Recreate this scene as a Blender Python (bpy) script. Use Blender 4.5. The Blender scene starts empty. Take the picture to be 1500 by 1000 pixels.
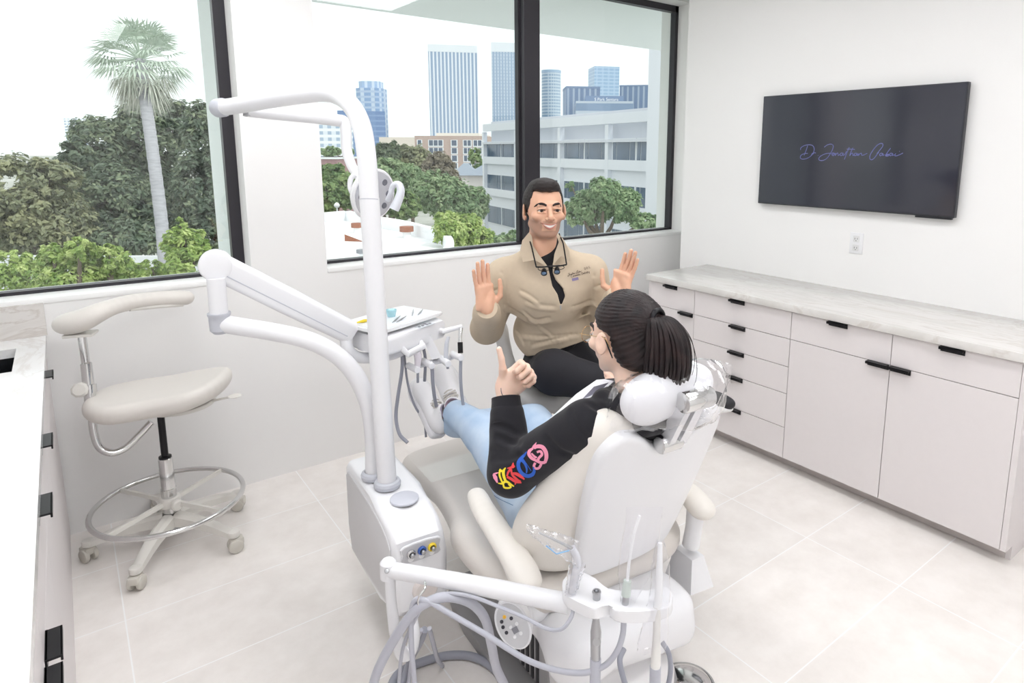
import bpy, bmesh, math, random
import numpy as np
from mathutils import Vector, Matrix, Euler

sc = bpy.context.scene
COL = sc.collection
PI = math.pi
R = math.radians

# ------------------------------------------------------------------ camera
CP = [-3.4340386779668917, -3.3428738531305386, 1.6564918375238853, 0.6622623895264458, 0.1697911051264991,
      0.00481897781188093, 945.7788399267679, 827.8349790824088, 383.18800550260573]
_cx, _cy, _cz, _yaw, _pit, _rol, FPX, PPX, PPY = CP
FW = np.array([math.sin(_yaw)*math.cos(_pit), math.cos(_yaw)*math.cos(_pit), -math.sin(_pit)])
_R0 = np.array([math.cos(_yaw), -math.sin(_yaw), 0.0]); _U0 = np.cross(_R0, FW)
RT = math.cos(_rol)*_R0 + math.sin(_rol)*_U0
UP = -math.sin(_rol)*_R0 + math.cos(_rol)*_U0
CAM = np.array([_cx, _cy, _cz])
cd = bpy.data.cameras.new('camera'); co = bpy.data.objects.new('camera', cd); COL.objects.link(co)
m = Matrix(((RT[0], UP[0], -FW[0], _cx), (RT[1], UP[1], -FW[1], _cy), (RT[2], UP[2], -FW[2], _cz), (0, 0, 0, 1)))
co.matrix_world = m
cd.sensor_fit = 'HORIZONTAL'; cd.sensor_width = 36.0; cd.lens = FPX*36.0/1500.0
cd.shift_x = (750-PPX)/1500.0; cd.shift_y = (PPY-500)/1500.0
cd.clip_start = 0.05; cd.clip_end = 5000
sc.camera = co
sc.view_settings.view_transform = 'Standard'; sc.view_settings.look = 'None'
sc.view_settings.gamma = 1.0; sc.view_settings.use_curve_mapping = False
sc.view_settings.exposure = 0.0

def at(u, v, d):
    """world point at distance d in front of the viewpoint (surveyed from the photograph)"""
    p = CAM + d*(FW + RT*(u-PPX)/FPX - UP*(v-PPY)/FPX)
    return Vector(p)
def atz(u, v, z):
    r = FW + RT*(u-PPX)/FPX - UP*(v-PPY)/FPX
    return Vector(CAM + r*(z-CAM[2])/r[2])

# ------------------------------------------------------------------ materials
_M = {}
def srgb(c):
    if isinstance(c, str):
        c = c.lstrip('#'); c = [int(c[i:i+2], 16)/255 for i in (0, 2, 4)]
    return tuple((x/12.92 if x <= 0.04045 else ((x+0.055)/1.055)**2.4) for x in c)
def mat(name, col, rough=0.5, metal=0.0, noise=0.0, scale=8.0, bump=0.0, bscale=60.0, spec=0.5, trans=0.0, alpha=1.0,
        coat=0.0, sss=0.0, emit=None, estr=0.0, col2=None, detail=4.0, stretch=None, sheen=0.0, ior=1.45):
    if name in _M: return _M[name]
    mt = bpy.data.materials.new(name); mt.use_nodes = True
    nt = mt.node_tree; b = nt.nodes['Principled BSDF']
    c = srgb(col)
    b.inputs['Base Color'].default_value = (*c, 1); b.inputs['Roughness'].default_value = rough
    b.inputs['Metallic'].default_value = metal; b.inputs['Specular IOR Level'].default_value = spec
    b.inputs['Transmission Weight'].default_value = trans; b.inputs['Alpha'].default_value = alpha
    b.inputs['Coat Weight'].default_value = coat; b.inputs['IOR'].default_value = ior
    b.inputs['Sheen Weight'].default_value = sheen
    if sss > 0:
        b.inputs['Subsurface Weight'].default_value = sss
        b.inputs['Subsurface Radius'].default_value = (1.0, 0.35, 0.2); b.inputs['Subsurface Scale'].default_value = 0.006
    if emit is not None:
        b.inputs['Emission Color'].default_value = (*srgb(emit), 1); b.inputs['Emission Strength'].default_value = estr
    tc = None
    def coords():
        nonlocal tc
        if tc is None:
            t = nt.nodes.new('ShaderNodeTexCoord'); mp = nt.nodes.new('ShaderNodeMapping')
            nt.links.new(t.outputs['Object'], mp.inputs['Vector'])
            if stretch: mp.inputs['Scale'].default_value = stretch
            tc = mp.outputs['Vector']
        return tc
    if noise > 0 or col2 is not None:
        n = nt.nodes.new('ShaderNodeTexNoise'); n.inputs['Scale'].default_value = scale; n.inputs['Detail'].default_value = detail
        nt.links.new(coords(), n.inputs['Vector'])
        mx = nt.nodes.new('ShaderNodeMix'); mx.data_type = 'RGBA'
        if col2 is None:
            k = 1.0-noise; c2 = tuple(x*k for x in c)
        else: c2 = srgb(col2)
        mx.inputs[6].default_value = (*c, 1); mx.inputs[7].default_value = (*c2, 1)
        rp = nt.nodes.new('ShaderNodeMapRange'); rp.inputs[1].default_value = 0.35; rp.inputs[2].default_value = 0.65
        nt.links.new(n.outputs['Fac'], rp.inputs[0]); nt.links.new(rp.outputs[0], mx.inputs[0])
        nt.links.new(mx.outputs[2], b.inputs['Base Color'])
    if bump > 0:
        n2 = nt.nodes.new('ShaderNodeTexNoise'); n2.inputs['Scale'].default_value = bscale; n2.inputs['Detail'].default_value = 3
        nt.links.new(coords(), n2.inputs['Vector'])
        bp = nt.nodes.new('ShaderNodeBump'); bp.inputs['Strength'].default_value = 1.0; bp.inputs['Distance'].default_value = bump
        nt.links.new(n2.outputs['Fac'], bp.inputs['Height']); nt.links.new(bp.outputs['Normal'], b.inputs['Normal'])
    _M[name] = mt; mt.diffuse_color = (*c, 1)
    return mt
def glassmat(name, tint=(0.95, 0.985, 0.975), ior=1.45, rough=0.0, gl=1.0, gtint=(1, 1, 1)):
    if name in _M: return _M[name]
    mt = bpy.data.materials.new(name); mt.use_nodes = True; nt = mt.node_tree
    for n in list(nt.nodes):
        if n.type != 'OUTPUT_MATERIAL': nt.nodes.remove(n)
    out = [n for n in nt.nodes if n.type == 'OUTPUT_MATERIAL'][0]
    tr = nt.nodes.new('ShaderNodeBsdfTransparent'); tr.inputs[0].default_value = (*tint, 1)
    g = nt.nodes.new('ShaderNodeBsdfGlossy'); g.inputs['Roughness'].default_value = rough; g.inputs[0].default_value = (*gtint, 1)
    f = nt.nodes.new('ShaderNodeFresnel'); f.inputs[0].default_value = ior
    ge = nt.nodes.new('ShaderNodeNewGeometry'); ia = nt.nodes.new('ShaderNodeMapRange')
    ia.inputs[3].default_value = ior; ia.inputs[4].default_value = 1.0/ior
    nt.links.new(ge.outputs['Backfacing'], ia.inputs[0]); nt.links.new(ia.outputs[0], f.inputs[0])
    mul = nt.nodes.new('ShaderNodeMath'); mul.operation = 'MULTIPLY'; mul.inputs[1].default_value = gl; mul.use_clamp = True
    mx = nt.nodes.new('ShaderNodeMixShader')
    nt.links.new(f.outputs[0], mul.inputs[0]); nt.links.new(mul.outputs[0], mx.inputs[0])
    nt.links.new(tr.outputs[0], mx.inputs[1]); nt.links.new(g.outputs[0], mx.inputs[2]); nt.links.new(mx.outputs[0], out.inputs[0])
    _M[name] = mt
    return mt

# ------------------------------------------------------------------ mesh builder
def frame_from(z, x=None):
    z = Vector(z).normalized()
    if x is None: x = Vector((1, 0, 0)) if abs(z.x) < 0.9 else Vector((0, 1, 0))
    y = z.cross(Vector(x)).normalized(); x = y.cross(z)
    return Matrix((x, y, z)).transposed()
def catmull(pts, n=8, closed=False):
    P = [Vector(p) for p in pts]
    if len(P) < 3: return P
    out = []; L = len(P); rng = L if closed else L-1
    for i in range(rng):
        p1 = P[i]; p2 = P[(i+1) % L]
        p0 = P[(i-1) % L] if (closed or i > 0) else p1*2-p2
        p3 = P[(i+2) % L] if (closed or i+2 < L) else p2*2-p1
        for k in range(n):
            t = k/n
            out.append(0.5*((2*p1)+(p2-p0)*t+(2*p0-5*p1+4*p2-p3)*t*t+(3*p1-p0-3*p2+p3)*t**3))
    if not closed: out.append(P[-1])
    return out
class MB:
    def __init__(s): s.bm = bmesh.new()
    def _x(s, vs, M):
        if M is not None:
            for v in vs: v.co = M @ v.co
    def box(s, c, size, rot=None, bev=0.0, seg=2, M=None):
        r = bmesh.ops.create_cube(s.bm, size=1.0); vs = r['verts']
        for v in vs: v.co = Vector((v.co.x*size[0], v.co.y*size[1], v.co.z*size[2]))
        if bev > 0:
            es = list({e for v in vs for e in v.link_edges})
            rr = bmesh.ops.bevel(s.bm, geom=es, offset=bev, segments=seg, profile=0.5, affect='EDGES')
            vs = list(set(rr['verts'])|{v for f in rr['faces'] for v in f.verts}|{v for v in vs if v.is_valid})
        if rot is not None:
            rm = rot if isinstance(rot, Matrix) else Euler(rot).to_matrix()
            for v in vs: v.co = rm @ v.co
        for v in vs: v.co += Vector(c)
        s._x(vs, M); return s
    def b2(s, lo, hi, bev=0.0, M=None, seg=2):
        lo = Vector(lo); hi = Vector(hi)
        return s.box((lo+hi)/2, [abs(hi[i]-lo[i]) for i in range(3)], None, bev, seg, M)
    def tube(s, pts, r, n=12, closed=False, cap=True, M=None, flat=None):
        P = [Vector(p) for p in pts]; L = len(P)
        rr = r if isinstance(r, (list, tuple)) else [r]*L
        if len(rr) != L:
            rr = [rr[0]+(rr[-1]-rr[0])*i/(L-1) for i in range(L)] if len(rr) == 2 else [np.interp(i/(L-1)*(len(rr)-1), range(len(rr)), rr) for i in range(L)]
        rings = []; prevx = None
        for i in range(L):
            if closed: t = P[(i+1) % L]-P[(i-1) % L]
            else: t = P[min(i+1, L-1)]-P[max(i-1, 0)]
            if t.length < 1e-9: t = Vector((0, 0, 1))
            t.normalize()
            if prevx is None: x = Vector((1, 0, 0)) if abs(t.x) < 0.8 else Vector((0, 1, 0))
            else: x = prevx
            if flat is not None: x = Vector(flat)
            x = (x-t*x.dot(t)).normalized(); y = t.cross(x); prevx = x
            sx = 1.0
            rings.append([s.bm.verts.new(P[i]+(x*math.cos(2*PI*k/n)+y*math.sin(2*PI*k/n))*rr[i]) for k in range(n)])
        for i in range(L if closed else L-1):
            a = rings[i]; b = rings[(i+1) % L]
            for k in range(n): s.bm.faces.new((a[k], a[(k+1) % n], b[(k+1) % n], b[k]))
        if cap and not closed:
            s.bm.faces.new(list(reversed(rings[0]))); s.bm.faces.new(rings[-1])
        s._x([v for g in rings for v in g], M); return s
    def cyl(s, a, b, r, r2=None, n=24, M=None, bev=0.0):
        a = Vector(a); b = Vector(b); r2 = r if r2 is None else r2
        if bev > 0:
            d = (b-a).normalized()
            return s.tube([a, a+d*bev*0.3, a+d*bev, b-d*bev, b-d*bev*0.3, b], [r-bev, r-bev*0.3, r, r2, r2-bev*0.3, r2-bev], n, M=M)
        return s.tube([a, b], [r, r2], n, M=M)
    def lathe(s, prof, o=(0, 0, 0), axis=(0, 0, 1), n=32, M=None):
        A = frame_from(axis); o = Vector(o); rings = []
        for r, z in prof:
            if r < 1e-6: rings.append([s.bm.verts.new(o+A@Vector((0, 0, z)))])
            else: rings.append([s.bm.verts.new(o+A@Vector((r*math.cos(2*PI*k/n), r*math.sin(2*PI*k/n), z))) for k in range(n)])
        for a, b in zip(rings, rings[1:]):
            for k in range(n):
                k2 = (k+1) % n
                if len(a) == 1 and len(b) == 1: continue
                if len(a) == 1: s.bm.faces.new((a[0], b[k2], b[k]))
                elif len(b) == 1: s.bm.faces.new((a[k], a[k2], b[0]))
                else: s.bm.faces.new((a[k], a[k2], b[k2], b[k]))
        s._x([v for g in rings for v in g], M); return s
    def prism(s, poly, z0, z1, M=None, bev=0.0, seg=2):
        """poly: list of (x,y); extruded from z0 to z1"""
        b = [s.bm.verts.new((p[0], p[1], z0)) for p in poly]; t = [s.bm.verts.new((p[0], p[1], z1)) for p in poly]
        n = len(poly); fs = []
        fs.append(s.bm.faces.new(list(reversed(b)))); fs.append(s.bm.faces.new(t))
        for i in range(n): fs.append(s.bm.faces.new((b[i], b[(i+1) % n], t[(i+1) % n], t[i])))
        vs = b+t
        if bev > 0:
            es = [e for f in fs[:2] for e in f.edges]
            rr = bmesh.ops.bevel(s.bm, geom=es, offset=bev, segments=seg, profile=0.5, affect='EDGES')
            vs = list({v for v in vs if v.is_valid}|set(rr['verts'])|{v for f in rr['faces'] for v in f.verts})
        s._x(vs, M); return s
    def loft(s, rings, closed=True, cap=True, M=None):
        V = [[s.bm.verts.new(Vector(p)) for p in r] for r in rings]
        n = len(V[0])
        for a, b in zip(V, V[1:]):
            for k in range(n if closed else n-1): s.bm.faces.new((a[k], a[(k+1) % n], b[(k+1) % n], b[k]))
        if cap and closed:
            s.bm.faces.new(list(reversed(V[0]))); s.bm.faces.new(V[-1])
        s._x([v for g in V for v in g], M); return s
    def face(s, pts, M=None):
        vs = [s.bm.verts.new(Vector(p)) for p in pts]; s.bm.faces.new(vs); s._x(vs, M); return s
    def raw(s, V, F):
        vs = [s.bm.verts.new(v) for v in V]
        for f in F:
            try: s.bm.faces.new([vs[i] for i in f])
            except ValueError: pass
        return s
    def build(s, name, m, parent=None, smooth=True, ang=35):
        me = bpy.data.meshes.new(name)
        bmesh.ops.recalc_face_normals(s.bm, faces=s.bm.faces[:])
        s.bm.to_mesh(me); s.bm.free()
        return link(name, me, m, parent, smooth, ang)
def link(name, me, m, parent=None, smooth=True, ang=35):
    if smooth:
        me.shade_smooth()
        if ang: 
            try: me.set_sharp_from_angle(angle=R(ang))
            except Exception: pass
    if m is not None: me.materials.append(m)
    o = bpy.data.objects.new(name, me); COL.objects.link(o)
    if parent is not None: adopt(o, parent)
    return o
def adopt(o, parent):
    o.parent = parent
    o.matrix_parent_inverse = wm(parent).inverted()
def wm(o):
    mm = o.matrix_basis.copy()
    if o.parent is not None: mm = wm(o.parent) @ o.matrix_parent_inverse @ mm
    return mm
def tag(o, label, cat, group=None):
    o['label'] = label; o['category'] = cat
    if group: o['group'] = group
    return o
def thing(name, label, cat, loc=(0, 0, 0), group=None, rz=0.0):
    o = bpy.data.objects.new(name, None); COL.objects.link(o); o.location = loc; o.rotation_euler = (0, 0, rz)
    o.empty_display_size = 0.1
    return tag(o, label, cat, group)
def struct(o): o['kind'] = 'structure'; return o
def copy_tree(o, parent=None):
    c = o.copy(); COL.objects.link(c)
    if parent is not None: c.parent = parent
    for ch in o.children: copy_tree(ch, c)
    return c

# ------------------------------------------------------------------ implicit surfaces
def _l(v): return np.sqrt((v*v).sum(-1))
class Field:
    def __init__(s, lo, hi, h):
        s.lo = np.array(lo, float); s.h = h
        s.n = np.ceil((np.array(hi, float)-s.lo)/h).astype(int)+1
        s.a = np.full(s.n, 1.0, np.float32)
    def _sl(s, bb, pad):
        i0 = np.maximum(np.floor((np.array(bb[0])-pad-s.lo)/s.h).astype(int), 0)
        i1 = np.minimum(np.ceil((np.array(bb[1])+pad-s.lo)/s.h).astype(int)+1, s.n)
        if np.any(i1 <= i0): return None, None
        sl = tuple(slice(i0[k], i1[k]) for k in range(3))
        g = np.stack(np.meshgrid(*[s.lo[k]+s.h*np.arange(i0[k], i1[k]) for k in range(3)], indexing='ij'), -1).astype(np.float32)
        return sl, g
    def add(s, prim, k=0.01, op='u'):
        fn, bb = prim
        sl, g = s._sl(bb, k+3*s.h)
        if sl is None: return s
        d = fn(g); a = s.a[sl]
        if op == 'u':
            if k > 0:
                hh = np.clip(0.5+0.5*(a-d)/k, 0, 1); r = a*(1-hh)+d*hh-k*hh*(1-hh)
            else: r = np.minimum(a, d)
        elif op == 's':
            nd = -d
            if k > 0:
                hh = np.clip(0.5-0.5*(a-nd)/k, 0, 1); r = a*(1-hh)+nd*hh+k*hh*(1-hh)
            else: r = np.maximum(a, nd)
        else:
            r = np.maximum(a, d)
        s.a[sl] = r; return s
    def disp(s, fn):
        g = np.stack(np.meshgrid(*[s.lo[k]+s.h*np.arange(s.n[k]) for k in range(3)], indexing='ij'), -1).astype(np.float32)
        near = np.abs(s.a) < 0.04
        s.a[near] += fn(g[near]).astype(np.float32)
        return s
    def cut(s, fn):
        """keep where fn(p) < 0"""
        g = np.stack(np.meshgrid(*[s.lo[k]+s.h*np.arange(s.n[k]) for k in range(3)], indexing='ij'), -1).astype(np.float32)
        s.a = np.maximum(s.a, fn(g).astype(np.float32)); return s
    def mesh(s, smooth=1):
        a = s.a.copy()
        a[0], a[-1], a[:, 0], a[:, -1], a[:, :, 0], a[:, :, -1] = [np.maximum(x, 0.001) for x in (a[0], a[-1], a[:, 0], a[:, -1], a[:, :, 0], a[:, :, -1])]
        ins = a < 0
        nx, ny, nz = np.array(a.shape)-1
        cnt = np.zeros((nx, ny, nz), np.int8)
        for dx in (0, 1):
            for dy in (0, 1):
                for dz in (0, 1): cnt += ins[dx:nx+dx, dy:ny+dy, dz:nz+dz]
        act = (cnt > 0) & (cnt < 8)
        idx = np.full(act.shape, -1, np.int64); cells = np.argwhere(act); idx[act] = np.arange(len(cells))
        acc = np.zeros((len(cells), 3)); num = np.zeros(len(cells))
        cor = [(x, y, z) for x in (0, 1) for y in (0, 1) for z in (0, 1)]
        for ca in cor:
            for ax in range(3):
                if ca[ax] == 0:
                    cb = list(ca); cb[ax] = 1
                    va = a[cells[:, 0]+ca[0], cells[:, 1]+ca[1], cells[:, 2]+ca[2]]
                    vb = a[cells[:, 0]+cb[0], cells[:, 1]+cb[1], cells[:, 2]+cb[2]]
                    mk = (va < 0) != (vb < 0)
                    t = np.where(mk, va/np.where(mk, va-vb, 1), 0)
                    p = np.array(ca, float)[None, :].repeat(len(cells), 0); p[:, ax] += t
                    acc[mk] += p[mk]; num[mk] += 1
        V = s.lo+s.h*(cells+acc/num[:, None])
        F = []
        for ax in range(3):
            b, c = [(1, 2), (2, 0), (0, 1)][ax]
            sh = list(a.shape); sh[ax] -= 1
            lo = [0, 0, 0]; e = np.zeros(3, int); e[ax] = 1
            A = ins[tuple(slice(0, sh[k]) for k in range(3))]; B = ins[tuple(slice(e[k], sh[k]+e[k]) for k in range(3))]
            ch = np.argwhere(A != B)
            ch = ch[(ch[:, b] > 0) & (ch[:, c] > 0) & (ch[:, b] < a.shape[b]-1) & (ch[:, c] < a.shape[c]-1)]
            fl = A[ch[:, 0], ch[:, 1], ch[:, 2]]
            def cell(db, dc):
                q = ch.copy(); q[:, b] -= db; q[:, c] -= dc
                return idx[q[:, 0], q[:, 1], q[:, 2]]
            q = np.stack([cell(1, 1), cell(0, 1), cell(0, 0), cell(1, 0)], 1)
            q[~fl] = q[~fl][:, ::-1]
            F.append(q)
        F = np.concatenate(F)
        F = F[(F >= 0).all(1)]
        for _ in range(smooth):
            S = np.zeros_like(V); N = np.zeros(len(V))
            for i in range(4):
                j = (i+1) % 4
                np.add.at(S, F[:, i], V[F[:, j]]); np.add.at(S, F[:, j], V[F[:, i]])
                np.add.at(N, F[:, i], 1); np.add.at(N, F[:, j], 1)
            V = V*0.4+0.6*S/np.maximum(N, 1)[:, None]
        return V, F
    def build(s, name, m, parent=None, smooth=1):
        V, F = s.mesh(smooth)
        me = bpy.data.meshes.new(name)
        me.vertices.add(len(V)); me.vertices.foreach_set('co', V.astype(np.float32).ravel())
        me.loops.add(F.size); me.loops.foreach_set('vertex_index', F.astype(np.int32).ravel())
        me.polygons.add(len(F)); me.polygons.foreach_set('loop_start', np.arange(0, F.size, 4, dtype=np.int32))
        me.polygons.foreach_set('loop_total', np.full(len(F), 4, np.int32))
        me.update(calc_edges=True); me.validate()
        return link(name, me, m, parent, True, None)
def A3(v): return np.array(v, float)
def cap(a, b, ra, rb=None):
    a = A3(a); b = A3(b); rb = ra if rb is None else rb
    ab = b-a; L = max(ab@ab, 1e-12)
    def fn(p):
        t = np.clip(((p-a)@ab)/L, 0, 1)
        return _l(p-a-t[..., None]*ab)-(ra+(rb-ra)*t)
    mr = max(ra, rb)
    return fn, (np.minimum(a, b)-mr, np.maximum(a, b)+mr)
def ecap(a, b, r, nrm, sq):
    """capsule flattened along direction nrm by factor sq"""
    a = A3(a); b = A3(b); n = A3(nrm); n = n/np.linalg.norm(n)
    ra, rb = r if isinstance(r, (tuple, list)) else (r, r)
    ab = b-a; abn = ab+n*(ab@n)*(1/sq-1); L = max(abn@abn, 1e-12)
    def fn(p):
        q = p-a; q = q+n*((q@n)*(1/sq-1))[..., None]
        t = np.clip((q@abn)/L, 0, 1)
        return (_l(q-t[..., None]*abn)-(ra+(rb-ra)*t))*max(sq, 0.5)
    mr = max(ra, rb)
    return fn, (np.minimum(a, b)-mr, np.maximum(a, b)+mr)
def ell(c, r, M=None):
    c = A3(c); r = A3(r); Mx = None if M is None else np.array(M)[:3, :3]
    def fn(p):
        q = p-c
        if Mx is not None: q = q@Mx
        k0 = _l(q/r); k1 = _l(q/(r*r))
        return k0*(k0-1)/np.maximum(k1, 1e-6)
    if Mx is None: e = r
    else: e = np.sqrt(((Mx*r)**2).sum(1))
    return fn, (c-e, c+e)
def rbx(c, half, rad, M=None):
    c = A3(c); hf = A3(half)-rad; Mx = None if M is None else np.array(M)[:3, :3]
    def fn(p):
        q = p-c
        if Mx is not None: q = q@Mx
        q = np.abs(q)-hf
        return _l(np.maximum(q, 0))+np.minimum(q.max(-1), 0)-rad
    e = A3(half) if Mx is None else (np.abs(Mx)*A3(half)).sum(1)
    return fn, (c-e, c+e)
# ================================================================== ROOM
def tile_material():
    mt = bpy.data.materials.new('stone_floor_tile'); mt.use_nodes = True; nt = mt.node_tree; b = nt.nodes['Principled BSDF']
    N = nt.nodes.new; L = nt.links.new
    tc = N('ShaderNodeTexCoord'); sp = N('ShaderNodeSeparateXYZ'); L(tc.outputs['Object'], sp.inputs[0])
    def line(axis, off, size, w):
        a = N('ShaderNodeMath'); a.operation = 'SUBTRACT'; a.inputs[1].default_value = off; L(sp.outputs[axis], a.inputs[0])
        d = N('ShaderNodeMath'); d.operation = 'DIVIDE'; d.inputs[1].default_value = size; L(a.outputs[0], d.inputs[0])
        f = N('ShaderNodeMath'); f.operation = 'FRACT'; L(d.outputs[0], f.inputs[0])
        s_ = N('ShaderNodeMath'); s_.operation = 'SUBTRACT'; s_.inputs[1].default_value = 0.5; L(f.outputs[0], s_.inputs[0])
        ab = N('ShaderNodeMath'); ab.operation = 'ABSOLUTE'; L(s_.outputs[0], ab.inputs[0])
        g = N('ShaderNodeMath'); g.operation = 'GREATER_THAN'; g.inputs[1].default_value = 0.5-w/size/2; L(ab.outputs[0], g.inputs[0])
        fl = N('ShaderNodeMath'); fl.operation = 'FLOOR'; L(d.outputs[0], fl.inputs[0])
        return g, fl
    gx, fx = line('X', -3.404, 0.796, 0.0045); gy, fy = line('Y', -0.366, 0.3995, 0.0045)
    mxl = N('ShaderNodeMath'); mxl.operation = 'MAXIMUM'; L(gx.outputs[0], mxl.inputs[0]); L(gy.outputs[0], mxl.inputs[1])
    cb = N('ShaderNodeCombineXYZ'); L(fx.outputs[0], cb.inputs[0]); L(fy.outputs[0], cb.inputs[1])
    wn = N('ShaderNodeTexWhiteNoise'); L(cb.outputs[0], wn.inputs['Vector'])
    n1 = N('ShaderNodeTexNoise'); n1.inputs['Scale'].default_value = 6; n1.inputs['Detail'].default_value = 9; n1.inputs['Roughness'].default_value = 0.65
    L(tc.outputs['Object'], n1.inputs['Vector'])
    cr = N('ShaderNodeValToRGB'); e = cr.color_ramp.elements
    e[0].position = 0.32; e[0].color = (*srgb('#e9e3de'), 1); e[1].position = 0.66; e[1].color = (*srgb('#f4efeb'), 1)
    L(n1.outputs['Fac'], cr.inputs[0])
    hv = N('ShaderNodeHueSaturation'); L(cr.outputs[0], hv.inputs['Color'])
    mr = N('ShaderNodeMapRange'); mr.inputs[3].default_value = 0.975; mr.inputs[4].default_value = 1.02; L(wn.outputs['Value'], mr.inputs[0]); L(mr.outputs[0], hv.inputs['Value'])
    mx = N('ShaderNodeMix'); mx.data_type = 'RGBA'; L(mxl.outputs[0], mx.inputs[0]); L(hv.outputs[0], mx.inputs[6]); mx.inputs[7].default_value = (*srgb('#f8f7f6'), 1)
    L(mx.outputs[2], b.inputs['Base Color']); b.inputs['Roughness'].default_value = 0.38
    return mt
def marble(name, c1, c2, c3, sc_=(1, 1, 1), rough=0.12, vein=3.0):
    mt = bpy.data.materials.new(name); mt.use_nodes = True; nt = mt.node_tree; b = nt.nodes['Principled BSDF']
    N = nt.nodes.new; L = nt.links.new
    tc = N('ShaderNodeTexCoord'); mp = N('ShaderNodeMapping'); mp.inputs['Scale'].default_value = sc_; L(tc.outputs['Object'], mp.inputs[0])
    n = N('ShaderNodeTexNoise'); n.inputs['Scale'].default_value = vein; n.inputs['Detail'].default_value = 10; n.inputs['Roughness'].default_value = 0.6; n.inputs['Distortion'].default_value = 1.2
    L(mp.outputs[0], n.inputs['Vector'])
    cr = N('ShaderNodeValToRGB'); e = cr.color_ramp.elements
    e[0].position = 0.38; e[0].color = (*srgb(c2), 1); e[1].position = 0.62; e[1].color = (*srgb(c1), 1)
    x = e.new(0.5); x.color = (*srgb(c1), 1); x = e.new(0.54); x.color = (*srgb(c3), 1); x = e.new(0.57); x.color = (*srgb(c1), 1)
    L(n.outputs['Fac'], cr.inputs[0]); L(cr.outputs[0], b.inputs['Base Color']); b.inputs['Roughness'].default_value = rough
    return mt
WALL = mat('wall_paint', '#f1f0ef', 0.75, noise=0.012, scale=2.0, bump=0.0003, bscale=300)
SILLM = mat('sill_paint', '#f5f5f4', 0.45)
DARKF = mat('dark_bronze_frame', '#37353a', 0.35, metal=0.3)
GLASS = glassmat('window_glass', (0.955, 0.985, 0.978))
FLOORM = tile_material()
CABM = mat('cabinet_laminate', '#e2dcdc', 0.42, noise=0.01, scale=30)
KICKM = mat('cabinet_toe_kick', '#d6cecb', 0.5)
BLKM = mat('black_metal', '#1d1c1f', 0.35, metal=0.4)
SEAM = mat('shadow_gap', '#6e5f5e', 0.8)
CNTR = marble('quartzite_top', '#dedbd8', '#d5d2ce', '#d2cdc8', (3.0, 0.6, 1), 0.18, 3.0)
CNTL = marble('white_marble', '#efefef', '#e8e7e6', '#e2dfdd', (1, 0.7, 1), 0.06, 2.5)
SPLM = marble('backsplash_marble', '#dbd7d3', '#d0cbc6', '#c8c1bb', (1, 1, 2), 0.2, 3.0)
WH = mat('white_plastic', '#ececee', 0.3)

XL, XR, YB, ZC = -4.22, 0.42, -5.3, 2.8
YE = -0.27          # where the television wall stops, short of the windows
struct(MB().b2((XL-0.2, YB-0.2, -0.15), (XR+0.2, 0.24, 0)).build('floor', FLOORM, smooth=False))
struct(MB().b2((XL-0.2, YB-0.2, ZC), (XR+0.2, 0.3, ZC+0.2)).build('ceiling', WALL, smooth=False))
struct(MB().b2((XL-0.2, YB-0.2, 0), (XL, 0.3, ZC)).build('wall_left', WALL, smooth=False))
struct(MB().b2((XL, YB-0.2, 0), (XR, YB, ZC)).build('wall_back', WALL, smooth=False))
w = MB().b2((0, YB, 0), (XR, YE, ZC), bev=0)
w.b2((XR, YB, 0), (XR+0.2, 0.3, ZC)); struct(w.build('wall_right', WALL, smooth=False))
# window wall with two openings
FY = 0.13; ZS = 1.05
W1 = (-4.12, -2.745, ZS, 2.62); W2 = (-2.385, 0.335, ZS, 2.72)
w = MB()
w.b2((XL, 0, 0), (XR, 0.3, ZS)); w.b2((XL, 0, ZS), (W1[0], 0.3, ZC)); w.b2((W1[1], 0, ZS), (W2[0], 0.3, ZC)); w.b2((W2[1], 0, ZS), (XR, 0.3, ZC))
w.b2((W1[0], 0, W1[3]), (W1[1], 0.3, ZC)); w.b2((W2[0], 0, W2[3]), (W2[1], 0.3, ZC))
bmesh.ops.remove_doubles(w.bm, verts=w.bm.verts[:], dist=1e-5)
struct(w.build('wall_front', WALL, smooth=False))
# white sills
for i, W in enumerate((W1, W2)):
    struct(MB().b2((W[0], -0.004, ZS-0.02), (W[1], FY, ZS+0.004), 0.003).build('trim_%d' % (i+1), SILLM))
def window(name, W, mull, sides):
    x0, x1, z0, z1 = W; m = MB(); t = 0.012; d0, d1 = FY, FY+0.05
    m.b2((x0, d0, z0), (x1, d1, z0+t+0.006)); m.b2((x0, d0, z1-0.045), (x1, d1, z1))
    m.b2((x0, d0, z0), (x0+sides[0], d1, z1)); m.b2((x1-sides[1], d0, z0), (x1, d1, z1))
    for a, b in mull:
        m.b2((a, d0-0.035, z0), (b, d1, z1), 0.002); m.b2((a-0.014, d0+0.012, z0), (a, d1, z1))
    f = m.build(name, DARKF, smooth=False); struct(f)
    edges = [x0+sides[0]]+[v for a, b in mull for v in (a-0.014, b)]+[x1-sides[1]]
    for a, b in zip(edges[::2], edges[1::2]):
        MB().b2((a, d0+0.022, z0+t+0.006), (b, d0+0.030, z1-0.045)).build('pane', GLASS, f, smooth=False)
    return f
window('window_1', W1, [], (0.05, 0.052))
window('window_2', W2, [(-1.083, -0.963)], (0.006, 0.03))
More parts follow.
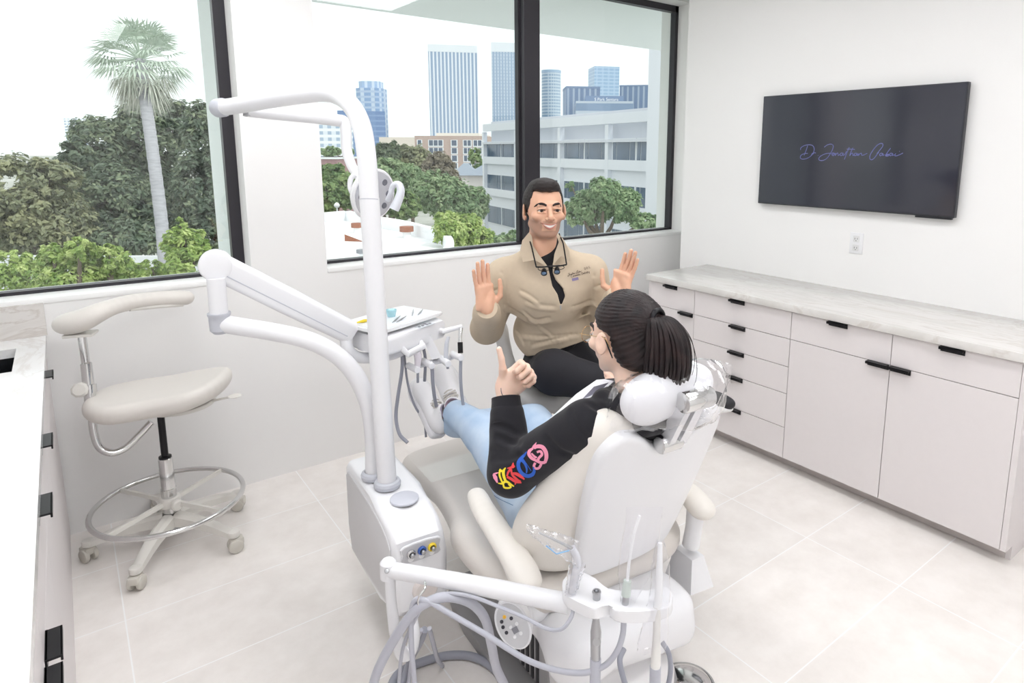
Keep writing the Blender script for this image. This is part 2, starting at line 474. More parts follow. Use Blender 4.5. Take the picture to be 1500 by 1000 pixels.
# exterior reveals and overhang of this building
EXT = mat('exterior_white_panel', '#f4f8f8', 0.6)
e = MB(); e.b2((-2.775, 0.30, -0.6), (-2.33, 0.62, 3.1)); e.b2((0.45, 0.30, -0.6), (1.4, 0.32, 3.1))
e.b2((-9, 0.3, -13), (9, 0.36, 0.55)); e.b2((-9, 0.3, 2.78), (9, 2.0, 3.1))
struct(e.build('trim_3', EXT, smooth=False))
# unseen ceiling panels, added to light the room from above
ADDLM = mat('added_light_diffuser', '#ffffff', 0.6, emit='#fcfdff', estr=6.8)
LFR = mat('added_light_frame', '#f2f2f2', 0.5)
k = 0
for lx in (-3.1, -1.45):
    for ly in (-1.0, -2.6, -4.3):
        t = thing('added_ceiling_light', 'flat white square ceiling light panel, added out of view', 'light', (lx, ly, ZC), 'added ceiling light panels')
        MB().b2((lx-0.32, ly-0.62, ZC-0.02), (lx+0.32, ly+0.62, ZC-0.0), 0.003).build('frame', LFR, t)
        MB().b2((lx-0.295, ly-0.595, ZC-0.024), (lx+0.295, ly+0.595, ZC-0.0205)).build('diffuser', ADDLM, t, smooth=False)
        k += 1

# ------------------------------------------------------------------ right cabinets
FX = -0.568; HC = 0.9; TOP = HC-0.038
y0 = -0.527
def handle(m, ya, yb, z, x, sgn=-1):
    m.b2((x, min(ya, yb), z-0.022), (x+sgn*0.004, max(ya, yb), z+0.002)); m.b2((x, min(ya, yb), z-0.003), (x+sgn*0.028, max(ya, yb), z+0.002), 0.0012)
    m.b2((x+sgn*0.024, min(ya, yb), z-0.010), (x+sgn*0.028, max(ya, yb), z+0.002), 0.0008)
def cabinet(ya, yb, fronts, label, endp=None):
    """fronts: (kind, ztop, zbot, handle y-range)"""
    t = thing('base_cabinet', label, 'cabinet', ((FX)/2, (ya+yb)/2, 0), 'base cabinets under the television')
    b = MB(); b.b2((FX+0.022, yb, 0.085), (-0.002, ya, TOP)); b.build('body', SEAM, t, smooth=False)
    MB().b2((FX+0.075, yb, 0), (-0.002, ya, 0.085)).build('toe_kick', KICKM, t, smooth=False)
    if endp:
        for (a, c) in endp:
            MB().b2((FX, a, 0.066), (-0.002, c, TOP), 0.001).b2((FX+0.075, a+0.001, 0.0), (-0.002, c-0.001, 0.066)).build('end_panel', CABM, t, smooth=False)
    for kd, zt, zb, hy in fronts:
        d = MB().b2((FX, yb+0.0016, zb+0.0016), (FX+0.02, ya-0.0016, zt-0.0016), 0.0008).build(kd, CABM, t, smooth=False)
        h = MB(); handle(h, hy[0], hy[1], zt-0.0016, FX); h.build('handle', BLKM, d, smooth=False)
E1, C1, C2, C3, C4 = -0.545, -0.901, -1.540, -2.047, -2.547
Z1, Z2, Z3, Z4, ZB = 0.714, 0.566, 0.421, 0.236, 0.066
cabinet(E1, C1, [('drawer', TOP-0.004, Z1, (-0.669, -0.764)), ('door', Z1, ZB, (-0.795, -0.893))], 'narrow off-white base cabinet at the window end, one drawer over a door', [(-0.545, -0.527)])
cabinet(C1, C2, [('drawer', TOP-0.004, Z1, (-1.161, -1.252)), ('drawer', Z1, Z2, (-1.17, -1.265)), ('drawer', Z2, Z3, (-1.17, -1.265)), ('drawer', Z3, Z4, (-1.17, -1.265)), ('drawer', Z4, ZB, (-1.17, -1.265))], 'off-white base cabinet of five stacked drawers under the left half of the television')
cabinet(C2, C3, [('drawer', TOP-0.004, Z1, (-1.743, -1.837)), ('door', Z1, ZB, (-1.946, -2.043))], 'off-white base cabinet with drawer and door, beside the five-drawer unit')
cabinet(C3, C4, [('drawer', TOP-0.004, Z1, (-2.249, -2.343)), ('door', Z1, ZB, (-2.051, -2.139))], 'off-white base cabinet with drawer and door at the open end of the run', [(C4-0.022, C4)])
tag(MB().b2((-0.589, -2.60, TOP), (-0.002, -0.519, HC), 0.004).build('countertop', CNTR), 'pale veined stone countertop along the television wall', 'countertop')

# ------------------------------------------------------------------ left cabinets and sink
LX = -3.547; LT = 0.866
def lcab(ya, yb, fronts, label):
    t = thing('base_cabinet', label, 'cabinet', (LX-0.3, (ya+yb)/2, 0), 'base cabinets along the left wall')
    body = MB(); body.b2((XL+0.002, yb, 0.03), (LX-0.022, ya, 0.52)); body.b2((LX-0.06, yb, 0.52), (LX-0.022, ya, LT)); body.build('body', SEAM, t, smooth=False)
    MB().b2((XL+0.002, yb, 0), (LX-0.004, ya, 0.028)).build('toe_kick', KICKM, t, smooth=False)
    for kd, zt, zb, hy in fronts:
        d = MB().b2((LX-0.02, yb+0.0016, zb+0.0016), (LX, ya-0.0016, zt-0.0016), 0.0008).build(kd, CABM, t, smooth=False)
        if hy: h = MB(); handle(h, hy[0], hy[1], zt-0.0016, LX, 1); h.build('handle', BLKM, d, smooth=False)
lcab(-0.02, -0.85, [('drawer', LT-0.003, 0.70, (-0.42, -0.51)), ('door', 0.70, 0.03, None)], 'off-white base cabinet under the sink, nearest the window')
lcab(-0.85, -1.40, [('drawer', LT-0.003, 0.70, (-1.09, -1.19)), ('door', 0.70, 0.03, None)], 'second off-white base cabinet from the window along the left wall')
lcab(-1.40, -1.90, [('drawer', LT-0.003, 0.70, (-1.50, -1.61)), ('door', 0.70, 0.03, (-1.79, -1.89))], 'third off-white base cabinet from the window along the left wall')
lcab(-1.90, -2.9, [('drawer', LT-0.003, 0.70, (-2.20, -2.31)), ('door', 0.70, 0.03, (-1.91, -2.01))], 'off-white base cabinet along the left wall nearest the viewer')
SK = (-4.05, -3.628, -0.50, -0.17)
c = MB(); z0, z1 = LT, HC
c.b2((XL+0.002, -2.95, z0), (-3.54, SK[2], z1)); c.b2((XL+0.002, SK[3], z0), (-3.54, -0.001, z1)); c.b2((SK[1], SK[2], z0), (-3.54, SK[3], z1)); c.b2((XL+0.002, SK[2], z0), (SK[0], SK[3], z1))
tag(c.build('countertop', CNTL, smooth=False), 'glossy white marble countertop with a sink cut-out along the left wall', 'countertop')
tag(MB().b2((XL+0.002, -0.015, HC+0.0005), (-3.535, -0.001, 1.036)).build('backsplash', SPLM, smooth=False), 'grey-beige stone backsplash strip under the left window', 'backsplash')
SINKM = mat('black_composite_sink', '#17181c', 0.35)
s = MB(); d = 0.2
s.b2((SK[0]-0.01, SK[2]-0.01, z0-d-0.01), (SK[1]+0.01, SK[3]+0.01, z0-d)); s.b2((SK[0]-0.01, SK[2]-0.01, z0-d), (SK[0], SK[3]+0.01, z0)); s.b2((SK[1], SK[2]-0.01, z0-d), (SK[1]+0.01, SK[3]+0.01, z0))
s.b2((SK[0], SK[2]-0.01, z0-d), (SK[1], SK[2], z0)); s.b2((SK[0], SK[3], z0-d), (SK[1], SK[3]+0.01, z0))
tag(s.build('sink', SINKM, smooth=False), 'black rectangular sink set into the left marble countertop', 'sink')

# ------------------------------------------------------------------ television and outlet
tv = thing('television', 'black wall-mounted flat screen television with a signature in script on its dark screen', 'television', (-0.03, -1.485, 1.345))
TVM = mat('tv_bezel', '#3c3d42', 0.35, metal=0.5)
SCR = mat('tv_screen', '#33343e', 0.10, spec=0.8)
INK = mat('screen_lettering', '#5d608f', 0.5, emit='#7d82c8', estr=0.22)
MB().b2((-0.042, -2.045, 1.345), (-0.012, -0.925, 1.985), 0.003).b2((-0.035, -2.03, 1.335), (-0.018, -1.86, 1.347)).build('casing', TVM, tv, smooth=False)
MB().b2((-0.0125, -1.7, 1.5), (-0.001, -1.3, 1.8)).build('wall_mount', BLKM, tv, smooth=False)
screen = MB().b2((-0.0435, -2.040, 1.353), (-0.0415, -0.930, 1.980)).build('screen', SCR, tv, smooth=False)
# handwriting on the screen, strokes traced in (y, z) of a 1500 x 583 survey drawing
strokes = [
 [(105,245),(115,215),(160,190),(215,183),(255,195),(272,230),(262,280),(225,325),(175,352),(125,358),(103,340),(115,308),(160,290),(195,288)],
 [(192,195),(178,240),(160,285),(150,312)],
 [(238,308),(252,285),(258,295),(272,280),(292,284)],
 [(318,312),(322,314)],
 [(395,212),(430,186),(475,175),(503,190),(500,230),(470,290),(425,350),(375,374),(335,370),(330,345),(360,315),(420,290),(480,285)],
 [(490,310),(488,290),(505,280),(520,292),(512,312),(496,314),(500,296),(535,288)],
 [(535,288),(530,314),(545,292),(562,284),(565,312),(590,296)],
 [(625,286),(600,284),(588,302),(600,316),(620,300),(628,285),(624,312),(645,300),(668,262)],
 [(700,215),(672,280),(640,362)],
 [(672,236),(720,236),(768,240)],
 [(745,220),(722,270),(706,316),(724,292),(742,286),(744,314),(765,300)],
 [(795,288),(772,286),(760,304),(772,316),(790,302),(798,287),(796,313),(812,300)],
 [(815,290),(812,314),(830,292),(848,288),(852,310),(880,306),(920,286)],
 [(1040,290),(1080,240),(1108,200),(1108,172),(1080,168),(1040,190),(990,250),(955,310),(952,352),(975,366),(1010,340),(1045,292),(1062,278)],
 [(1110,290),(1085,286),(1070,304),(1082,317),(1102,303),(1112,288),(1110,314),(1128,302)],
 [(1205,224),(1170,270),(1140,314),(1160,300),(1180,298),(1182,314),(1160,322),(1145,316),(1190,302)],
 [(1228,290),(1205,286),(1192,304),(1204,317),(1222,303),(1230,288),(1228,314),(1250,302)],
 [(1268,288),(1256,314),(1275,318),(1310,306),(1355,284)],[(1312,264),(1316,262)]]
wr = MB()
for st in strokes:
    pts = []
    for (px_, py_) in st:
        u = 1160+px_*180/1500; v = 190+py_*70/583
        q = at(u, v, 1.0); dirv = q-Vector(CAM); tt = (-0.0441-CAM[0])/dirv.x; pts.append(Vector(CAM)+dirv*tt)
    cp = catmull(pts, 6); wr.tube(cp, 0.0021, 5)
wr.build('script_lettering', INK, screen)
o = thing('power_outlet', 'white double wall socket below the television', 'power outlet', (-0.001, -1.55, 1.16))
pl = MB().b2((-0.006, -1.587, 1.105), (-0.0005, -1.513, 1.222), 0.002).build('cover_plate', WH, o)
for z in (1.138, 1.188):
    f = MB().b2((-0.0085, -1.567, z-0.017), (-0.006, -1.533, z+0.017), 0.002).build('socket', mat('socket_white', '#dcdcdc', 0.4), pl)
    sl = MB()
    for yy in (-1.557, -1.543): sl.b2((-0.0088, yy-0.0012, z-0.004), (-0.0084, yy+0.0012, z+0.006))
    sl.cyl((-0.0088, -1.55, z-0.010), (-0.0084, -1.55, z-0.010), 0.0025, n=10)
    pass
    adopt_tmp = sl.build('slot', BLKM, None, smooth=False); adopt_tmp.parent = None; adopt(adopt_tmp, pl)

# ------------------------------------------------------------------ world and sun
wd = bpy.data.worlds.new('overcast_sky'); sc.world = wd; wd.use_nodes = True; nt = wd.node_tree
bg = nt.nodes['Background']; tc = nt.nodes.new('ShaderNodeTexCoord'); sp = nt.nodes.new('ShaderNodeSeparateXYZ')
cr = nt.nodes.new('ShaderNodeValToRGB'); nt.links.new(tc.outputs['Generated'], sp.inputs[0]); nt.links.new(sp.outputs['Z'], cr.inputs[0])
ee = cr.color_ramp.elements; ee[0].position = 0.0; ee[0].color = (0.92, 0.93, 0.94, 1); ee[1].position = 0.5; ee[1].color = (1, 1, 1, 1)
nt.links.new(cr.outputs[0], bg.inputs[0]); bg.inputs[1].default_value = 1.35
sl_ = bpy.data.lights.new('sun', 'SUN'); sl_.energy = 1.6; sl_.angle = R(12); sl_.color = (1, 0.97, 0.92)
so = bpy.data.objects.new('sun', sl_); COL.objects.link(so); so.rotation_euler = (R(40), R(18), 0)
# ================================================================== OUTSIDE
GZ = -12.0
GRND = mat('street_ground', '#b9bab5', 0.9, col2='#a3a79f', scale=0.08)
g = MB().b2((-700, 0.6, GZ-1), (1500, 1600, GZ)).build('ground', GRND, smooth=False); struct(g)

def facade_mat(name, ca, cb, px, duty, pz=0.0, cz=None, dz=0.5, rough=0.35, metal=0.0):
    """a: stripe colour, b: glass between; px horizontal period, pz floor height"""
    if name in _M: return _M[name]
    mt = bpy.data.materials.new(name); mt.use_nodes = True; nt = mt.node_tree; b = nt.nodes['Principled BSDF']; N = nt.nodes.new; L = nt.links.new
    tc = N('ShaderNodeTexCoord'); sp = N('ShaderNodeSeparateXYZ'); L(tc.outputs['Object'], sp.inputs[0])
    ad = N('ShaderNodeMath'); ad.operation = 'ADD'; L(sp.outputs['X'], ad.inputs[0]); L(sp.outputs['Y'], ad.inputs[1])
    def stripe(src, per, du):
        d = N('ShaderNodeMath'); d.operation = 'DIVIDE'; L(src, d.inputs[0]); d.inputs[1].default_value = per
        f = N('ShaderNodeMath'); f.operation = 'FRACT'; L(d.outputs[0], f.inputs[0])
        l = N('ShaderNodeMath'); l.operation = 'LESS_THAN'; L(f.outputs[0], l.inputs[0]); l.inputs[1].default_value = du
        return l.outputs[0]
    s1 = stripe(ad.outputs[0], px, duty)
    mx = N('ShaderNodeMix'); mx.data_type = 'RGBA'; L(s1, mx.inputs[0]); mx.inputs[6].default_value = (*srgb(cb), 1); mx.inputs[7].default_value = (*srgb(ca), 1)
    out = mx.outputs[2]
    if pz:
        s2 = stripe(sp.outputs['Z'], pz, dz); m2 = N('ShaderNodeMix'); m2.data_type = 'RGBA'; L(s2, m2.inputs[0]); L(out, m2.inputs[6]); m2.inputs[7].default_value = (*srgb(cz), 1); out = m2.outputs[2]
    L(out, b.inputs['Base Color']); b.inputs['Roughness'].default_value = rough; b.inputs['Specular IOR Level'].default_value = 0.3
    _M[name] = mt; return mt
def tower(name, label, d, u0, u1, vt, mt, depth=None, yaw=0.0, cap_=None, capm=None, kind='box', vb=None):
    a = at(u0, 222, d); b = at(u1, 222, d); zt = at((u0+u1)/2, vt, d).z; wid = (b-a).length
    mid = (a+b)/2; ang = math.atan2((b-a).y, (b-a).x)+R(yaw); depth = depth or wid
    back = Vector((-math.sin(ang), math.cos(ang), 0)); ctr = mid+back*depth/2
    t = thing(name, label, 'building', (ctr.x, ctr.y, GZ), rz=ang)
    t_m = wm(t)
    def put(m, nm, mm):
        o = m.build(nm, mm, None, smooth=False); o.parent = t; return o
    h = zt-GZ; hc = 0
    if cap_: hc = at((u0+u1)/2, vt, d).z-at((u0+u1)/2, cap_, d).z
    if kind == 'box':
        put(MB().b2((-wid/2, -depth/2, 0), (wid/2, depth/2, h-hc)), 'facade', mt)
        if cap_: put(MB().b2((-wid/2-0.2, -depth/2-0.2, h-hc), (wid/2+0.2, depth/2+0.2, h)), 'parapet', capm)
    elif kind == 'oct':
        c_ = 0.22*wid; P_ = [(-wid/2+c_, -depth/2), (wid/2-c_, -depth/2), (wid/2, -depth/2+c_), (wid/2, depth/2-c_), (wid/2-c_, depth/2), (-wid/2+c_, depth/2), (-wid/2, depth/2-c_), (-wid/2, -depth/2+c_)]
        put(MB().prism(P_, 0, h-hc), 'facade', mt)
        if cap_: put(MB().prism([(x*0.8, y*0.8) for x, y in P_], h-hc, h), 'crown', capm)
    else:
        put(MB().cyl((0, 0, 0), (0, 0, h-hc), wid/2, n=40), 'facade', mt)
        if cap_: put(MB().cyl((0, 0, h-hc), (0, 0, h), wid/2*1.01, n=40), 'parapet', capm)
    return t, wid, depth, h
PALE = mat('pale_concrete', '#dfe4ea', 0.7)  # far tower colours below are paled and blued, distance haze put into the colour
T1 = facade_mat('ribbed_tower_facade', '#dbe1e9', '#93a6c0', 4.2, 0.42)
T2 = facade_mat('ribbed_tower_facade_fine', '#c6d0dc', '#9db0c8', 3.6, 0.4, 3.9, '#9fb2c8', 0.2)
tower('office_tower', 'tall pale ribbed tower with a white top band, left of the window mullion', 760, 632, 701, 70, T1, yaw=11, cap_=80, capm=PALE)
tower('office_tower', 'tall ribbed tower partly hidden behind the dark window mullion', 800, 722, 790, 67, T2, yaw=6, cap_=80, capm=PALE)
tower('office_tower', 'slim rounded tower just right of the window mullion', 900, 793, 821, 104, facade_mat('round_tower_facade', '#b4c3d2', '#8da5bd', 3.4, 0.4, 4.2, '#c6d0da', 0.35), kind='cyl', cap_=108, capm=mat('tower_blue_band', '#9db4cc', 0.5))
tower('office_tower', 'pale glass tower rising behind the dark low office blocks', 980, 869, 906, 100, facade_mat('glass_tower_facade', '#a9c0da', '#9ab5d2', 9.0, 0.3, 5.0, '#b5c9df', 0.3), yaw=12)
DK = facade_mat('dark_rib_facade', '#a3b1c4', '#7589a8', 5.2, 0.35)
tower('office_block', 'dark blue ribbed office block, left one of the pair right of the mullion', 620, 829, 878, 131, DK, yaw=6, cap_=128, capm=mat('dark_parapet', '#7b8fad', 0.5))
tower('office_block', 'dark blue ribbed office block at the right with a raised roof', 640, 906, 955, 128, DK, yaw=-10, cap_=126, capm=mat('dark_parapet', '#7b8fad', 0.5))
t, wd_, dp_, h_ = tower('office_block', 'low banded grey-blue office block with white sign lettering on its roof storey', 560, 843, 926, 149, facade_mat('banded_facade', '#869ab6', '#8094b0', 40, 0.5, 9.0, '#b8c3d1', 0.3), depth=50)
zz = h_; o = MB().b2((-wd_*0.33, -10, zz), (wd_*0.36, 20, zz+5.6)).build('roof_storey', mat('dark_parapet', '#7b8fad', 0.5), None, smooth=False); o.parent = t
cu = bpy.data.curves.new('sign_lettering', 'FONT'); cu.body = 'S Park Sentara'; cu.size = 3.6; cu.extrude = 0.1; cu.align_x = 'CENTER'
tmp = bpy.data.objects.new('tmp', cu); COL.objects.link(tmp); bpy.context.view_layer.update()
me = bpy.data.meshes.new_from_object(tmp.evaluated_get(bpy.context.evaluated_depsgraph_get())); bpy.data.objects.remove(tmp)
me.transform(Matrix.Translation((wd_*0.05, -10.15, zz+1.4)) @ Matrix.Rotation(PI/2, 4, 'X'))
so_ = link('sign_lettering', me, mat('sign_white', '#f4f6fa', 0.5), None, False); so_.parent = t
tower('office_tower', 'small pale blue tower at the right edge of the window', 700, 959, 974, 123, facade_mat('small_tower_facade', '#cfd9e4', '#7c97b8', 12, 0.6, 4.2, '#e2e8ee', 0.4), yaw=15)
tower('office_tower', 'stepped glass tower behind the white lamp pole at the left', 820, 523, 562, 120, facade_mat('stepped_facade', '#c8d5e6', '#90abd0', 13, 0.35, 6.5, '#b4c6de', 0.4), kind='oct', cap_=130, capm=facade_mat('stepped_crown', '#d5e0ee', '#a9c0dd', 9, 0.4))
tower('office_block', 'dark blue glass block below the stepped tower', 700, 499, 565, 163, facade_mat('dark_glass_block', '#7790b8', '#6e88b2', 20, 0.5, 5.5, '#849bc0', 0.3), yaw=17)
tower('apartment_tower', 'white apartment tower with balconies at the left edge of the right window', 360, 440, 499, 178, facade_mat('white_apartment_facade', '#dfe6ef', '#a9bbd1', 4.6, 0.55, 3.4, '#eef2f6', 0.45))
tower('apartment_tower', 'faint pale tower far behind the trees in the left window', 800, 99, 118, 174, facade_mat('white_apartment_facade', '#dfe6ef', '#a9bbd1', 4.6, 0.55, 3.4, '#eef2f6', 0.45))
BEI = mat('beige_wall', '#d8cfc6', 0.8)
tower('office_block', 'low beige building behind the trees', 230, 556, 628, 201, BEI, depth=30)
tower('office_block', 'small blue-grey roofed block beside the beige building', 330, 562, 600, 203, mat('bluegrey_wall', '#7f93ad', 0.7), depth=30)
tower('office_block', 'low cream building under the ribbed tower', 260, 640, 702, 195, mat('cream_wall', '#e2dcd4', 0.8), depth=40)
t, wd_, dp_, h_ = tower('apartment_building', 'brown brick apartment building with white framed balconies', 150, 607, 712, 199, mat('brown_brick', '#bba79f', 0.85, noise=0.1, scale=3), depth=25, yaw=-4)
DG = mat('dark_window_glass', '#4f5f74', 0.15, spec=0.8); WF = mat('white_window_frame', '#e6eaee', 0.5)
for r_ in range(4):
    for (a, b, n_) in ((0.04, 0.10, 1), (0.20, 0.40, 3), (0.52, 0.60, 1), (0.69, 0.80, 2), (0.83, 0.95, 2)):
        x0 = -wd_/2+a*wd_; x1 = -wd_/2+b*wd_; z1 = h_-1.0-r_*1.75
        z0 = z1-1.25
        f = MB().b2((x0-0.12, -dp_/2-0.15, z0-0.25), (x1+0.12, -dp_/2+0.02, z1+0.1)).build('window', WF, None, smooth=False); f.parent = t
        p_ = MB()
        for q in range(n_):
            ww = (x1-x0)/n_; p_.b2((x0+q*ww+0.1, -dp_/2-0.18, z0), (x0+(q+1)*ww-0.1, -dp_/2-0.14, z1))
        p_ = p_.build('pane', DG, None, smooth=False); p_.parent = f
tower('brick_building', 'low red brick building at the left edge of the right window', 110, 450, 492, 233, mat('red_brick', '#a98a8c', 0.85, noise=0.15, scale=4), depth=12, cap_=230, capm=mat('white_coping', '#e8ecef', 0.6))
# houses
def house(u0, u1, vw, vr, d, label, yaw):
    a = at(u0, 222, d); b = at(u1, 222, d); wid = (b-a).length; mid = (a+b)/2; ang = math.atan2((b-a).y, (b-a).x)+R(yaw)
    zw = at(u0, vw, d).z-GZ; zr = at(u0, vr, d).z-GZ
    t = thing('house', label, 'house', (mid.x, mid.y, GZ), rz=ang)
    o = MB().b2((-wid/2, 0, 0), (wid/2, 10, zw)).build('wall', mat('house_render', '#d9d4d2', 0.8), None, smooth=False); o.parent = t
    rf = MB(); e = 0.5
    rf.loft([[(-wid/2-e, -e, zw), (wid/2+e, -e, zw), (wid/2+e, 10+e, zw), (-wid/2-e, 10+e, zw)], [(-wid*0.12, 4.5, zr), (wid*0.12, 4.5, zr), (wid*0.12, 5.5, zr), (-wid*0.12, 5.5, zr)]])
    o = rf.build('roof', mat('slate_roof', '#8f9aa8', 0.8, noise=0.08, scale=3), None, smooth=False); o.parent = t
    for q in (-0.25, 0.1, 0.35):
        w_ = MB().b2((q*wid-0.5, -0.08, zw-3), (q*wid+0.5, 0.02, zw-1.6)).build('window', DG, None, smooth=False); w_.parent = t
house(664, 694, 257, 240, 105, 'pale house with a hipped slate roof behind the bright green tree', 5)
house(684, 722, 257, 241, 92, 'pale house with a grey gabled roof beside the white office building', -6)

# white office building across the street
A = at(709, 222, 70); A.z = GZ; B = at(986, 222, 42.4); B.z = GZ
dirf = (B-A); Lf = dirf.length; angf = math.atan2(dirf.y, dirf.x)
ob = thing('office_building', 'white three storey office building with strip windows across the street', 'building', A, rz=angf)
iv = wm(ob).inverted(); cl = iv @ Vector(CAM)
def fs(u, v=222):
    q = iv @ at(u, v, 10); d_ = q-cl; tt = -cl.y/d_.y; p = cl+d_*tt; return p.x, p.z
ztop = fs(710, 178)[1]; zcam = CAM[2]-GZ
WB = mat('white_facade_panel', '#e3e7ee', 0.6); WB2 = mat('white_roof_band', '#d5d9e1', 0.6); OG = mat('office_glass', '#5c6f86', 0.08, spec=0.9, noise=0.25, scale=0.5)
xr = fs(986)[0]+1.0
def child(m, nm, mm, par, smooth=False):
    o = m.build(nm, mm, None, smooth=smooth); o.parent = par; return o
child(MB().b2((0, 0.25, 0), (xr, 22, ztop-2.2)), 'wall', WB, ob)
child(MB().b2((-0.05, 0.9, ztop-2.2), (xr, 22, ztop)), 'roof_storey', WB2, ob)
child(MB().b2((fs(944)[0], 3, ztop), (fs(975)[0], 9, ztop+1.0)), 'roof_plant', WB, ob)
child(MB().b2((fs(973.5)[0], -1.5, 0), (xr+3, 3, ztop+4.2)), 'stair_tower', WB, ob)
zb = [(fs(716, 208.3)[1], fs(716, 229.5)[1]), (fs(716, 255.6)[1], fs(716, 276.5)[1]), (fs(716, 301)[1], fs(716, 325)[1])]
pil = [fs(u)[0] for u in (709, 756, 820.2, 890, 972)]
m = MB()
for x in pil: m.b2((x-0.22, -0.12, 0), (x+0.22, 0.3, zb[0][1]+2.6))
for (zt_, z_) in [(a+1.15, a+2.6) for a, b in zb]: m.b2((0, -0.1, zt_), (xr, 0.3, zt_+0.75))
child(m, 'pilaster', WB, ob)
m = MB(); m.b2((0, -0.25, ztop-2.4), (xr, 0.3, ztop-2.2)); child(m, 'cornice', WB2, ob)
for za, zb_ in zb:
    for x0, x1 in zip(pil, pil[1:]):
        x0 += 0.5; x1 -= 0.35; wB = (x1-x0)/2-0.1
        for hx in (x0, x0+wB+0.2):
            fr = child(MB().b2((hx-0.06, 0.16, zb_-0.08), (hx+wB+0.06, 0.28, za+0.06)), 'window', WF, ob)
            pn = MB(); k = hx
            for fr_ in (0.17, 0.60, 0.23):
                pn.b2((k+0.05, 0.12, zb_), (k+fr_*wB-0.05, 0.17, za)); k += fr_*wB
            child(pn, 'pane', OG, fr)

# neighbouring white flat roof with curved parapet
RZ = -2.9
pp = [atz(u, v, RZ+0.62) for u, v in [(352, 312), (420, 311), (473.6, 311), (510, 308), (554.5, 316.5), (594.5, 323), (624, 330), (649, 336.5), (661.7, 346), (665, 358.5), (655, 368)]]
pp = pp[:3]+catmull(pp[3:], 4)
near = [Vector((pp[-1].x-0.6, 3.0, RZ+0.62)), Vector((pp[0].x-2, 3.0, RZ+0.62))]
poly = [(p.x, p.y) for p in pp+near][::-1]
RF = mat('white_roof_membrane', '#f2f4f6', 0.6, noise=0.05, scale=1.0)
rb = thing('flat_roof_building', 'white flat-roofed building with a rounded parapet just outside the window', 'building', (np.mean([p[0] for p in poly]), np.mean([p[1] for p in poly]), GZ))
MB().prism(poly, GZ, RZ).build('roof', RF, rb, smooth=False)
mm_ = MB(); n = len(pp)
for i in range(n-1):
    a, b = pp[i], pp[i+1]; d_ = (b-a); d_.z = 0; d_.normalize(); nn = Vector((d_.y, -d_.x, 0))*0.35
    mm_.loft([[a+nn*0, a-Vector((0, 0, 0.7)), a+nn-Vector((0, 0, 0.7)), a+nn], [b, b-Vector((0, 0, 0.7)), b+nn-Vector((0, 0, 0.7)), b+nn]])
mm_.build('parapet', RF, rb, smooth=False)
RUST = mat('rusty_metal', '#a8705a', 0.8, noise=0.3, scale=20)
def vent(u, v, r, h, label, mt=RUST, kind='cyl'):
    p = atz(u, v, RZ)
    t = thing('roof_vent', label, 'roof vent', (p.x, p.y, RZ))
    if kind == 'cyl':
        MB().cyl(p, p+Vector((0, 0, h*0.6)), r*0.6, n=14).build('pipe', RF, t)
        MB().cyl(p+Vector((0, 0, h*0.55)), p+Vector((0, 0, h)), r, n=16).build('cap', mt, t)
    else:
        MB().cyl(p, p+Vector((0, 0, h*0.5)), r*0.25, n=10).build('pipe', RF, t)
        MB().lathe([(0, h), (r*0.6, h*0.9), (r, h*0.7), (r*0.7, h*0.5), (0, h*0.45)], p, n=16).build('cap', mt, t)
vent(523, 341, 0.30, 0.55, 'rust-brown round roof vent behind the white lamp pole')
vent(596, 348, 0.36, 0.6, 'rust-brown round roof vent right of the lamp pole')
vent(495, 345, 0.14, 0.3, 'small pale pipe vent on the white roof', RF)
vent(494, 311, 0.22, 0.75, 'white domed vent at the far edge of the white roof', RF, 'dome')
vent(530, 377, 0.22, 0.35, 'grey louvred vent low on the white roof', mat('grey_vent', '#8d8f95', 0.6))
p = atz(646, 355, RZ+0.0); tag(MB().lathe([(0, 0.14), (0.26, 0.12), (0.36, 0.0)], p, n=20).build('skylight', mat('dark_skylight', '#5b6670', 0.2)), 'dark round skylight at the rounded corner of the white roof', 'skylight')
p1_ = atz(505, 353, RZ); p2_ = atz(530, 354, RZ)
tag(MB().loft([[p1_+Vector((0, 0, 0.35)), p1_, p1_+Vector((0.2, 0.2, 0))], [p2_+Vector((0, 0, 0.05)), p2_, p2_+Vector((0.2, 0.2, 0))]]).build('roof_flashing', RUST, smooth=False), 'wedge of rusty metal flashing on the white roof', 'flashing')

# ------------------------------------------------------------------ trees
rnd = random.Random(7)
def leafmat(name, c1, c2, c3):
    if name in _M: return _M[name]
    mt = bpy.data.materials.new(name); mt.use_nodes = True; nt = mt.node_tree; b = nt.nodes['Principled BSDF']; N = nt.nodes.new; L = nt.links.new
    at_ = N('ShaderNodeAttribute'); at_.attribute_name = 'tone'
    cr = N('ShaderNodeValToRGB'); e = cr.color_ramp.elements
    e[0].position = 0; e[0].color = (*srgb(c1), 1); e[1].position = 1; e[1].color = (*srgb(c3), 1); x = e.new(0.5); x.color = (*srgb(c2), 1)
    L(at_.outputs['Fac'], cr.inputs[0]); L(cr.outputs[0], b.inputs['Base Color']); b.inputs['Roughness'].default_value = 0.6
    b.inputs['Specular IOR Level'].default_value = 0.25
    tl = N('ShaderNodeBsdfTranslucent'); L(cr.outputs[0], tl.inputs[0]); mx = N('ShaderNodeMixShader'); mx.inputs[0].default_value = 0.35
    out = [n for n in nt.nodes if n.type == 'OUTPUT_MATERIAL'][0]
    L(b.outputs[0], mx.inputs[1]); L(tl.outputs[0], mx.inputs[2]); L(mx.outputs[0], out.inputs[0])
    _M[name] = mt; return mt
BARK = mat('tree_bark', '#7c7063', 0.9, noise=0.3, scale=6)
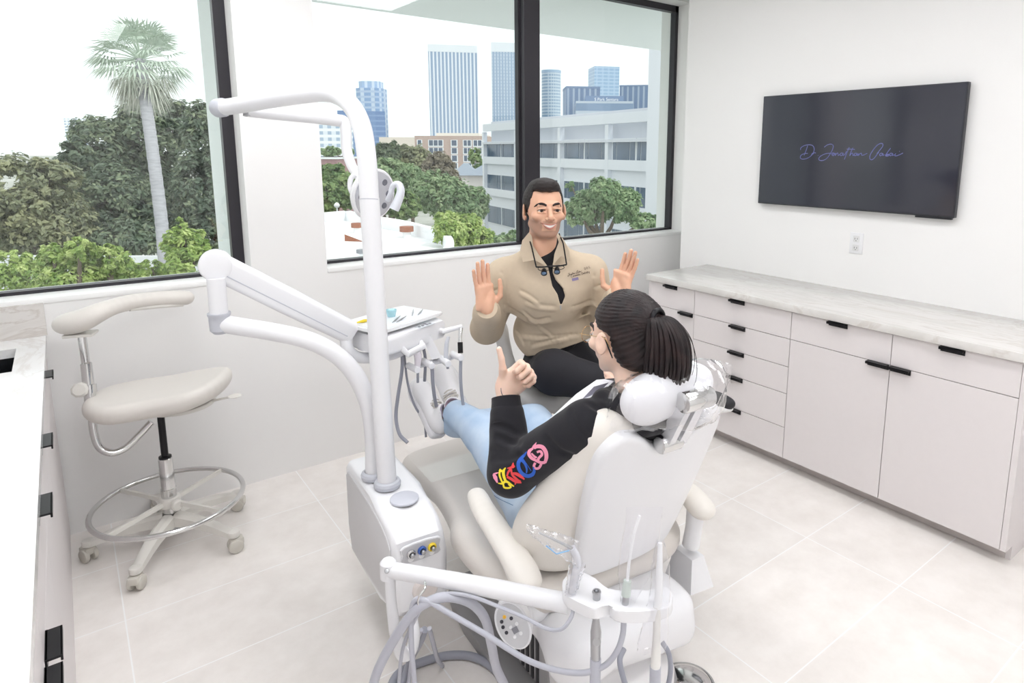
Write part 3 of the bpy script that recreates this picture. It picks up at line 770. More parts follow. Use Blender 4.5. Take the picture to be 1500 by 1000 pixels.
def leaves(blobs, size, n, seed, mt, parent, name='foliage', aspect=1.0):
    r = np.random.default_rng(seed)
    vol = np.array([b[1][0]*b[1][1]+b[1][0]*b[1][2] for b in blobs]); cnt = r.multinomial(n, vol/vol.sum())
    Cs = []; Nn = []; tone = []
    for (c, rad), k in zip(blobs, cnt):
        # clumps on the blob surface
        kc = max(6, k//28)
        d = r.normal(size=(kc, 3)); d /= np.linalg.norm(d, axis=1)[:, None]
        cc = np.array(c)+d*np.array(rad)*(0.72+0.28*r.random((kc, 1)))
        cr_ = np.mean(rad)*0.22; ct = r.random(kc)
        i = r.integers(0, kc, k)
        o = r.normal(size=(k, 3)); o /= np.linalg.norm(o, axis=1)[:, None]
        pos = cc[i]+o*cr_*(r.random((k, 1))**0.4)
        Cs.append(pos); nn = o*0.7+d[i]*0.6+np.array([0, 0, 0.7])+r.normal(size=(k, 3))*0.45
        Nn.append(nn/np.linalg.norm(nn, axis=1)[:, None]); tone.append(np.clip(ct[i]*0.6+r.random(k)*0.4, 0, 1))
    P = np.concatenate(Cs); Nn = np.concatenate(Nn); tone = np.concatenate(tone); K = len(P)
    t1 = np.cross(Nn, r.normal(size=(K, 3))); t1 /= np.linalg.norm(t1, axis=1)[:, None]; t2 = np.cross(Nn, t1)
    s = size*(0.6+0.8*r.random((K, 1)))
    V = np.stack([P-t1*s*aspect, P-t2*s*0.45+Nn*s*0.12, P+t1*s*aspect-Nn*s*0.15, P+t2*s*0.45+Nn*s*0.12], 1).reshape(-1, 3)
    me = bpy.data.meshes.new(name); me.vertices.add(4*K); me.vertices.foreach_set('co', V.astype(np.float32).ravel())
    me.loops.add(4*K); me.loops.foreach_set('vertex_index', np.arange(4*K, dtype=np.int32))
    me.polygons.add(K); me.polygons.foreach_set('loop_start', np.arange(0, 4*K, 4, dtype=np.int32)); me.polygons.foreach_set('loop_total', np.full(K, 4, np.int32))
    me.update(calc_edges=True)
    a = me.attributes.new('tone', 'FLOAT', 'POINT'); a.data.foreach_set('value', np.repeat(tone, 4).astype(np.float32))
    return link(name, me, mt, parent, False)
LM = {'dark': leafmat('leaf_dark', '#5c6c60', '#7c8c77', '#a3ae8c'), 'olive': leafmat('leaf_olive', '#757d6b', '#989e80', '#bdbd95'),
      'mid': leafmat('leaf_mid', '#63805a', '#8aa56e', '#b5c78a'), 'bright': leafmat('leaf_bright', '#7d9c58', '#a9c070', '#dbe5a2'),
      'brown': leafmat('leaf_brown', '#7b766c', '#98917f', '#b5ad98'), 'pale': leafmat('leaf_pale', '#6d8a68', '#96b086', '#c3d2a8')}  # leaf tones lightened and greyed, so the colour carries the haze
def tree(spec, label, kind, d, size, n, seed, name='leafy_tree', depthk=0.8, stuffed=True):
    """spec: list of (u, v, ru, rv) crown masses seen at distance d"""
    blobs = []
    r = random.Random(seed)
    for (u, v, ru, rv) in spec:
        dd = d+r.uniform(-0.03, 0.03)*d; c = at(u, v, dd); blobs.append((tuple(c), (ru*dd/FPX, ru*dd/FPX*depthk, rv*dd/FPX)))
    cx = sum(b[0][0] for b in blobs)/len(blobs); cy = sum(b[0][1] for b in blobs)/len(blobs); zl = min(b[0][2]-b[1][2]*0.4 for b in blobs)
    t = thing(name, label, 'tree', (cx, cy, GZ))
    leaves(blobs, size*0.62, int(n*2.4), seed, LM[kind], t)
    tr = MB(); th = max(0.12, 0.02*(zl-GZ+2)); base = Vector((cx, cy, GZ)); fork = Vector((cx, cy, max(zl-1.0, GZ+1)))
    th *= 0.6 if d < 20 else 1.0; tr.tube([base, base.lerp(fork, 0.5)+Vector((0.1, 0.05, 0)), fork], [th*1.3, th, th*0.8], 8)
    for b in blobs:
        tr.tube([fork, (fork+Vector(b[0]))/2+Vector((0, 0, -0.2)), Vector(b[0])+Vector((0, 0, b[1][2]*0.3))], [th*0.6, th*0.4, th*0.12], 6)
    tr.build('trunk', BARK, t)
    return t
tree([(25, 285, 55, 55), (70, 320, 60, 50), (20, 340, 60, 40), (75, 262, 35, 30)], 'olive green tree filling the lower left of the left window', 'olive', 40, 0.30, 9000, 1)
tree([(145, 215, 38, 45), (120, 280, 50, 60), (170, 300, 50, 60), (115, 225, 20, 28)], 'broad grey-green tree left of the palm trunk', 'dark', 46, 0.32, 10000, 2)
tree([(215, 200, 45, 50), (195, 265, 55, 60), (240, 320, 60, 50), (255, 180, 30, 35)], 'tall dark green tree behind the palm trunk', 'dark', 50, 0.32, 12000, 3)
tree([(298, 205, 28, 55), (300, 280, 40, 60), (300, 340, 45, 30), (335, 250, 30, 80)], 'tall dark conical tree beside the right frame of the left window', 'dark', 47, 0.30, 8000, 4)
tree([(95, 345, 70, 25), (190, 350, 60, 25), (5, 360, 50, 25)], 'low shadowy shrub mass behind the white boundary wall', 'dark', 43, 0.3, 6000, 5)
tree([(15, 392, 34, 24), (45, 405, 30, 25), (-10, 415, 40, 25)], 'bright leafy treetop at the far left above the sill', 'bright', 14, 0.085, 2600, 6)
tree([(88, 378, 26, 22), (118, 366, 20, 20), (105, 402, 45, 24), (75, 370, 12, 10)], 'bright leafy treetop in the middle of the left window', 'bright', 13, 0.085, 3200, 7)
tree([(160, 380, 24, 22), (165, 402, 40, 22), (155, 365, 10, 8)], 'bright leafy treetop just left of the palm trunk', 'bright', 13.5, 0.085, 2600, 8)
tree([(272, 360, 30, 28), (266, 333, 9, 14), (285, 390, 38, 30), (222, 398, 22, 16)], 'bright leafy treetop right of the palm trunk', 'bright', 13, 0.085, 3200, 9)
# right window
tree([(560, 240, 18, 30), (575, 225, 12, 18)], 'narrow dark olive tree below the beige building', 'dark', 82, 0.45, 3500, 11)
tree([(610, 240, 26, 26), (592, 228, 14, 16)], 'grey-green loose tree in the middle distance', 'olive', 85, 0.45, 3500, 12)
tree([(642, 250, 24, 26), (655, 265, 18, 24)], 'brownish tree below the brick apartment building', 'brown', 80, 0.45, 3500, 13)
tree([(570, 255, 28, 22), (595, 262, 28, 22)], 'mid green rounded tree beside the lamp head', 'pale', 66, 0.36, 3500, 14)
tree([(490, 258, 22, 18), (478, 285, 20, 26), (505, 280, 26, 24)], 'light green tree left of the lamp pole', 'mid', 56, 0.3, 4500, 15)
tree([(560, 288, 30, 24), (590, 300, 26, 20), (540, 275, 20, 20)], 'dark green tree directly behind the white roof', 'mid', 46, 0.26, 4500, 16)
tree([(632, 275, 32, 24), (655, 290, 42, 28), (690, 298, 28, 26)], 'wide yellow-green tree in front of the houses', 'pale', 58, 0.32, 6000, 17)
tree([(672, 338, 38, 22), (655, 322, 20, 14), (700, 348, 26, 14), (690, 325, 18, 12)], 'bright yellow-green treetop at the edge of the white roof', 'bright', 32, 0.17, 4500, 18)
tree([(696, 228, 10, 12), (700, 240, 10, 10)], 'small green tree in front of the brick balconies', 'mid', 125, 0.5, 900, 19)
tree([(738, 352, 18, 10), (752, 345, 10, 8)], 'small pale tree at the foot of the white office building', 'pale', 40, 0.18, 1100, 20)
tree([(885, 280, 26, 20), (868, 302, 34, 24), (910, 300, 32, 24), (845, 310, 20, 20), (945, 325, 24, 12), (836, 272, 8, 6)], 'large green tree in front of the white office building', 'pale', 34, 0.18, 7000, 21)
tree([(512, 222, 8, 5), (485, 222, 14, 7)], 'hazy green tree under the white apartment tower', 'pale', 200, 0.8, 800, 22)

# boundary wall beyond the near treetops
a = at(-60, 398, 36); b = at(318, 362, 36)
d_ = (b-a).normalized(); nn = Vector((-d_.y, d_.x, 0))*0.25
ztp = at(200, 375, 36).z
bw = MB(); a.z = b.z = 0
bw.loft([[a+Vector((0, 0, GZ)), a+nn+Vector((0, 0, GZ)), a+nn+Vector((0, 0, ztp)), a+Vector((0, 0, ztp))], [b+Vector((0, 0, GZ)), b+nn+Vector((0, 0, GZ)), b+nn+Vector((0, 0, ztp)), b+Vector((0, 0, ztp))]])
tag(bw.build('boundary_wall', mat('white_painted_wall', '#dfe2e6', 0.8, noise=0.08, scale=1.5), smooth=False), 'long white boundary wall seen between the near treetops', 'wall')

# palm
pr = random.Random(3)
base = at(246, 430, 21.5); topp = at(206, 88, 22.5); base.z = GZ
low = at(246, 430, 21.5)
pt = thing('palm_tree', 'tall fan palm with a ringed grey trunk outside the left window', 'palm tree', base)
tk = MB(); path = catmull([base, low, at(236, 320, 21.7), at(222, 210, 22), at(212, 140, 22.4), topp], 14)
rr = [0.17+0.03*(1-i/len(path))+(0.012 if i % 2 else 0) for i in range(len(path))]
tk.tube(path, rr, 14); tk.build('trunk', mat('palm_trunk', '#adadb3', 0.9, noise=0.2, scale=3, stretch=(1, 1, 6)), pt)
def frond(m, o, dirv, L, droop, blades, stalk, wid):
    d_ = dirv.normalized(); side = d_.cross(Vector((0, 0, 1)))
    if side.length < 0.1: side = Vector((1, 0, 0))
    side.normalize(); up = side.cross(d_)
    hub = o+d_*stalk+Vector((0, 0, -droop*0.3*stalk))
    m.tube([o, (o+hub)/2+up*0.03, hub], [0.02, 0.015, 0.012], 4)
    for i in range(blades):
        a_ = (i/(blades-1)-0.5)*R(150); v = d_*math.cos(a_)+side*math.sin(a_)
        l = L*(0.75+0.25*math.cos(a_))*pr.uniform(0.9, 1.1); q1 = hub+v*l*0.55; q2 = hub+v*l+Vector((0, 0, -droop*l*0.55))
        wv = v.cross(up).normalized()*wid
        m.face([hub, q1-wv, q2, q1+wv])
g1 = MB(); g2 = MB()
for i in range(64):
    az = pr.uniform(0, 2*PI); el = pr.uniform(-0.35, 1.2); dv = Vector((math.cos(az)*math.cos(el), math.sin(az)*math.cos(el), math.sin(el)))
    frond(g1, topp, dv, 0.85, 0.4 if el > 0.3 else 0.7, 13, 0.95, 0.03)
for i in range(34):
    az = pr.uniform(0, 2*PI); el = pr.uniform(-1.25, -0.4); dv = Vector((math.cos(az)*math.cos(el), math.sin(az)*math.cos(el), math.sin(el)))
    frond(g2, topp-Vector((0, 0, 0.15)), dv, 0.8, 1.0, 11, 0.6, 0.03)
g1.build('fronds', mat('palm_green', '#b5c4b6', 0.6, col2='#c9d4c6', scale=3), pt, smooth=False); g2.build('dry_fronds', mat('palm_dry', '#cfcec4', 0.8, col2='#b7bdb0', scale=3), pt, smooth=False)  # both frond colours whitened, haze painted into them
# ================================================================== DENTAL CHAIR AND UNIT
CO = Vector((-2.282, -2.103, 0)); CRZ = R(-5)
CM = Matrix.Translation(CO) @ Matrix.Rotation(CRZ, 4, 'Z'); CMI = CM.inverted()
def cl(u, v, d): return CMI @ at(u, v, d)
def poly2(poly):
    P_ = np.array(poly, float); Q_ = np.roll(P_, -1, 0)
    def fn(x, y):
        d = np.full(x.shape, 1e9); s = np.ones(x.shape)
        for a, b in zip(P_, Q_):
            e = b-a; wx = x-a[0]; wy = y-a[1]
            t = np.clip((wx*e[0]+wy*e[1])/(e@e), 0, 1); dx = wx-e[0]*t; dy = wy-e[1]*t
            d = np.minimum(d, dx*dx+dy*dy)
            c1 = y >= a[1]; c2 = y < b[1]; c3 = e[0]*wy > e[1]*wx
            s = np.where((c1 & c2 & c3) | (~c1 & ~c2 & ~c3), -s, s)
        return s*np.sqrt(d)
    return fn
def slab(poly, M, z0, z1, rad, bend=None):
    """extruded polygon with rounded rim; M maps local to space; bend(x,y)->z offset"""
    f2 = poly2(poly); Mi = np.array(M.inverted()); Mm = np.array(M); hz = (z1-z0)/2-rad; zc = (z0+z1)/2
    def fn(p):
        q = p@Mi[:3, :3].T+Mi[:3, 3]; x = q[..., 0]; y = q[..., 1]; z = q[..., 2]-zc
        if bend is not None: z = z-bend(x, y)
        a = f2(x, y)+rad; b = np.abs(z)-hz
        return np.sqrt(np.maximum(a, 0)**2+np.maximum(b, 0)**2)+np.minimum(np.maximum(a, b), 0)-rad
    P_ = np.array(poly); mb = 0.0 if bend is None else 0.08
    cs = [Mm[:3, :3]@np.array([x, y, z])+Mm[:3, 3] for x in (P_[:, 0].min(), P_[:, 0].max()) for y in (P_[:, 1].min(), P_[:, 1].max()) for z in (z0-mb, z1+mb)]
    cs = np.array(cs); return fn, (cs.min(0), cs.max(0))
def smoothpoly(pts, n=5): return [(p.x, p.y) for p in catmull([(x, y, 0) for x, y in pts], n, True)]
def sdf_obj(prims, name, m, parent, h=0.006, k=0.02, pad=0.03, smooth=1, disp=None, cuts=()):
    lo = np.min([p[1][0] for p in prims], 0)-pad; hi = np.max([p[1][1] for p in prims], 0)+pad
    F = Field(lo, hi, h)
    for p in prims: F.add(p, k)
    for p in cuts: F.add(p, 0.008, 's')
    if disp: F.disp(disp)
    o = F.build(name, m, None, smooth)
    if parent is not None: o.parent = parent
    return o
def loc_build(mb, name, m, parent, smooth=True, ang=35):
    o = mb.build(name, m, None, smooth, ang); o.parent = parent; return o

UPH = mat('ivory_upholstery', '#ebe6df', 0.42, noise=0.01, scale=40, bump=0.0003, bscale=400)
UPH2 = mat('greige_upholstery', '#dcd6d0', 0.32, bump=0.0003, bscale=400)
SHL = mat('white_shell', '#ebebee', 0.28, coat=0.3)
GRM = mat('grey_metal_base', '#a2a1a2', 0.45, metal=0.1)
DGM = mat('dark_grey_base', '#77767a', 0.5)
CHR = mat('chrome', '#dadada', 0.12, metal=1.0)
STL = mat('satin_steel', '#b9babd', 0.3, metal=1.0)
HOS = mat('grey_hose', '#b9bac4', 0.4)
HOS2 = mat('darker_grey_hose', '#9b9da8', 0.4)
GRP = mat('grey_plastic', '#c3c5cd', 0.4)
PLAS = glassmat('clear_plastic_film', (0.975, 0.975, 0.985), 1.5, 0.12, 1.8)
PLASD = glassmat('clear_plastic_bag', (0.95, 0.95, 0.965), 1.5, 0.22, 4.0)

ch = thing('dental_chair', 'ivory and white dental patient chair holding the patient in the black hoodie', 'dental chair', CO, rz=CRZ)
# seat and leg rest
half = [(0.0, 0.0), (0.22, 0.0), (0.31, 0.07), (0.335, 0.26), (0.325, 0.42), (0.275, 0.56), (0.262, 0.75), (0.285, 0.98), (0.25, 1.06), (0.12, 1.09), (0.0, 1.095)]
outl = smoothpoly(half+[(-x, y) for x, y in half[1:-1][::-1]], 4)
def sb(x, y):
    return 0.015*np.clip((0.55-y)/0.5, -1.2, 1)-0.10*np.maximum(0, 0.02-0.0*x)*0+0.12*np.maximum(np.abs(x)-0.16, 0)*np.clip((0.6-y)*4, 0, 1)-0.02*np.exp(-((y-0.55)/0.12)**2)
sdf_obj([slab(outl, Matrix.Translation((0, 0, 0)), 0.375, 0.475, 0.045, sb)], 'seat_cushion', UPH2, ch, 0.007)
def tilt(o, a): return Matrix.Translation(o) @ Matrix.Rotation(a, 4, 'X')
# back rest frame: x = across, y = up the back, z = towards the patient
BR = Matrix.Translation((0, 0.02, 0.49)) @ Matrix(((1, 0, 0), (0, -math.sin(R(24)), math.cos(R(24))), (0, math.cos(R(24)), math.sin(R(24))))).to_4x4()
hb = [(0.0, -0.01), (0.16, -0.015), (0.25, 0.02), (0.29, 0.10), (0.287, 0.20), (0.252, 0.32), (0.218, 0.43), (0.200, 0.52), (0.155, 0.565), (0.095, 0.56), (0.045, 0.515), (0.0, 0.505)]
ob_ = smoothpoly(hb+[(-x, y) for x, y in hb[1:-1][::-1]], 4)
sdf_obj([slab(ob_, BR, 0.0, 0.095, 0.045, lambda x, y: 0.9*np.maximum(np.abs(x)-0.05, 0)**2)], 'back_cushion', UPH, ch, 0.006)
hs = [(0.0, 0.025), (0.10, 0.027), (0.155, 0.04), (0.175, 0.10), (0.195, 0.25), (0.208, 0.40), (0.200, 0.50), (0.160, 0.55), (0.10, 0.535), (0.05, 0.492), (0.0, 0.482)]
os_ = smoothpoly([(x+0.016, y) for x, y in hs+[(-x, y) for x, y in hs[1:-1][::-1]]], 4)
sdf_obj([slab(os_, BR, -0.032, 0.012, 0.014, lambda x, y: 0.9*np.maximum(np.abs(x)-0.05, 0)**2-0.012*np.cos(y*5))], 'back_shell', SHL, ch, 0.005)
# headrest
def bl(x, y, z): return BR @ Vector((x, y, z))
hc = bl(-0.018, 0.622, 0.03)
HM = (Matrix.Translation(hc) @ BR.to_3x3().to_4x4())
sdf_obj([ell(hc, (0.12, 0.069, 0.05), BR.to_3x3()), ell(bl(-0.072, 0.618, 0.03), (0.058, 0.062, 0.05), BR.to_3x3()), ell(bl(0.062, 0.632, 0.03), (0.068, 0.060, 0.048), BR.to_3x3())], 'headrest', mat('white_headrest', '#efeff2', 0.3), ch, 0.005, 0.03)
br = MB()
br.cyl(bl(-0.025, 0.655, -0.035), bl(0.065, 0.655, -0.035), 0.026, n=28, bev=0.004); loc_build(br, 'headrest_hinge', CHR, ch); br = MB(); br.cyl(bl(-0.035, 0.51, -0.028), bl(0.03, 0.51, -0.028), 0.023, n=28, bev=0.004)
loc_build(br, 'headrest_hinge', CHR, ch)
br = MB()
for xx, wd2 in ((-0.012, 0.010), (0.028, 0.014)):
    A_ = bl(xx, 0.655, -0.052); B_ = bl(xx, 0.51, -0.045); C_ = bl(xx, 0.655, -0.014); D_ = bl(xx, 0.51, -0.010); dx_ = Vector((wd2, 0, 0))
    br.loft([[A_-dx_, C_-dx_, C_+dx_, A_+dx_], [B_-dx_, D_-dx_, D_+dx_, B_+dx_]])
loc_build(br, 'headrest_link', mat('bright_satin_link', '#e4e4e8', 0.25, metal=0.4), ch, ang=30)
# plastic sleeve over the headrest
rs = np.random.default_rng(5)
def crinkle(amp, fr, seed=0):
    r_ = np.random.default_rng(seed); K = r_.normal(size=(7, 3))*fr; ph = r_.uniform(0, 6.28, 7)
    def fn(p):
        s = 0
        for k_, h_ in zip(K, ph): s = s+np.abs(np.sin(p@k_+h_))
        return (s/7-0.63)*amp
    return fn
def film(rings, seed, amp, name, m, parent, closed=True, sub=2):
    """thin crumpled film lofted through rings"""
    V = []; n = len(rings[0])
    R_ = [np.array([list(p) for p in r]) for r in rings]
    M_ = 6*len(rings); rr = []
    for i in range(M_+1):
        t = i/M_*(len(rings)-1); a = min(int(t), len(rings)-2); f = t-a; rr.append(R_[a]*(1-f)+R_[a+1]*f)
    r_ = np.random.default_rng(seed); fn = crinkle(amp, 90, seed)
    m_ = MB(); out = []
    for q in rr:
        c = q.mean(0); d = fn(q)[:, None]; e = q-c; L_ = np.linalg.norm(e, axis=1)[:, None]
        out.append(q+e/np.maximum(L_, 1e-5)*d+r_.normal(size=q.shape)*amp*0.12)
    m_.loft([[Vector(p) for p in q] for q in out], closed, False)
    o = m_.build(name, m, None, True, 18); o.parent = parent; return o
def ring(c, ax, ay, ra, rb, n=28):
    return [Vector(c)+Vector(ax)*ra*math.cos(2*PI*k/n)+Vector(ay)*rb*math.sin(2*PI*k/n) for k in range(n)]
bx, by, bz = Vector((1, 0, 0)), BR.to_3x3()@Vector((0, 1, 0)), BR.to_3x3()@Vector((0, 0, 1))
film([ring(bl(-0.165, 0.60, 0.035), by, bz, 0.065, 0.010), ring(bl(-0.14, 0.61, 0.035), by, bz, 0.072, 0.05), ring(bl(-0.06, 0.615, 0.03), by, bz, 0.078, 0.068), ring(bl(0.03, 0.62, 0.01), by, bz, 0.085, 0.085), ring(bl(0.09, 0.63, 0.005), by, bz, 0.085, 0.075), ring(bl(0.13, 0.63, 0.005), by, bz, 0.080, 0.03), ring(bl(0.155, 0.63, 0.0), by, bz, 0.07, 0.01)], 3, 0.010, 'headrest_cover', PLAS, ch)
# foot cover film
def fz(x, y): return 0.4785+float(sb(np.array(x), np.array(y)))
fm = MB()
g_ = [[(x*0.275*(0.97 if y < 1.0 else 0.9), y, 0.004+fz(x*0.27, y)) for x in np.linspace(-1, 1, 9)] for y in np.linspace(0.74, 1.08, 8)]
fm.loft([[Vector(p) for p in r_] for r_ in g_], False, False); loc_build(fm, 'foot_cover', glassmat('clear_foot_cover', (0.97, 0.965, 0.96), 1.5, 0.05, 1.6), ch)
# underside pan below the cushions
up = [(x*0.80, y*0.86+0.06) for x, y in outl]
loc_build(MB().prism(up, 0.335, 0.385, bev=0.015), 'seat_pan', SHL, ch)
# arm rests
for s in (-1, 1):
    P_ = catmull([(s*0.262, 0.36, 0.605), (s*0.29, 0.25, 0.618), (s*0.302, 0.12, 0.612), (s*0.308, 0.02, 0.598), (s*0.31, -0.035, 0.575)], 4)
    pr_ = []
    for i in range(len(P_)-1):
        t = i/(len(P_)-1); pr_.append(ecap(P_[i], P_[i+1], 0.030+0.011*t, (0, 0, 1), 0.72))
    ar = sdf_obj(pr_, 'armrest', UPH, ch, 0.005, 0.006)
    po = MB(); po.tube(catmull([(s*0.31, -0.01, 0.575), (s*0.312, 0.0, 0.50), (s*0.312, 0.01, 0.43)], 5), [0.030, 0.026, 0.028], 18)
    loc_build(po, 'armrest_post', SHL, ch)
    if s < 0: sdf_obj([slab(smoothpoly([(-0.05, 0.05), (0.05, 0.05), (0.055, -0.03), (0.0, -0.075), (-0.055, -0.03)], 4), Matrix.Translation((s*0.322, -0.01, 0.445)) @ Matrix.Rotation(R(90), 4, 'Y') @ Matrix.Rotation(R(90), 4, 'Z'), -0.028, 0.028, 0.02)] if s > 0 else
            [rbx((-0.312, 0.015, 0.44), (0.03, 0.05, 0.045), 0.02), cap((-0.31, 0.02, 0.43), (-0.2, 0.06, 0.40), 0.035)], 'arm_bracket', SHL, ch, 0.005, 0.02)
# right arm foot visible beyond the back
rb_ = MB(); rb_.loft([[(0.29, -0.02, 0.40), (0.34, -0.02, 0.40), (0.34, 0.06, 0.40), (0.29, 0.06, 0.40)], [(0.27, -0.04, 0.30), (0.37, -0.04, 0.29), (0.37, 0.08, 0.29), (0.27, 0.08, 0.30)]]); loc_build(rb_, 'arm_foot', SHL, ch, ang=25)
# key pad
kc = cl(751, 915, 1.575); kn = (CMI @ Vector(CAM)-kc).normalized(); kn = (kn+Vector((-0.25, -0.2, -0.25))).normalized()
KM = Matrix.Translation(kc) @ frame_from(kn, (0.3, -0.4, -0.8)).to_4x4()
kp = MB(); kr = [(0.062*math.cos(a)*(1.0 if math.cos(a) > 0 else 0.95), 0.040*math.sin(a)) for a in [2*PI*i/40 for i in range(40)]]
kp.prism(kr, -0.045, 0.0, M=KM, bev=0.006); kpo = loc_build(kp, 'keypad', SHL, ch)
o = MB().prism([(x*0.9, y*0.88) for x, y in kr], 0.0, 0.0015, M=KM).build('keypad_face', mat('keypad_face', '#cfcfd2', 0.4), None); o.parent = kpo
KD = mat('keypad_black', '#3a3a42', 0.4); KG = mat('keypad_grey', '#8b8b92', 0.4); KY = mat('keypad_amber', '#f2bd45', 0.4); KW = mat('keypad_white', '#f1f1f3', 0.4)
def btn(u, v, r, m_, sq=False):
    ray_ = (at(u, v, 1.0)-Vector(CAM)).normalized(); nw = (CM.to_3x3() @ (KM.to_3x3() @ Vector((0, 0, 1)))); cw = CM @ kc
    tt = (cw-Vector(CAM)).dot(nw)/ray_.dot(nw); p = KM.inverted() @ (CMI @ (Vector(CAM)+ray_*tt))
    b_ = MB()
    if sq: b_.box((p.x, p.y, 0.0025), (r*2, r*2, 0.002), bev=0.0006, M=KM)
    else: b_.lathe([(0, 0.0035), (r*0.8, 0.0034), (r, 0.002), (r, 0.001)], (p.x, p.y, 0), n=16, M=KM)
    q = b_.build('button', m_, None); q.parent = kpo
    return p
for (u, v, mm2) in [(739, 903, KY), (749, 905, KD), (735, 910, KD), (737, 918, KD), (742, 926, KD), (757, 913, KW), (748, 918, KW), (763, 927, KW), (754, 932, KW), (755, 922, KG)]:
    btn(u, v, 0.0045 if mm2 is not KG else 0.007, mm2, mm2 is KG)
# lower housings and base
sdf_obj([rbx((-0.02, 0.02, 0.345), (0.215, 0.17, 0.06), 0.045), ell((-0.16, -0.05, 0.335), (0.09, 0.11, 0.075)), ell((0.12, -0.05, 0.33), (0.10, 0.10, 0.07)), cap((-0.2, -0.06, 0.30), (0.16, -0.1, 0.28), 0.05)], 'tilt_housing', SHL, ch, 0.006, 0.03)
sdf_obj([rbx((0.0, 0.08, 0.18), (0.165, 0.16, 0.14), 0.05), rbx((0.0, -0.02, 0.12), (0.14, 0.12, 0.09), 0.04)], 'base_housing', mat('warm_white_housing', '#e3e1e2', 0.35), ch, 0.007, 0.03)
b = MB(); b.loft([[(-0.17, 0.08, 0.06), (0.17, 0.08, 0.06), (0.17, 0.12, 0.33), (-0.17, 0.12, 0.33)], [(-0.17, 0.62, 0.04), (0.17, 0.62, 0.04), (0.17, 0.60, 0.24), (-0.17, 0.60, 0.24)]]); loc_build(b, 'lift_arm', GRM, ch, ang=25)
b = MB()
for i in range(7): b.b2((-0.175, 0.14+i*0.03, 0.06), (0.175, 0.155+i*0.03, 0.325-i*0.012), 0.003)
loc_build(b, 'bellows', mat('black_bellows', '#3b3a3d', 0.7), ch)
bp_ = smoothpoly([(-0.22, -0.05), (0.22, -0.05), (0.24, 0.3), (0.22, 0.72), (0.0, 0.78), (-0.22, 0.72), (-0.24, 0.3)], 4)
loc_build(MB().prism(bp_, 0.0, 0.045, bev=0.012), 'base_plate', GRM, ch)

# ------------------------------------------------------------------ utility box with the posts
un = thing('dental_unit', 'white utility box with three coupling sockets and a grey oval cap beside the chair', 'dental unit', CM @ Vector((-0.43, 0.6, 0.2)), rz=CRZ)
UI = wm(un).inverted() @ CM
def uadd(mb, name, m, par=un, smooth=True, ang=35):
    o = mb.build(name, m, None, smooth, ang); 
    if par is un: o.matrix_basis = Matrix.Identity(4); o.data.transform(UI)
    else: o.data.transform(UI)
    o.parent = par; return o
prof = [(0.90, 0.20), (0.93, 0.30), (0.93, 0.53), (0.90, 0.558), (0.62, 0.558), (0.52, 0.552), (0.44, 0.530), (0.405, 0.50), (0.395, 0.44), (0.385, 0.285), (0.40, 0.262), (0.55, 0.235)]
BXM = Matrix(((0, 0, 1, 0), (1, 0, 0, 0), (0, 1, 0, 0), (0, 0, 0, 1)))
body = uadd(MB().prism(prof, -0.52, -0.352, M=BXM, bev=0.022, seg=3), 'body', SHL)
side = [(y*0.93+0.04, z*0.84+0.06) for y, z in prof]
uadd(MB().prism(side, -0.5235, -0.519, M=BXM, bev=0.002), 'side_panel', mat('grey_side_panel', '#d2d1d3', 0.45), body)
# socket recess
rc = smoothpoly([(-0.052, -0.026), (0.052, -0.026), (0.056, 0), (0.052, 0.026), (-0.052, 0.026), (-0.056, 0)], 3)
FMx = Matrix.Translation((-0.434, 0.3975, 0.462)) @ Matrix.Rotation(R(93), 4, 'X')
uadd(MB().prism([(x*1.06, y*1.12) for x, y in rc], -0.002, 0.0045, M=FMx, bev=0.002), 'socket_frame', SHL, body)
uadd(MB().prism(rc, 0.0045, 0.006, M=FMx), 'socket_plate', mat('grey_socket_plate', '#c9c9cd', 0.4), body)
for i, (xx, mm2) in enumerate(((-0.033, mat('chrome_coupling', '#cfcfd1', 0.15, metal=1)), (0.001, mat('blue_coupling', '#3e62ad', 0.4)), (0.033, mat('yellow_coupling', '#f0d23c', 0.4)))):
    s_ = uadd(MB().lathe([(0.013, 0.006), (0.014, 0.010), (0.012, 0.014), (0.009, 0.015), (0.009, 0.008)], (xx, 0.003, 0), n=22, M=FMx), 'coupling', mm2, body)
    uadd(MB().lathe([(0, 0.024), (0.006, 0.023), (0.007, 0.019), (0.0065, 0.008)], (xx+0.001, 0.002, 0), n=18, M=FMx), 'nozzle', STL, s_)
    uadd(MB().lathe([(0, 0.0085), (0.008, 0.008), (0.0095, 0.006)], (xx, -0.017, 0), n=18, M=FMx), 'knob', KW, body)
uadd(MB().box((0, -0.10, 0.0), (0.125, 0.11, 0.012), bev=0.01, M=FMx), 'front_recess', mat('recess_grey', '#dadadd', 0.4), body)
uadd(MB().lathe([(0, 0.030), (0.034, 0.030), (0.039, 0.026), (0.040, 0.006)], (0.005, -0.125, 0), n=30, M=FMx), 'drain_cap', mat('cream_cap', '#e2dad6', 0.35), body)
uadd(MB().lathe([(0, 0.004), (0.040, 0.004), (0.045, 0.001), (0.045, -0.004)], (-0.43, 0.545, 0.5585), n=36), 'oval_cap', mat('grey_cap', '#c8cad4', 0.35), body)
def wadd(mb, name, m, par, smooth=True, ang=35):
    """mesh drawn in room coordinates, parented to a thing"""
    o = mb.build(name, m, None, smooth, ang); adopt(o, par); return o
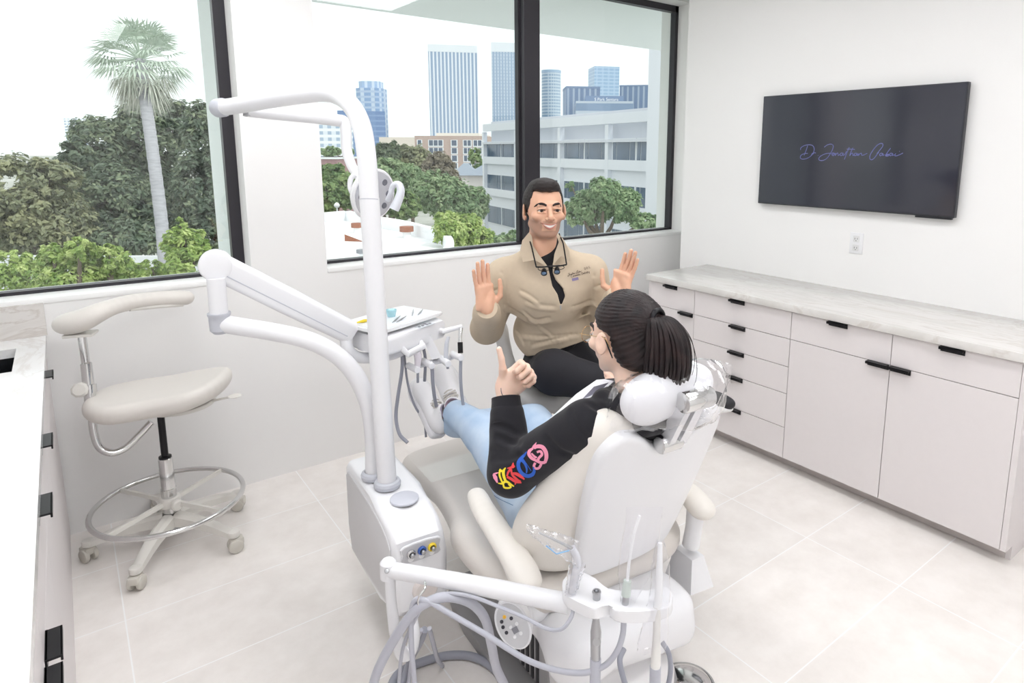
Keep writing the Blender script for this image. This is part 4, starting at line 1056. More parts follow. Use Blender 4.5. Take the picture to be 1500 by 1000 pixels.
# main pole with the light arm
p0 = at(567, 698, 2.13); p0.z = 0.562
lt = thing('operating_light', 'white overhead dental light with a tall bent pole, lamp hanging behind the pole', 'dental light', p0)
pole = [p0, at(560, 600, 2.10), at(548, 400, 2.05), at(541, 290, 2.02)]
mpl = MB(); mpl.tube(catmull(pole, 6), [0.0305]*19, 28); wadd(mpl, 'pole', SHL, lt)
wadd(MB().lathe([(0.030, 0.002), (0.042, 0.001), (0.044, 0.012), (0.040, 0.02), (0.031, 0.024)], p0, n=32), 'collar', GRP, lt)
up_ = [at(541, 292, 2.02), at(538, 240, 2.01), at(531, 190, 2.01), at(517, 158, 2.03), at(497, 141, 2.07), at(470, 136, 2.12), at(420, 142, 2.2), at(350, 154, 2.33), at(322, 158, 2.38)]
wadd(MB().tube(catmull(up_, 7), 0.0295, 28), 'bent_arm', SHL, lt)
wadd(MB().tube([at(541, 291.5, 2.02), at(541, 293, 2.02)], 0.0305, 28), 'joint_ring', GRP, lt)
e_ = at(322, 158, 2.38); dd_ = (at(322, 158, 2.38)-at(350, 154, 2.33)).normalized()
wadd(MB().tube([e_-dd_*0.03, e_-dd_*0.02, e_+dd_*0.012, e_+dd_*0.02], [0.030, 0.034, 0.034, 0.030], 24), 'end_cap', GRP, lt)
wadd(MB().lathe([(0, 0.01), (0.015, 0.009), (0.017, 0)], e_+dd_*0.018, dd_, 14), 'end_screw', STL, lt)
a2 = [at(362, 163, 2.36), at(400, 166, 2.42), at(460, 172, 2.55), at(500, 177, 2.64)]
wadd(MB().tube(a2, [0.020, 0.024, 0.024, 0.025], 14), 'second_arm', SHL, lt)
wadd(MB().cyl(at(362, 156, 2.36), at(362, 170, 2.36), 0.014, n=18), 'arm_pivot', STL, lt)
j = [at(498, 176, 2.64), at(505, 180, 2.64), at(507, 196, 2.64), at(508, 220, 2.64), at(514, 240, 2.63), at(522, 254, 2.62), at(530, 262, 2.6)]
wadd(MB().tube(catmull(j, 5), [0.024, 0.023, 0.022, 0.021, 0.020, 0.019, 0.018], 18), 'drop_arm', SHL, lt)
# lamp head: round disc facing right/away with small round reflectors, two loop handles
lc = at(546, 285, 2.52); ln = Vector(RT*0.80-FW*0.50-UP*0.25).normalized()
wadd(MB().lathe([(0, -0.045), (0.05, -0.042), (0.090, -0.022), (0.102, -0.004), (0.104, 0.006), (0.098, 0.012), (0, 0.012)], lc, ln, 44), 'lamp_head', SHL, lt)
wadd(MB().lathe([(0, 0.0135), (0.093, 0.0135), (0.093, 0.010)], lc, ln, 44), 'lamp_face', mat('lamp_face', '#c9cbd3', 0.25, metal=0.3), lt)
FMl = Matrix.Translation(lc) @ frame_from(ln).to_4x4()
for q in range(8):
    a_ = 2*PI*q/8
    wadd(MB().lathe([(0, 0.0165), (0.011, 0.0165), (0.013, 0.013)], (0.066*math.cos(a_), 0.066*math.sin(a_), 0), n=16, M=FMl), 'led', mat('dark_lens', '#6d6f78', 0.15), lt)
wadd(MB().tube(catmull([at(520, 255, 2.55), at(514, 262, 2.55), at(513, 275, 2.55), at(519, 287, 2.55), at(526, 291, 2.53)], 5), 0.010, 12), 'handle', SHL, lt)
hd = [at(568, 293, 2.50), at(572, 284, 2.48), at(576, 272, 2.47), at(584, 270, 2.46), at(587, 280, 2.46), at(583, 294, 2.46), at(577, 307, 2.46)]
wadd(MB().tube(catmull(hd, 5), [0.010, 0.010, 0.011, 0.013, 0.015, 0.017, 0.019], 14), 'handle', mat('frosted_handle', '#dcdfe6', 0.3), lt)

# delivery arm and tray
q0 = at(547, 690, 2.19); q0.z = 0.562
dl = thing('delivery_arm', 'white jointed delivery arm carrying the instrument tray over the patient', 'dental instrument tray', q0)
lw = [q0, at(547, 640, 2.18), at(541, 596, 2.16), at(527, 560, 2.14), at(507, 532, 2.12), at(480, 511, 2.10), at(445, 496, 2.08), at(400, 486, 2.07), at(345, 477, 2.06), at(322, 473, 2.055)]
wadd(MB().tube(catmull(lw, 6), 0.0285, 26), 'lower_arm', SHL, dl)
wadd(MB().lathe([(0.028, 0.002), (0.040, 0.001), (0.042, 0.012), (0.038, 0.02), (0.029, 0.024)], q0, n=32), 'collar', GRP, dl)
e1 = at(322, 473, 2.055)
wadd(MB().lathe([(0, -0.034), (0.02, -0.033), (0.030, -0.022), (0.031, 0.0), (0.031, 0.022), (0.034, 0.027), (0.034, 0.034), (0, 0.034)], e1, (0, 0, 1), 26), 'elbow', GRP, dl)
e2 = Vector((e1.x, e1.y, at(320, 405, 2.055).z))
wadd(MB().tube([e1+Vector((0, 0, 0.03)), e2], [0.027, 0.027], 26), 'riser', SHL, dl)
# spring arm as a rounded beam
s0 = at(316, 388, 2.05); s1 = at(518, 489, 2.27); dv_ = (s1-s0); L_ = dv_.length
SM = Matrix.Translation(s0) @ frame_from(dv_, (0, 0, 1)).to_4x4()
sdf_obj([], 'x', None, None) if False else None
sp_ = MB()
def rsec(w_, h_, r_, z, n=6):
    P_ = []
    for cx_, cy_, a0 in ((w_-r_, h_-r_, 0), (-w_+r_, h_-r_, 90), (-w_+r_, -h_+r_, 180), (w_-r_, -h_+r_, 270)):
        for i in range(n+1):
            a_ = R(a0+90*i/n); P_.append((cx_+r_*math.cos(a_), cy_+r_*math.sin(a_), z))
    return P_
sp_.loft([rsec(0.044, 0.024, 0.018, 0.0), rsec(0.044, 0.025, 0.018, L_*0.5), rsec(0.040, 0.025, 0.018, L_-0.012), rsec(0.034, 0.02, 0.016, L_)], M=SM)
beam = wadd(sp_, 'spring_arm', SHL, dl, ang=40)
wadd(MB().loft([rsec(0.002, 0.0262, 0.001, 0.01), rsec(0.002, 0.0262, 0.001, L_-0.02)], M=SM @ Matrix.Translation((-0.012, 0, 0))), 'seam', GRP, beam)
wadd(MB().cyl(SM @ Vector((0, -0.029, 0)), SM @ Vector((0, 0.029, 0)), 0.049, n=40, bev=0.010), 'arm_hub', SHL, dl)
yk = catmull([at(507, 494, 2.26), at(509, 510, 2.26), at(520, 521, 2.28), at(540, 524, 2.31), at(575, 518, 2.36), at(600, 506, 2.4)], 5)
wadd(MB().tube(yk, [0.022, 0.021, 0.020, 0.020, 0.022, 0.022], 16), 'yoke', SHL, dl)
# tray head: oriented box
tc_ = at(590, 481, 2.40); ta = Vector((0.93, 0.37, 0)).normalized(); tb = Vector((0, 0, 1)).cross(ta)
TM = Matrix.Translation(tc_) @ Matrix((ta, tb, (0, 0, 1))).transposed().to_4x4()
hdm = MB(); ho = [(-0.15, -0.10), (0.08, -0.10), (0.125, -0.085), (0.125, 0.05), (0.1, 0.10), (-0.14, 0.10), (-0.17, 0.05), (-0.17, -0.06)]
hdm.prism(smoothpoly(ho, 3), -0.045, 0.02, M=TM, bev=0.014, seg=3); hd_ = wadd(hdm, 'tray_head', SHL, dl, ang=40)
wadd(MB().prism([(-0.02, -0.1075), (0.06, -0.105), (0.06, -0.075), (-0.02, -0.078)], 0.0195, 0.0215, M=TM), 'control_panel', mat('panel_grey', '#cdd3d8', 0.3), hd_)
for (bx_, by_) in ((-0.01, -0.092), (0.008, -0.092), (0.03, -0.093), (0.045, -0.093), (0.03, -0.082)):
    wadd(MB().lathe([(0, 0.003), (0.005, 0.003), (0.006, 0)], TM @ Vector((bx_, by_, 0.021)), n=10), 'button', KG, hd_)
trp = smoothpoly([(-0.17, -0.075), (0.115, -0.075), (0.13, -0.05), (0.13, 0.10), (0.11, 0.13), (-0.16, 0.13), (-0.18, 0.10), (-0.18, -0.05)], 3)
tr_ = wadd(MB().prism(trp, 0.032, 0.044, M=TM, bev=0.005), 'tray', mat('tray_white', '#f0f1f3', 0.25), dl)
wadd(MB().prism([(x*0.93, y*0.9) for x, y in trp], 0.0445, 0.046, M=TM), 'tray_liner', mat('tray_liner', '#e2e6ec', 0.3), tr_)
wadd(MB().tube([TM @ Vector((-0.10, -0.09, -0.035)), TM @ Vector((-0.115, -0.135, -0.045)), TM @ Vector((-0.03, -0.125, -0.04)), TM @ Vector((-0.01, -0.095, -0.035))], 0.012, 12), 'handle', SHL, dl)
wadd(MB().tube([TM @ Vector((0.11, -0.02, -0.02)), at(650, 485, 2.42), at(677, 478, 2.44)], [0.012, 0.010, 0.009], 14), 'side_handle', SHL, dl)
wadd(MB().loft([[at(618, 494, 2.38), at(630, 490, 2.38), at(630, 490, 2.42), at(618, 494, 2.42)], [at(633, 527, 2.38), at(647, 523, 2.38), at(647, 523, 2.42), at(633, 527, 2.42)]]), 'instrument_bracket', SHL, dl, ang=20)
# instrument holders
hol = [((598, 535), (612, 542)), ((620, 528), (633, 536)), ((645, 524), (657, 533)), ((662, 518), (676, 524))]
for (a_, b_) in hol:
    wadd(MB().cyl(at(a_[0], a_[1], 2.40), at(b_[0], b_[1], 2.34), 0.0125, n=20, bev=0.003), 'instrument_holder', SHL, dl)
wadd(MB().tube([at(607, 538, 2.41), at(628, 531, 2.41), at(650, 528, 2.41), at(668, 520, 2.41)], 0.010, 10), 'holder_bar', SHL, dl)
# tray things: cup, syringe tag, instruments
def tp(x, y, z=0.046): return TM @ Vector((x, y, z))
cup = tag(MB().lathe([(0.014, 0), (0.02, 0.026), (0.0185, 0.026), (0.0125, 0.002), (0, 0.002)], tp(-0.02, 0.035), n=20).lathe([(0, 0.03), (0.012, 0.028), (0.016, 0.02)], tp(-0.02, 0.035), n=16).build('dappen_cup', mat('aqua_plastic', '#a9d4dd', 0.2)), 'small aqua plastic cup on the instrument tray', 'cup')
for i, (a_, b_, lab) in enumerate((((0.02, -0.03), (0.09, 0.03), 'slim steel hand instrument at the right end of the tray'), ((0.04, -0.04), (0.11, 0.0), 'slim steel hand instrument nearest the front edge of the tray'), ((-0.09, -0.04), (-0.01, 0.0), 'steel hand instrument lying in front of the aqua cup'), ((-0.08, -0.05), (0.0, -0.02), 'steel hand instrument along the near left of the tray'))):
    tag(MB().tube([tp(a_[0], a_[1], 0.050), tp((a_[0]+b_[0])/2, (a_[1]+b_[1])/2, 0.050), tp(b_[0], b_[1], 0.051)], [0.0012, 0.0032, 0.0012], 8).build('hand_instrument', STL), lab, 'dental instrument', 'hand instruments on the tray')
tag(MB().tube([tp(-0.165, 0.06, 0.052), tp(-0.135, 0.055, 0.052), tp(-0.115, 0.05, 0.052)], [0.002, 0.0065, 0.004], 8).build('yellow_tip', mat('yellow_plastic', '#f0d63a', 0.4)), 'yellow plastic tip at the left end of the instrument tray', 'dental tip')

# hanging instruments with hoses
def instrument(name, label, path, rad, m_, hose, hr, extra=None, hm=HOS2):
    t = thing(name, label, 'dental handpiece', path[-1])
    wadd(MB().tube(catmull(path, 4), rad, 14), 'handle', m_, t)
    if hose: wadd(MB().tube(catmull(hose, 7), hr, 8), 'hose', hm, t)
    if extra: wadd(extra[0], extra[1], extra[2], t)
    return t
instrument('handpiece', 'chrome handpiece with a black grip at the right end of the tray', [at(675, 480, 2.38), at(674, 495, 2.37), at(674, 520, 2.36)], [0.008, 0.006, 0.008], CHR, [at(675, 520, 2.36), at(675, 560, 2.36), at(679, 595, 2.38), at(684, 606, 2.40)], 0.006,
           (MB().cyl(at(674, 501, 2.367), at(674.5, 517, 2.362), 0.0095, n=18), 'grip', BLKM))
instrument('handpiece', 'slim grey handpiece between the right holders', [at(657, 493, 2.39), at(654, 505, 2.38), at(653, 528, 2.37)], [0.006, 0.008, 0.008], GRP, [at(655, 528, 2.37), at(656, 540, 2.37)], 0.005)
instrument('handpiece', 'short steel connector held above the white shoes', [at(632, 529, 2.36), at(633, 541, 2.35)], [0.007, 0.007], STL, [at(633, 541, 2.35), at(634, 560, 2.37), at(637, 585, 2.42), at(641, 600, 2.46)], 0.007)
instrument('air_syringe', 'clear wrapped syringe hanging at the left of the tray head', [at(604, 505, 2.36), at(612, 520, 2.36), at(611, 545, 2.36)], [0.010, 0.014, 0.009], mat('clear_pinkish', '#e9e3ea', 0.2), [at(612, 545, 2.36), at(612, 560, 2.37)], 0.005)
hz_ = thing('tray_hose', 'grey hoses looping down from the tray head beside the pole', 'hose', at(588, 508, 2.38))
wadd(MB().tube(catmull([at(589, 507, 2.38), at(589, 540, 2.38), at(583, 580, 2.38), at(580, 610, 2.38), at(585, 635, 2.37), at(597, 648, 2.36)], 7), 0.0065, 10), 'supply_hose', HOS2, hz_)
wadd(MB().tube(catmull([at(591, 507, 2.39), at(597, 560, 2.42), at(608, 595, 2.46), at(621, 615, 2.5), at(624, 640, 2.5)], 7), 0.0045, 8), 'thin_hose', HOS2, hz_)
wadd(MB().tube(catmull([at(618, 500, 2.42), at(623, 525, 2.42), at(622, 558, 2.44)], 5), 0.006, 8), 'short_hose', HOS2, hz_)

# ------------------------------------------------------------------ assistant arm, holder and its hoses
ag = at(572, 836, 1.62)
asn = thing('assistant_arm', 'white swing arm in the foreground ending in a curved instrument holder', 'dental assistant arm', at(598, 965, 1.70))
vb = catmull([at(571, 836, 1.62), at(573, 880, 1.64), at(580, 930, 1.67), at(590, 958, 1.70), at(602, 952, 1.72), at(607, 930, 1.73), at(604, 905, 1.75)], 5)
wadd(MB().tube(vb, [0.013, 0.013, 0.016, 0.017, 0.016, 0.015, 0.014], 18), 'drop_link', SHL, asn)
hb_ = [at(569, 834, 1.62), at(640, 846, 1.585), at(720, 861, 1.55), at(800, 877, 1.515), at(835, 884, 1.50)]
wadd(MB().tube(catmull(hb_, 4), [0.020, 0.020, 0.022, 0.022, 0.024], 22), 'swing_arm', SHL, asn)
wadd(MB().lathe([(0, 0.028), (0.014, 0.027), (0.020, 0.02), (0.021, 0), (0.021, -0.02), (0, -0.022)], at(569, 834, 1.62), (0, 0, 1), 22), 'knuckle', SHL, asn)
wadd(MB().lathe([(0, 0.004), (0.005, 0.003), (0.006, 0)], at(566.5, 836, 1.595), (Vector(CAM)-at(566, 836, 1.6)), 12), 'screw', STL, asn)
# holder plate
hz0 = at(880, 870, 1.47).z
def hp(u, v): return atz(u, v, hz0)
pl_ = [hp(u, v) for u, v in [(824, 853), (830, 842), (848, 836), (866, 842), (885, 858), (905, 866), (935, 862), (957, 866), (972, 858), (984, 866), (984, 884), (968, 892), (930, 896), (900, 893), (893, 884), (876, 890), (866, 890), (838, 877), (826, 868)]]
hpm = MB(); hpm.prism([(p.x, p.y) for p in catmull(pl_, 3, True)], hz0-0.028, hz0, bev=0.004); hp_o = wadd(hpm, 'instrument_holder', SHL, asn, ang=40)
hook = catmull([at(622, 851, 1.57), at(623, 860, 1.55), at(614, 874, 1.54), at(613, 885, 1.54), at(619, 890, 1.54), at(626, 886, 1.54), at(627, 882, 1.54)], 5)
wadd(MB().tube(hook, 0.0028, 10), 'hose_hook', CHR, asn)
# instruments of the holder
sv = thing('suction_handpiece', 'chrome high-volume suction handpiece in the near holder', 'dental suction', hp(873, 872))
wadd(MB().tube([at(874, 868, 1.455), at(874, 873, 1.455), at(873, 905, 1.455), at(873, 925, 1.455), at(872.5, 945, 1.455), at(872.5, 966, 1.455)], [0.009, 0.0085, 0.0075, 0.0125, 0.0115, 0.011], 20), 'handle', STL, sv)
wadd(MB().lathe([(0.009, 0), (0.0105, 0.002), (0.0095, 0.005), (0.006, 0.005), (0.006, -0.01)], at(874, 868, 1.455), (0, 0, 1), 20), 'mouth', STL, sv)
wadd(MB().lathe([(0, 0.013), (0.009, 0.0125), (0.010, 0.011), (0.010, 0)], at(874, 936, 1.455), (Vector(CAM)-at(874, 936, 1.45))*Vector((1, 1, 0.3)), 16), 'valve', STL, sv)
wadd(MB().tube([at(872.5, 964, 1.455), at(872, 985, 1.457), at(871, 1030, 1.46)], 0.0125, 14), 'hose', HOS, sv)
se = thing('saliva_ejector', 'thin saliva ejector in a clear upright sleeve, nearest the chair back', 'dental suction', hp(915, 875))
wadd(MB().tube(catmull([at(914, 906, 1.44), at(916, 880, 1.44), at(918, 872, 1.44)], 4), [0.0075, 0.008, 0.007], 16), 'handle', STL, se)
wadd(MB().tube(catmull([at(917, 872, 1.44), at(919, 850, 1.44)], 4), [0.011, 0.009], 14), 'valve', mat('pale_green_plastic', '#cfd9d3', 0.3), se)
wadd(MB().tube(catmull([at(919, 850, 1.44), at(922, 820, 1.44), at(928, 785, 1.44), at(937, 755, 1.44)], 5), 0.0035, 10), 'tube', KW, se)
wadd(MB().tube(catmull([at(914, 905, 1.44), at(912, 930, 1.44), at(903, 955, 1.44), at(885, 975, 1.45), at(855, 985, 1.46), at(815, 981, 1.48), at(770, 965, 1.5), at(710, 928, 1.52), at(660, 899, 1.535), at(626, 880, 1.54), at(606, 882, 1.55), at(602, 930, 1.57), at(608, 1010, 1.6)], 8), 0.0066, 12), 'hose', HOS, se)
film([ring(at(938, 745, 1.44), RT, UP, 0.042, 0.004, 24), ring(at(936, 757, 1.44), RT, UP, 0.040, 0.010, 24)], 5, 0.003, 'sleeve_end', PLAS, se)
def upring(u, v, d, wpx, thk=0.012, n=24):
    c = at(u, v, d); return [c+Vector(RT)*wpx*d/FPX/2*math.cos(2*PI*k/n)+Vector(FW)*thk*math.sin(2*PI*k/n) for k in range(n)]
f = film([upring(944, 742, 1.44, 54, 0.003), upring(943, 762, 1.44, 52, 0.010), upring(937, 800, 1.44, 56, 0.016), upring(930, 840, 1.44, 50, 0.018), upring(922, 872, 1.44, 26, 0.014), upring(916, 896, 1.44, 14, 0.010)], 11, 0.004, 'sleeve', PLAS, None); adopt(f, se)
f.modifiers.clear()
sy = thing('three_way_syringe', 'syringe wrapped in clear film with a blue stripe at the tip of the swing arm', 'dental syringe', hp(838, 862))
wadd(MB().tube(catmull([at(838, 868, 1.475), at(842, 845, 1.47), at(846, 820, 1.46), at(838, 802, 1.45)], 5), [0.009, 0.010, 0.009, 0.008], 14), 'handle', mat('clear_greyish', '#d8d9e0', 0.2), sy)
wadd(MB().tube(catmull([at(838, 803, 1.45), at(818, 793, 1.44), at(790, 780, 1.43)], 5), [0.004, 0.003, 0.002], 10), 'nozzle', STL, sy)
wadd(MB().tube([at(800, 799, 1.425), at(815, 811, 1.425), at(834, 806, 1.425)], 0.0016, 6), 'blue_stripe', mat('blue_film_seal', '#8fc0ea', 0.4), sy)
f = film([upring(835, 872, 1.47, 16, 0.010), upring(840, 850, 1.47, 20, 0.014), upring(846, 828, 1.46, 26, 0.016)], 14, 0.006, 'film_neck', PLASD, None); adopt(f, sy)
f = film([[at(848+3*math.cos(a)*1.2, 812+20*math.sin(a), 1.45+0.014*math.cos(a)) for a in [2*PI*k/24 for k in range(24)]], [at(825+3*math.cos(a), 800+17*math.sin(a), 1.44+0.016*math.cos(a)) for a in [2*PI*k/24 for k in range(24)]], [at(795+3*math.cos(a), 786+12*math.sin(a), 1.43+0.012*math.cos(a)) for a in [2*PI*k/24 for k in range(24)]], [at(772+2*math.cos(a), 772+4*math.sin(a), 1.42+0.004*math.cos(a)) for a in [2*PI*k/24 for k in range(24)]]], 15, 0.008, 'film_bag', PLASD, None); adopt(f, sy)
wadd(MB().tube(catmull([at(837, 868, 1.475), at(840, 885, 1.47), at(836, 905, 1.46), at(822, 921, 1.46), at(800, 920, 1.48), at(770, 905, 1.5), at(735, 890, 1.52), at(690, 873, 1.54), at(655, 869, 1.55), at(630, 876, 1.55), at(612, 900, 1.56), at(590, 950, 1.6), at(583, 1020, 1.65)], 8), 0.0045, 10), 'hose', HOS, sy)
s3 = thing('suction_handpiece', 'white suction handpiece inside a clear bag at the outer end of the holder', 'dental suction', hp(965, 872))
wadd(MB().tube(catmull([at(967, 795, 1.43), at(966, 830, 1.43), at(965, 870, 1.43), at(963, 890, 1.43)], 4), [0.005, 0.007, 0.009, 0.009], 16), 'tip', KW, s3)
wadd(MB().tube(catmull([at(963, 888, 1.43), at(962, 925, 1.43), at(961, 960, 1.43), at(960, 978, 1.43)], 4), [0.009, 0.008, 0.011, 0.011], 16), 'handle', mat('cream_handle', '#e4e2df', 0.35), s3)
wadd(MB().tube([at(960, 976, 1.43), at(959, 1030, 1.44)], 0.0125, 14), 'hose', HOS, s3)
f = film([upring(967, 790, 1.43, 10, 0.008), upring(968, 830, 1.43, 26, 0.014), upring(967, 870, 1.43, 30, 0.016), upring(962, 905, 1.43, 34, 0.016), upring(956, 940, 1.43, 44, 0.010), upring(952, 958, 1.43, 40, 0.004)], 17, 0.006, 'film_bag', PLAS, None); adopt(f, s3)
# loose floor hoses
def hose(label, pts, r_, m_=HOS, grp=None):
    o = tag(MB().tube(catmull(pts, 8), r_, 14).build('suction_hose', m_), label, 'hose', grp); return o
hose('thick grey suction hose arched over the steel hook in the foreground', [at(543, 1020, 1.62), at(552, 985, 1.6), at(572, 945, 1.58), at(600, 903, 1.555), at(622, 884, 1.545), at(655, 874, 1.55), at(688, 882, 1.57), at(710, 905, 1.6), at(720, 945, 1.64), at(728, 980, 1.7), at(748, 1020, 1.75)], 0.0118)
hose('dark grey hose lying on the floor behind the hanging hoses', [atz(568, 1015, 0.015), atz(585, 985, 0.015), atz(625, 967, 0.015), atz(665, 959, 0.015), atz(700, 964, 0.015), atz(730, 985, 0.015), atz(748, 1015, 0.015)], 0.013, HOS2)
a_ = at(625, 915, 1.85)
hose('grey umbilical hose dropping from the utility box to the floor', [at(622, 922, 1.92), at(615, 940, 1.95), at(602, 965, 2.02), atz(590, 998, 0.02), atz(575, 1030, 0.015)], 0.011, HOS2)
hose('slim grey hose under the utility box, leaning right', [at(629, 920, 1.92), at(634, 940, 1.96), at(641, 965, 2.04), atz(648, 975, 0.01)], 0.007, HOS)
hose('slim grey hose beside the umbilical hose', [at(617, 922, 1.9), at(606, 950, 1.94), at(600, 990, 2.0), atz(596, 1025, 0.01)], 0.006, HOS)
hose('slim grey hose hanging under the holder, behind the suction handpieces', [at(914, 950, 1.62), at(908, 965, 1.6), at(911, 985, 1.58), at(920, 1015, 1.56)], 0.007, HOS2)
hose('slim grey hose curving at the outer end of the holder', [at(970, 940, 1.55), at(980, 958, 1.54), at(982, 985, 1.54), at(975, 1020, 1.54)], 0.006, HOS2)
# foot control
fc = atz(1006, 1006, 0)
ft = thing('foot_control', 'round chrome foot control on the floor at the bottom edge', 'foot control', fc)
wadd(MB().lathe([(0.085, 0), (0.088, 0.012), (0.08, 0.016)], fc, n=40), 'base', GRM, ft)
wadd(MB().lathe([(0.078, 0.016), (0.070, 0.026), (0.04, 0.036), (0, 0.04)], fc, n=40), 'dome', CHR, ft)
# ================================================================== STOOLS
STO = mat('stool_upholstery', '#ddd8d2', 0.38, bump=0.0003, bscale=400)
CST = mat('stool_cream_plastic', '#dedbd5', 0.45)
CSTD = mat('caster_cream', '#cfcbc2', 0.5)
def stool_base(t, c, r, zc, a0, hub_z=0.12):
    for q in range(5):
        a = R(a0+72*q); d = Vector((math.cos(a), math.sin(a), 0)); n_ = Vector((-d.y, d.x, 0)); c0 = Vector((c.x, c.y, 0))
        A = c0+d*0.03+Vector((0, 0, hub_z)); B = c0+d*(r-0.02)+Vector((0, 0, 0.078))
        m = MB(); rings = []
        for i in range(7):
            f = i/6; p = A.lerp(B, f)+Vector((0, 0, 0.012*math.sin(f*PI))); w_ = 0.030*(1-f)+0.021*f; h_ = 0.026*(1-f)+0.012*f
            rings.append([p-n_*w_-Vector((0, 0, h_)), p-n_*w_*0.9+Vector((0, 0, h_*0.6)), p-n_*w_*0.4+Vector((0, 0, h_)), p+n_*w_*0.4+Vector((0, 0, h_)), p+n_*w_*0.9+Vector((0, 0, h_*0.6)), p+n_*w_-Vector((0, 0, h_))])
        m.loft(rings); m.cyl(B+d*0.005-Vector((0, 0, 0.012)), B+d*0.005+Vector((0, 0, 0.014)), 0.023, n=20, bev=0.005)
        wadd(m, 'leg', CST, t, ang=30)
        cc = c0+d*(r-0.012)+Vector((0, 0, 0.029)); ang = a+R(50*((q % 3)-1)); ax = Vector((-math.sin(ang), math.cos(ang), 0)); fw = Vector((math.cos(ang), math.sin(ang), 0))
        k_ = MB()
        for s in (-1, 1): k_.cyl(cc+ax*s*0.008, cc+ax*s*0.026, 0.0285, n=24, bev=0.006)
        k_.box(cc+Vector((0, 0, 0.018))+fw*0.006, (0.052, 0.040, 0.032), Euler((0, 0, ang)).to_matrix(), bev=0.008)
        k_.cyl(cc, cc+Vector((0, 0, 0.045)), 0.010, n=14)
        wadd(k_, 'caster', CSTD, t)
def seatpoly(w, d, notch=0.02):
    return smoothpoly([(0, -d+notch), (w*0.55, -d*0.95), (w*0.93, -d*0.55), (w, 0.02), (w*0.86, d*0.62), (w*0.45, d*0.96), (0, d), (-w*0.45, d*0.96), (-w*0.86, d*0.62), (-w, 0.02), (-w*0.93, -d*0.55), (-w*0.55, -d*0.95)], 4)
sc_ = Vector((-3.2, -0.335, 0))
st = thing('dental_stool', 'cream dental stool with chrome foot ring and curved arm support, by the left window', 'stool', sc_)
stool_base(st, sc_, 0.31, 0.12, 167)
wadd(MB().cyl(sc_+Vector((0, 0, 0.05)), sc_+Vector((0, 0, 0.13)), 0.028, n=24), 'hub', STL, st)
wadd(MB().lathe([(0.0285, 0.13), (0.0285, 0.245), (0.0295, 0.247), (0.0295, 0.252), (0.0265, 0.254), (0.0265, 0.385), (0.022, 0.39)], sc_, n=28), 'column', CHR, st)
wadd(MB().lathe([(0.024, 0.385), (0.024, 0.395), (0.0135, 0.398), (0.0135, 0.575), (0.022, 0.577), (0.022, 0.59), (0.015, 0.595), (0.015, 0.625)], sc_, n=24), 'gas_lift', BLKM, st)
wadd(MB().lathe([(0.016, 0.596), (0.034, 0.602), (0.036, 0.612), (0.030, 0.618)], sc_, n=24), 'lift_collar', CHR, st)
rz_ = 0.195; rr_ = 0.278
wadd(MB().tube([sc_+Vector((rr_*math.cos(2*PI*k/64), rr_*math.sin(2*PI*k/64), rz_)) for k in range(64)], 0.0105, 14, closed=True), 'foot_ring', CHR, st)
for q in range(4):
    a = R(35+90*q); d = Vector((math.cos(a), math.sin(a), 0)); n_ = Vector((-d.y, d.x, 0))
    m = MB(); m.loft([[sc_+d*x+n_*s1+Vector((0, 0, z)) for s1, z in ((-w_, rz_-0.008), (w_, rz_-0.008), (w_*0.7, rz_+0.008), (-w_*0.7, rz_+0.008))] for x, w_ in ((0.025, 0.012), (0.14, 0.008), (rr_-0.005, 0.007))])
    wadd(m, 'ring_spoke', CST, st, ang=30)
wadd(MB().cyl(sc_+Vector((0, 0, 0.172)), sc_+Vector((0, 0, 0.215)), 0.040, n=28, bev=0.006), 'ring_hub', CST, st)
kd_ = Vector((0.35, -0.93, 0)).normalized()
wadd(MB().lathe([(0.0, 0.030), (0.018, 0.030), (0.023, 0.024), (0.023, 0.010), (0.012, 0.004), (0.010, -0.01)], sc_+kd_*0.038+Vector((0, 0, 0.19)), kd_, 20), 'ring_knob', CST, st)
sx = Vector((RT[0], RT[1], 0)).normalized(); sy2 = Vector((-sx.y, sx.x, 0)); sx = Vector((math.cos(R(-25)), math.sin(R(-25)), 0)); sy2 = Vector((-sx.y, sx.x, 0))
SMx = Matrix.Translation(sc_+sx*0.012+Vector((0, 0, 0.662))) @ Matrix((sx, sy2, (0, 0, 1))).transposed().to_4x4()
def prim_field(prims, name, m, par, h, k, disp=None, smooth=1):
    o = sdf_obj(prims, name, m, None, h, k, disp=disp, smooth=smooth); adopt(o, par); return o
prim_field([slab(seatpoly(0.262, 0.19), SMx, -0.036, 0.04, 0.035, lambda x, y: 0.028*(x/0.26)**2+0.03*np.clip(x/0.26, -1, 1)-0.008+0.0*y)], 'seat', STO, st, 0.006, 0.01)
wadd(MB().prism([(x*0.72, y*0.72) for x, y in seatpoly(0.27, 0.2)], -0.045, -0.028, M=SMx, bev=0.004), 'seat_plate', CST, st)
wadd(MB().tube(catmull([SMx @ Vector((0.10, -0.02, -0.05)), SMx @ Vector((0.20, -0.03, -0.03)), SMx @ Vector((0.27, -0.04, -0.015))], 4), 0.005, 8).lathe([(0, 0.004), (0.02, 0.003), (0.026, 0), (0.02, -0.004), (0, -0.005)], SMx @ Vector((0.285, -0.04, -0.012)), n=18), 'height_lever', CST, st)
tb_ = [at(222, 618, 2.68), at(205, 636, 2.66), at(185, 655, 2.63), at(165, 663, 2.60), at(147, 656, 2.58), at(138, 635, 2.57), at(134, 600, 2.565), at(129, 566, 2.56), at(126, 533, 2.555)]
wadd(MB().tube(catmull(tb_, 6), 0.0145, 18), 'support_tube', CHR, st)
wadd(MB().tube([at(134.5, 606, 2.565), at(126, 532, 2.555), at(125.8, 531, 2.555)], [0.0195, 0.0195, 0.0165], 22), 'sleeve', CHR, st)
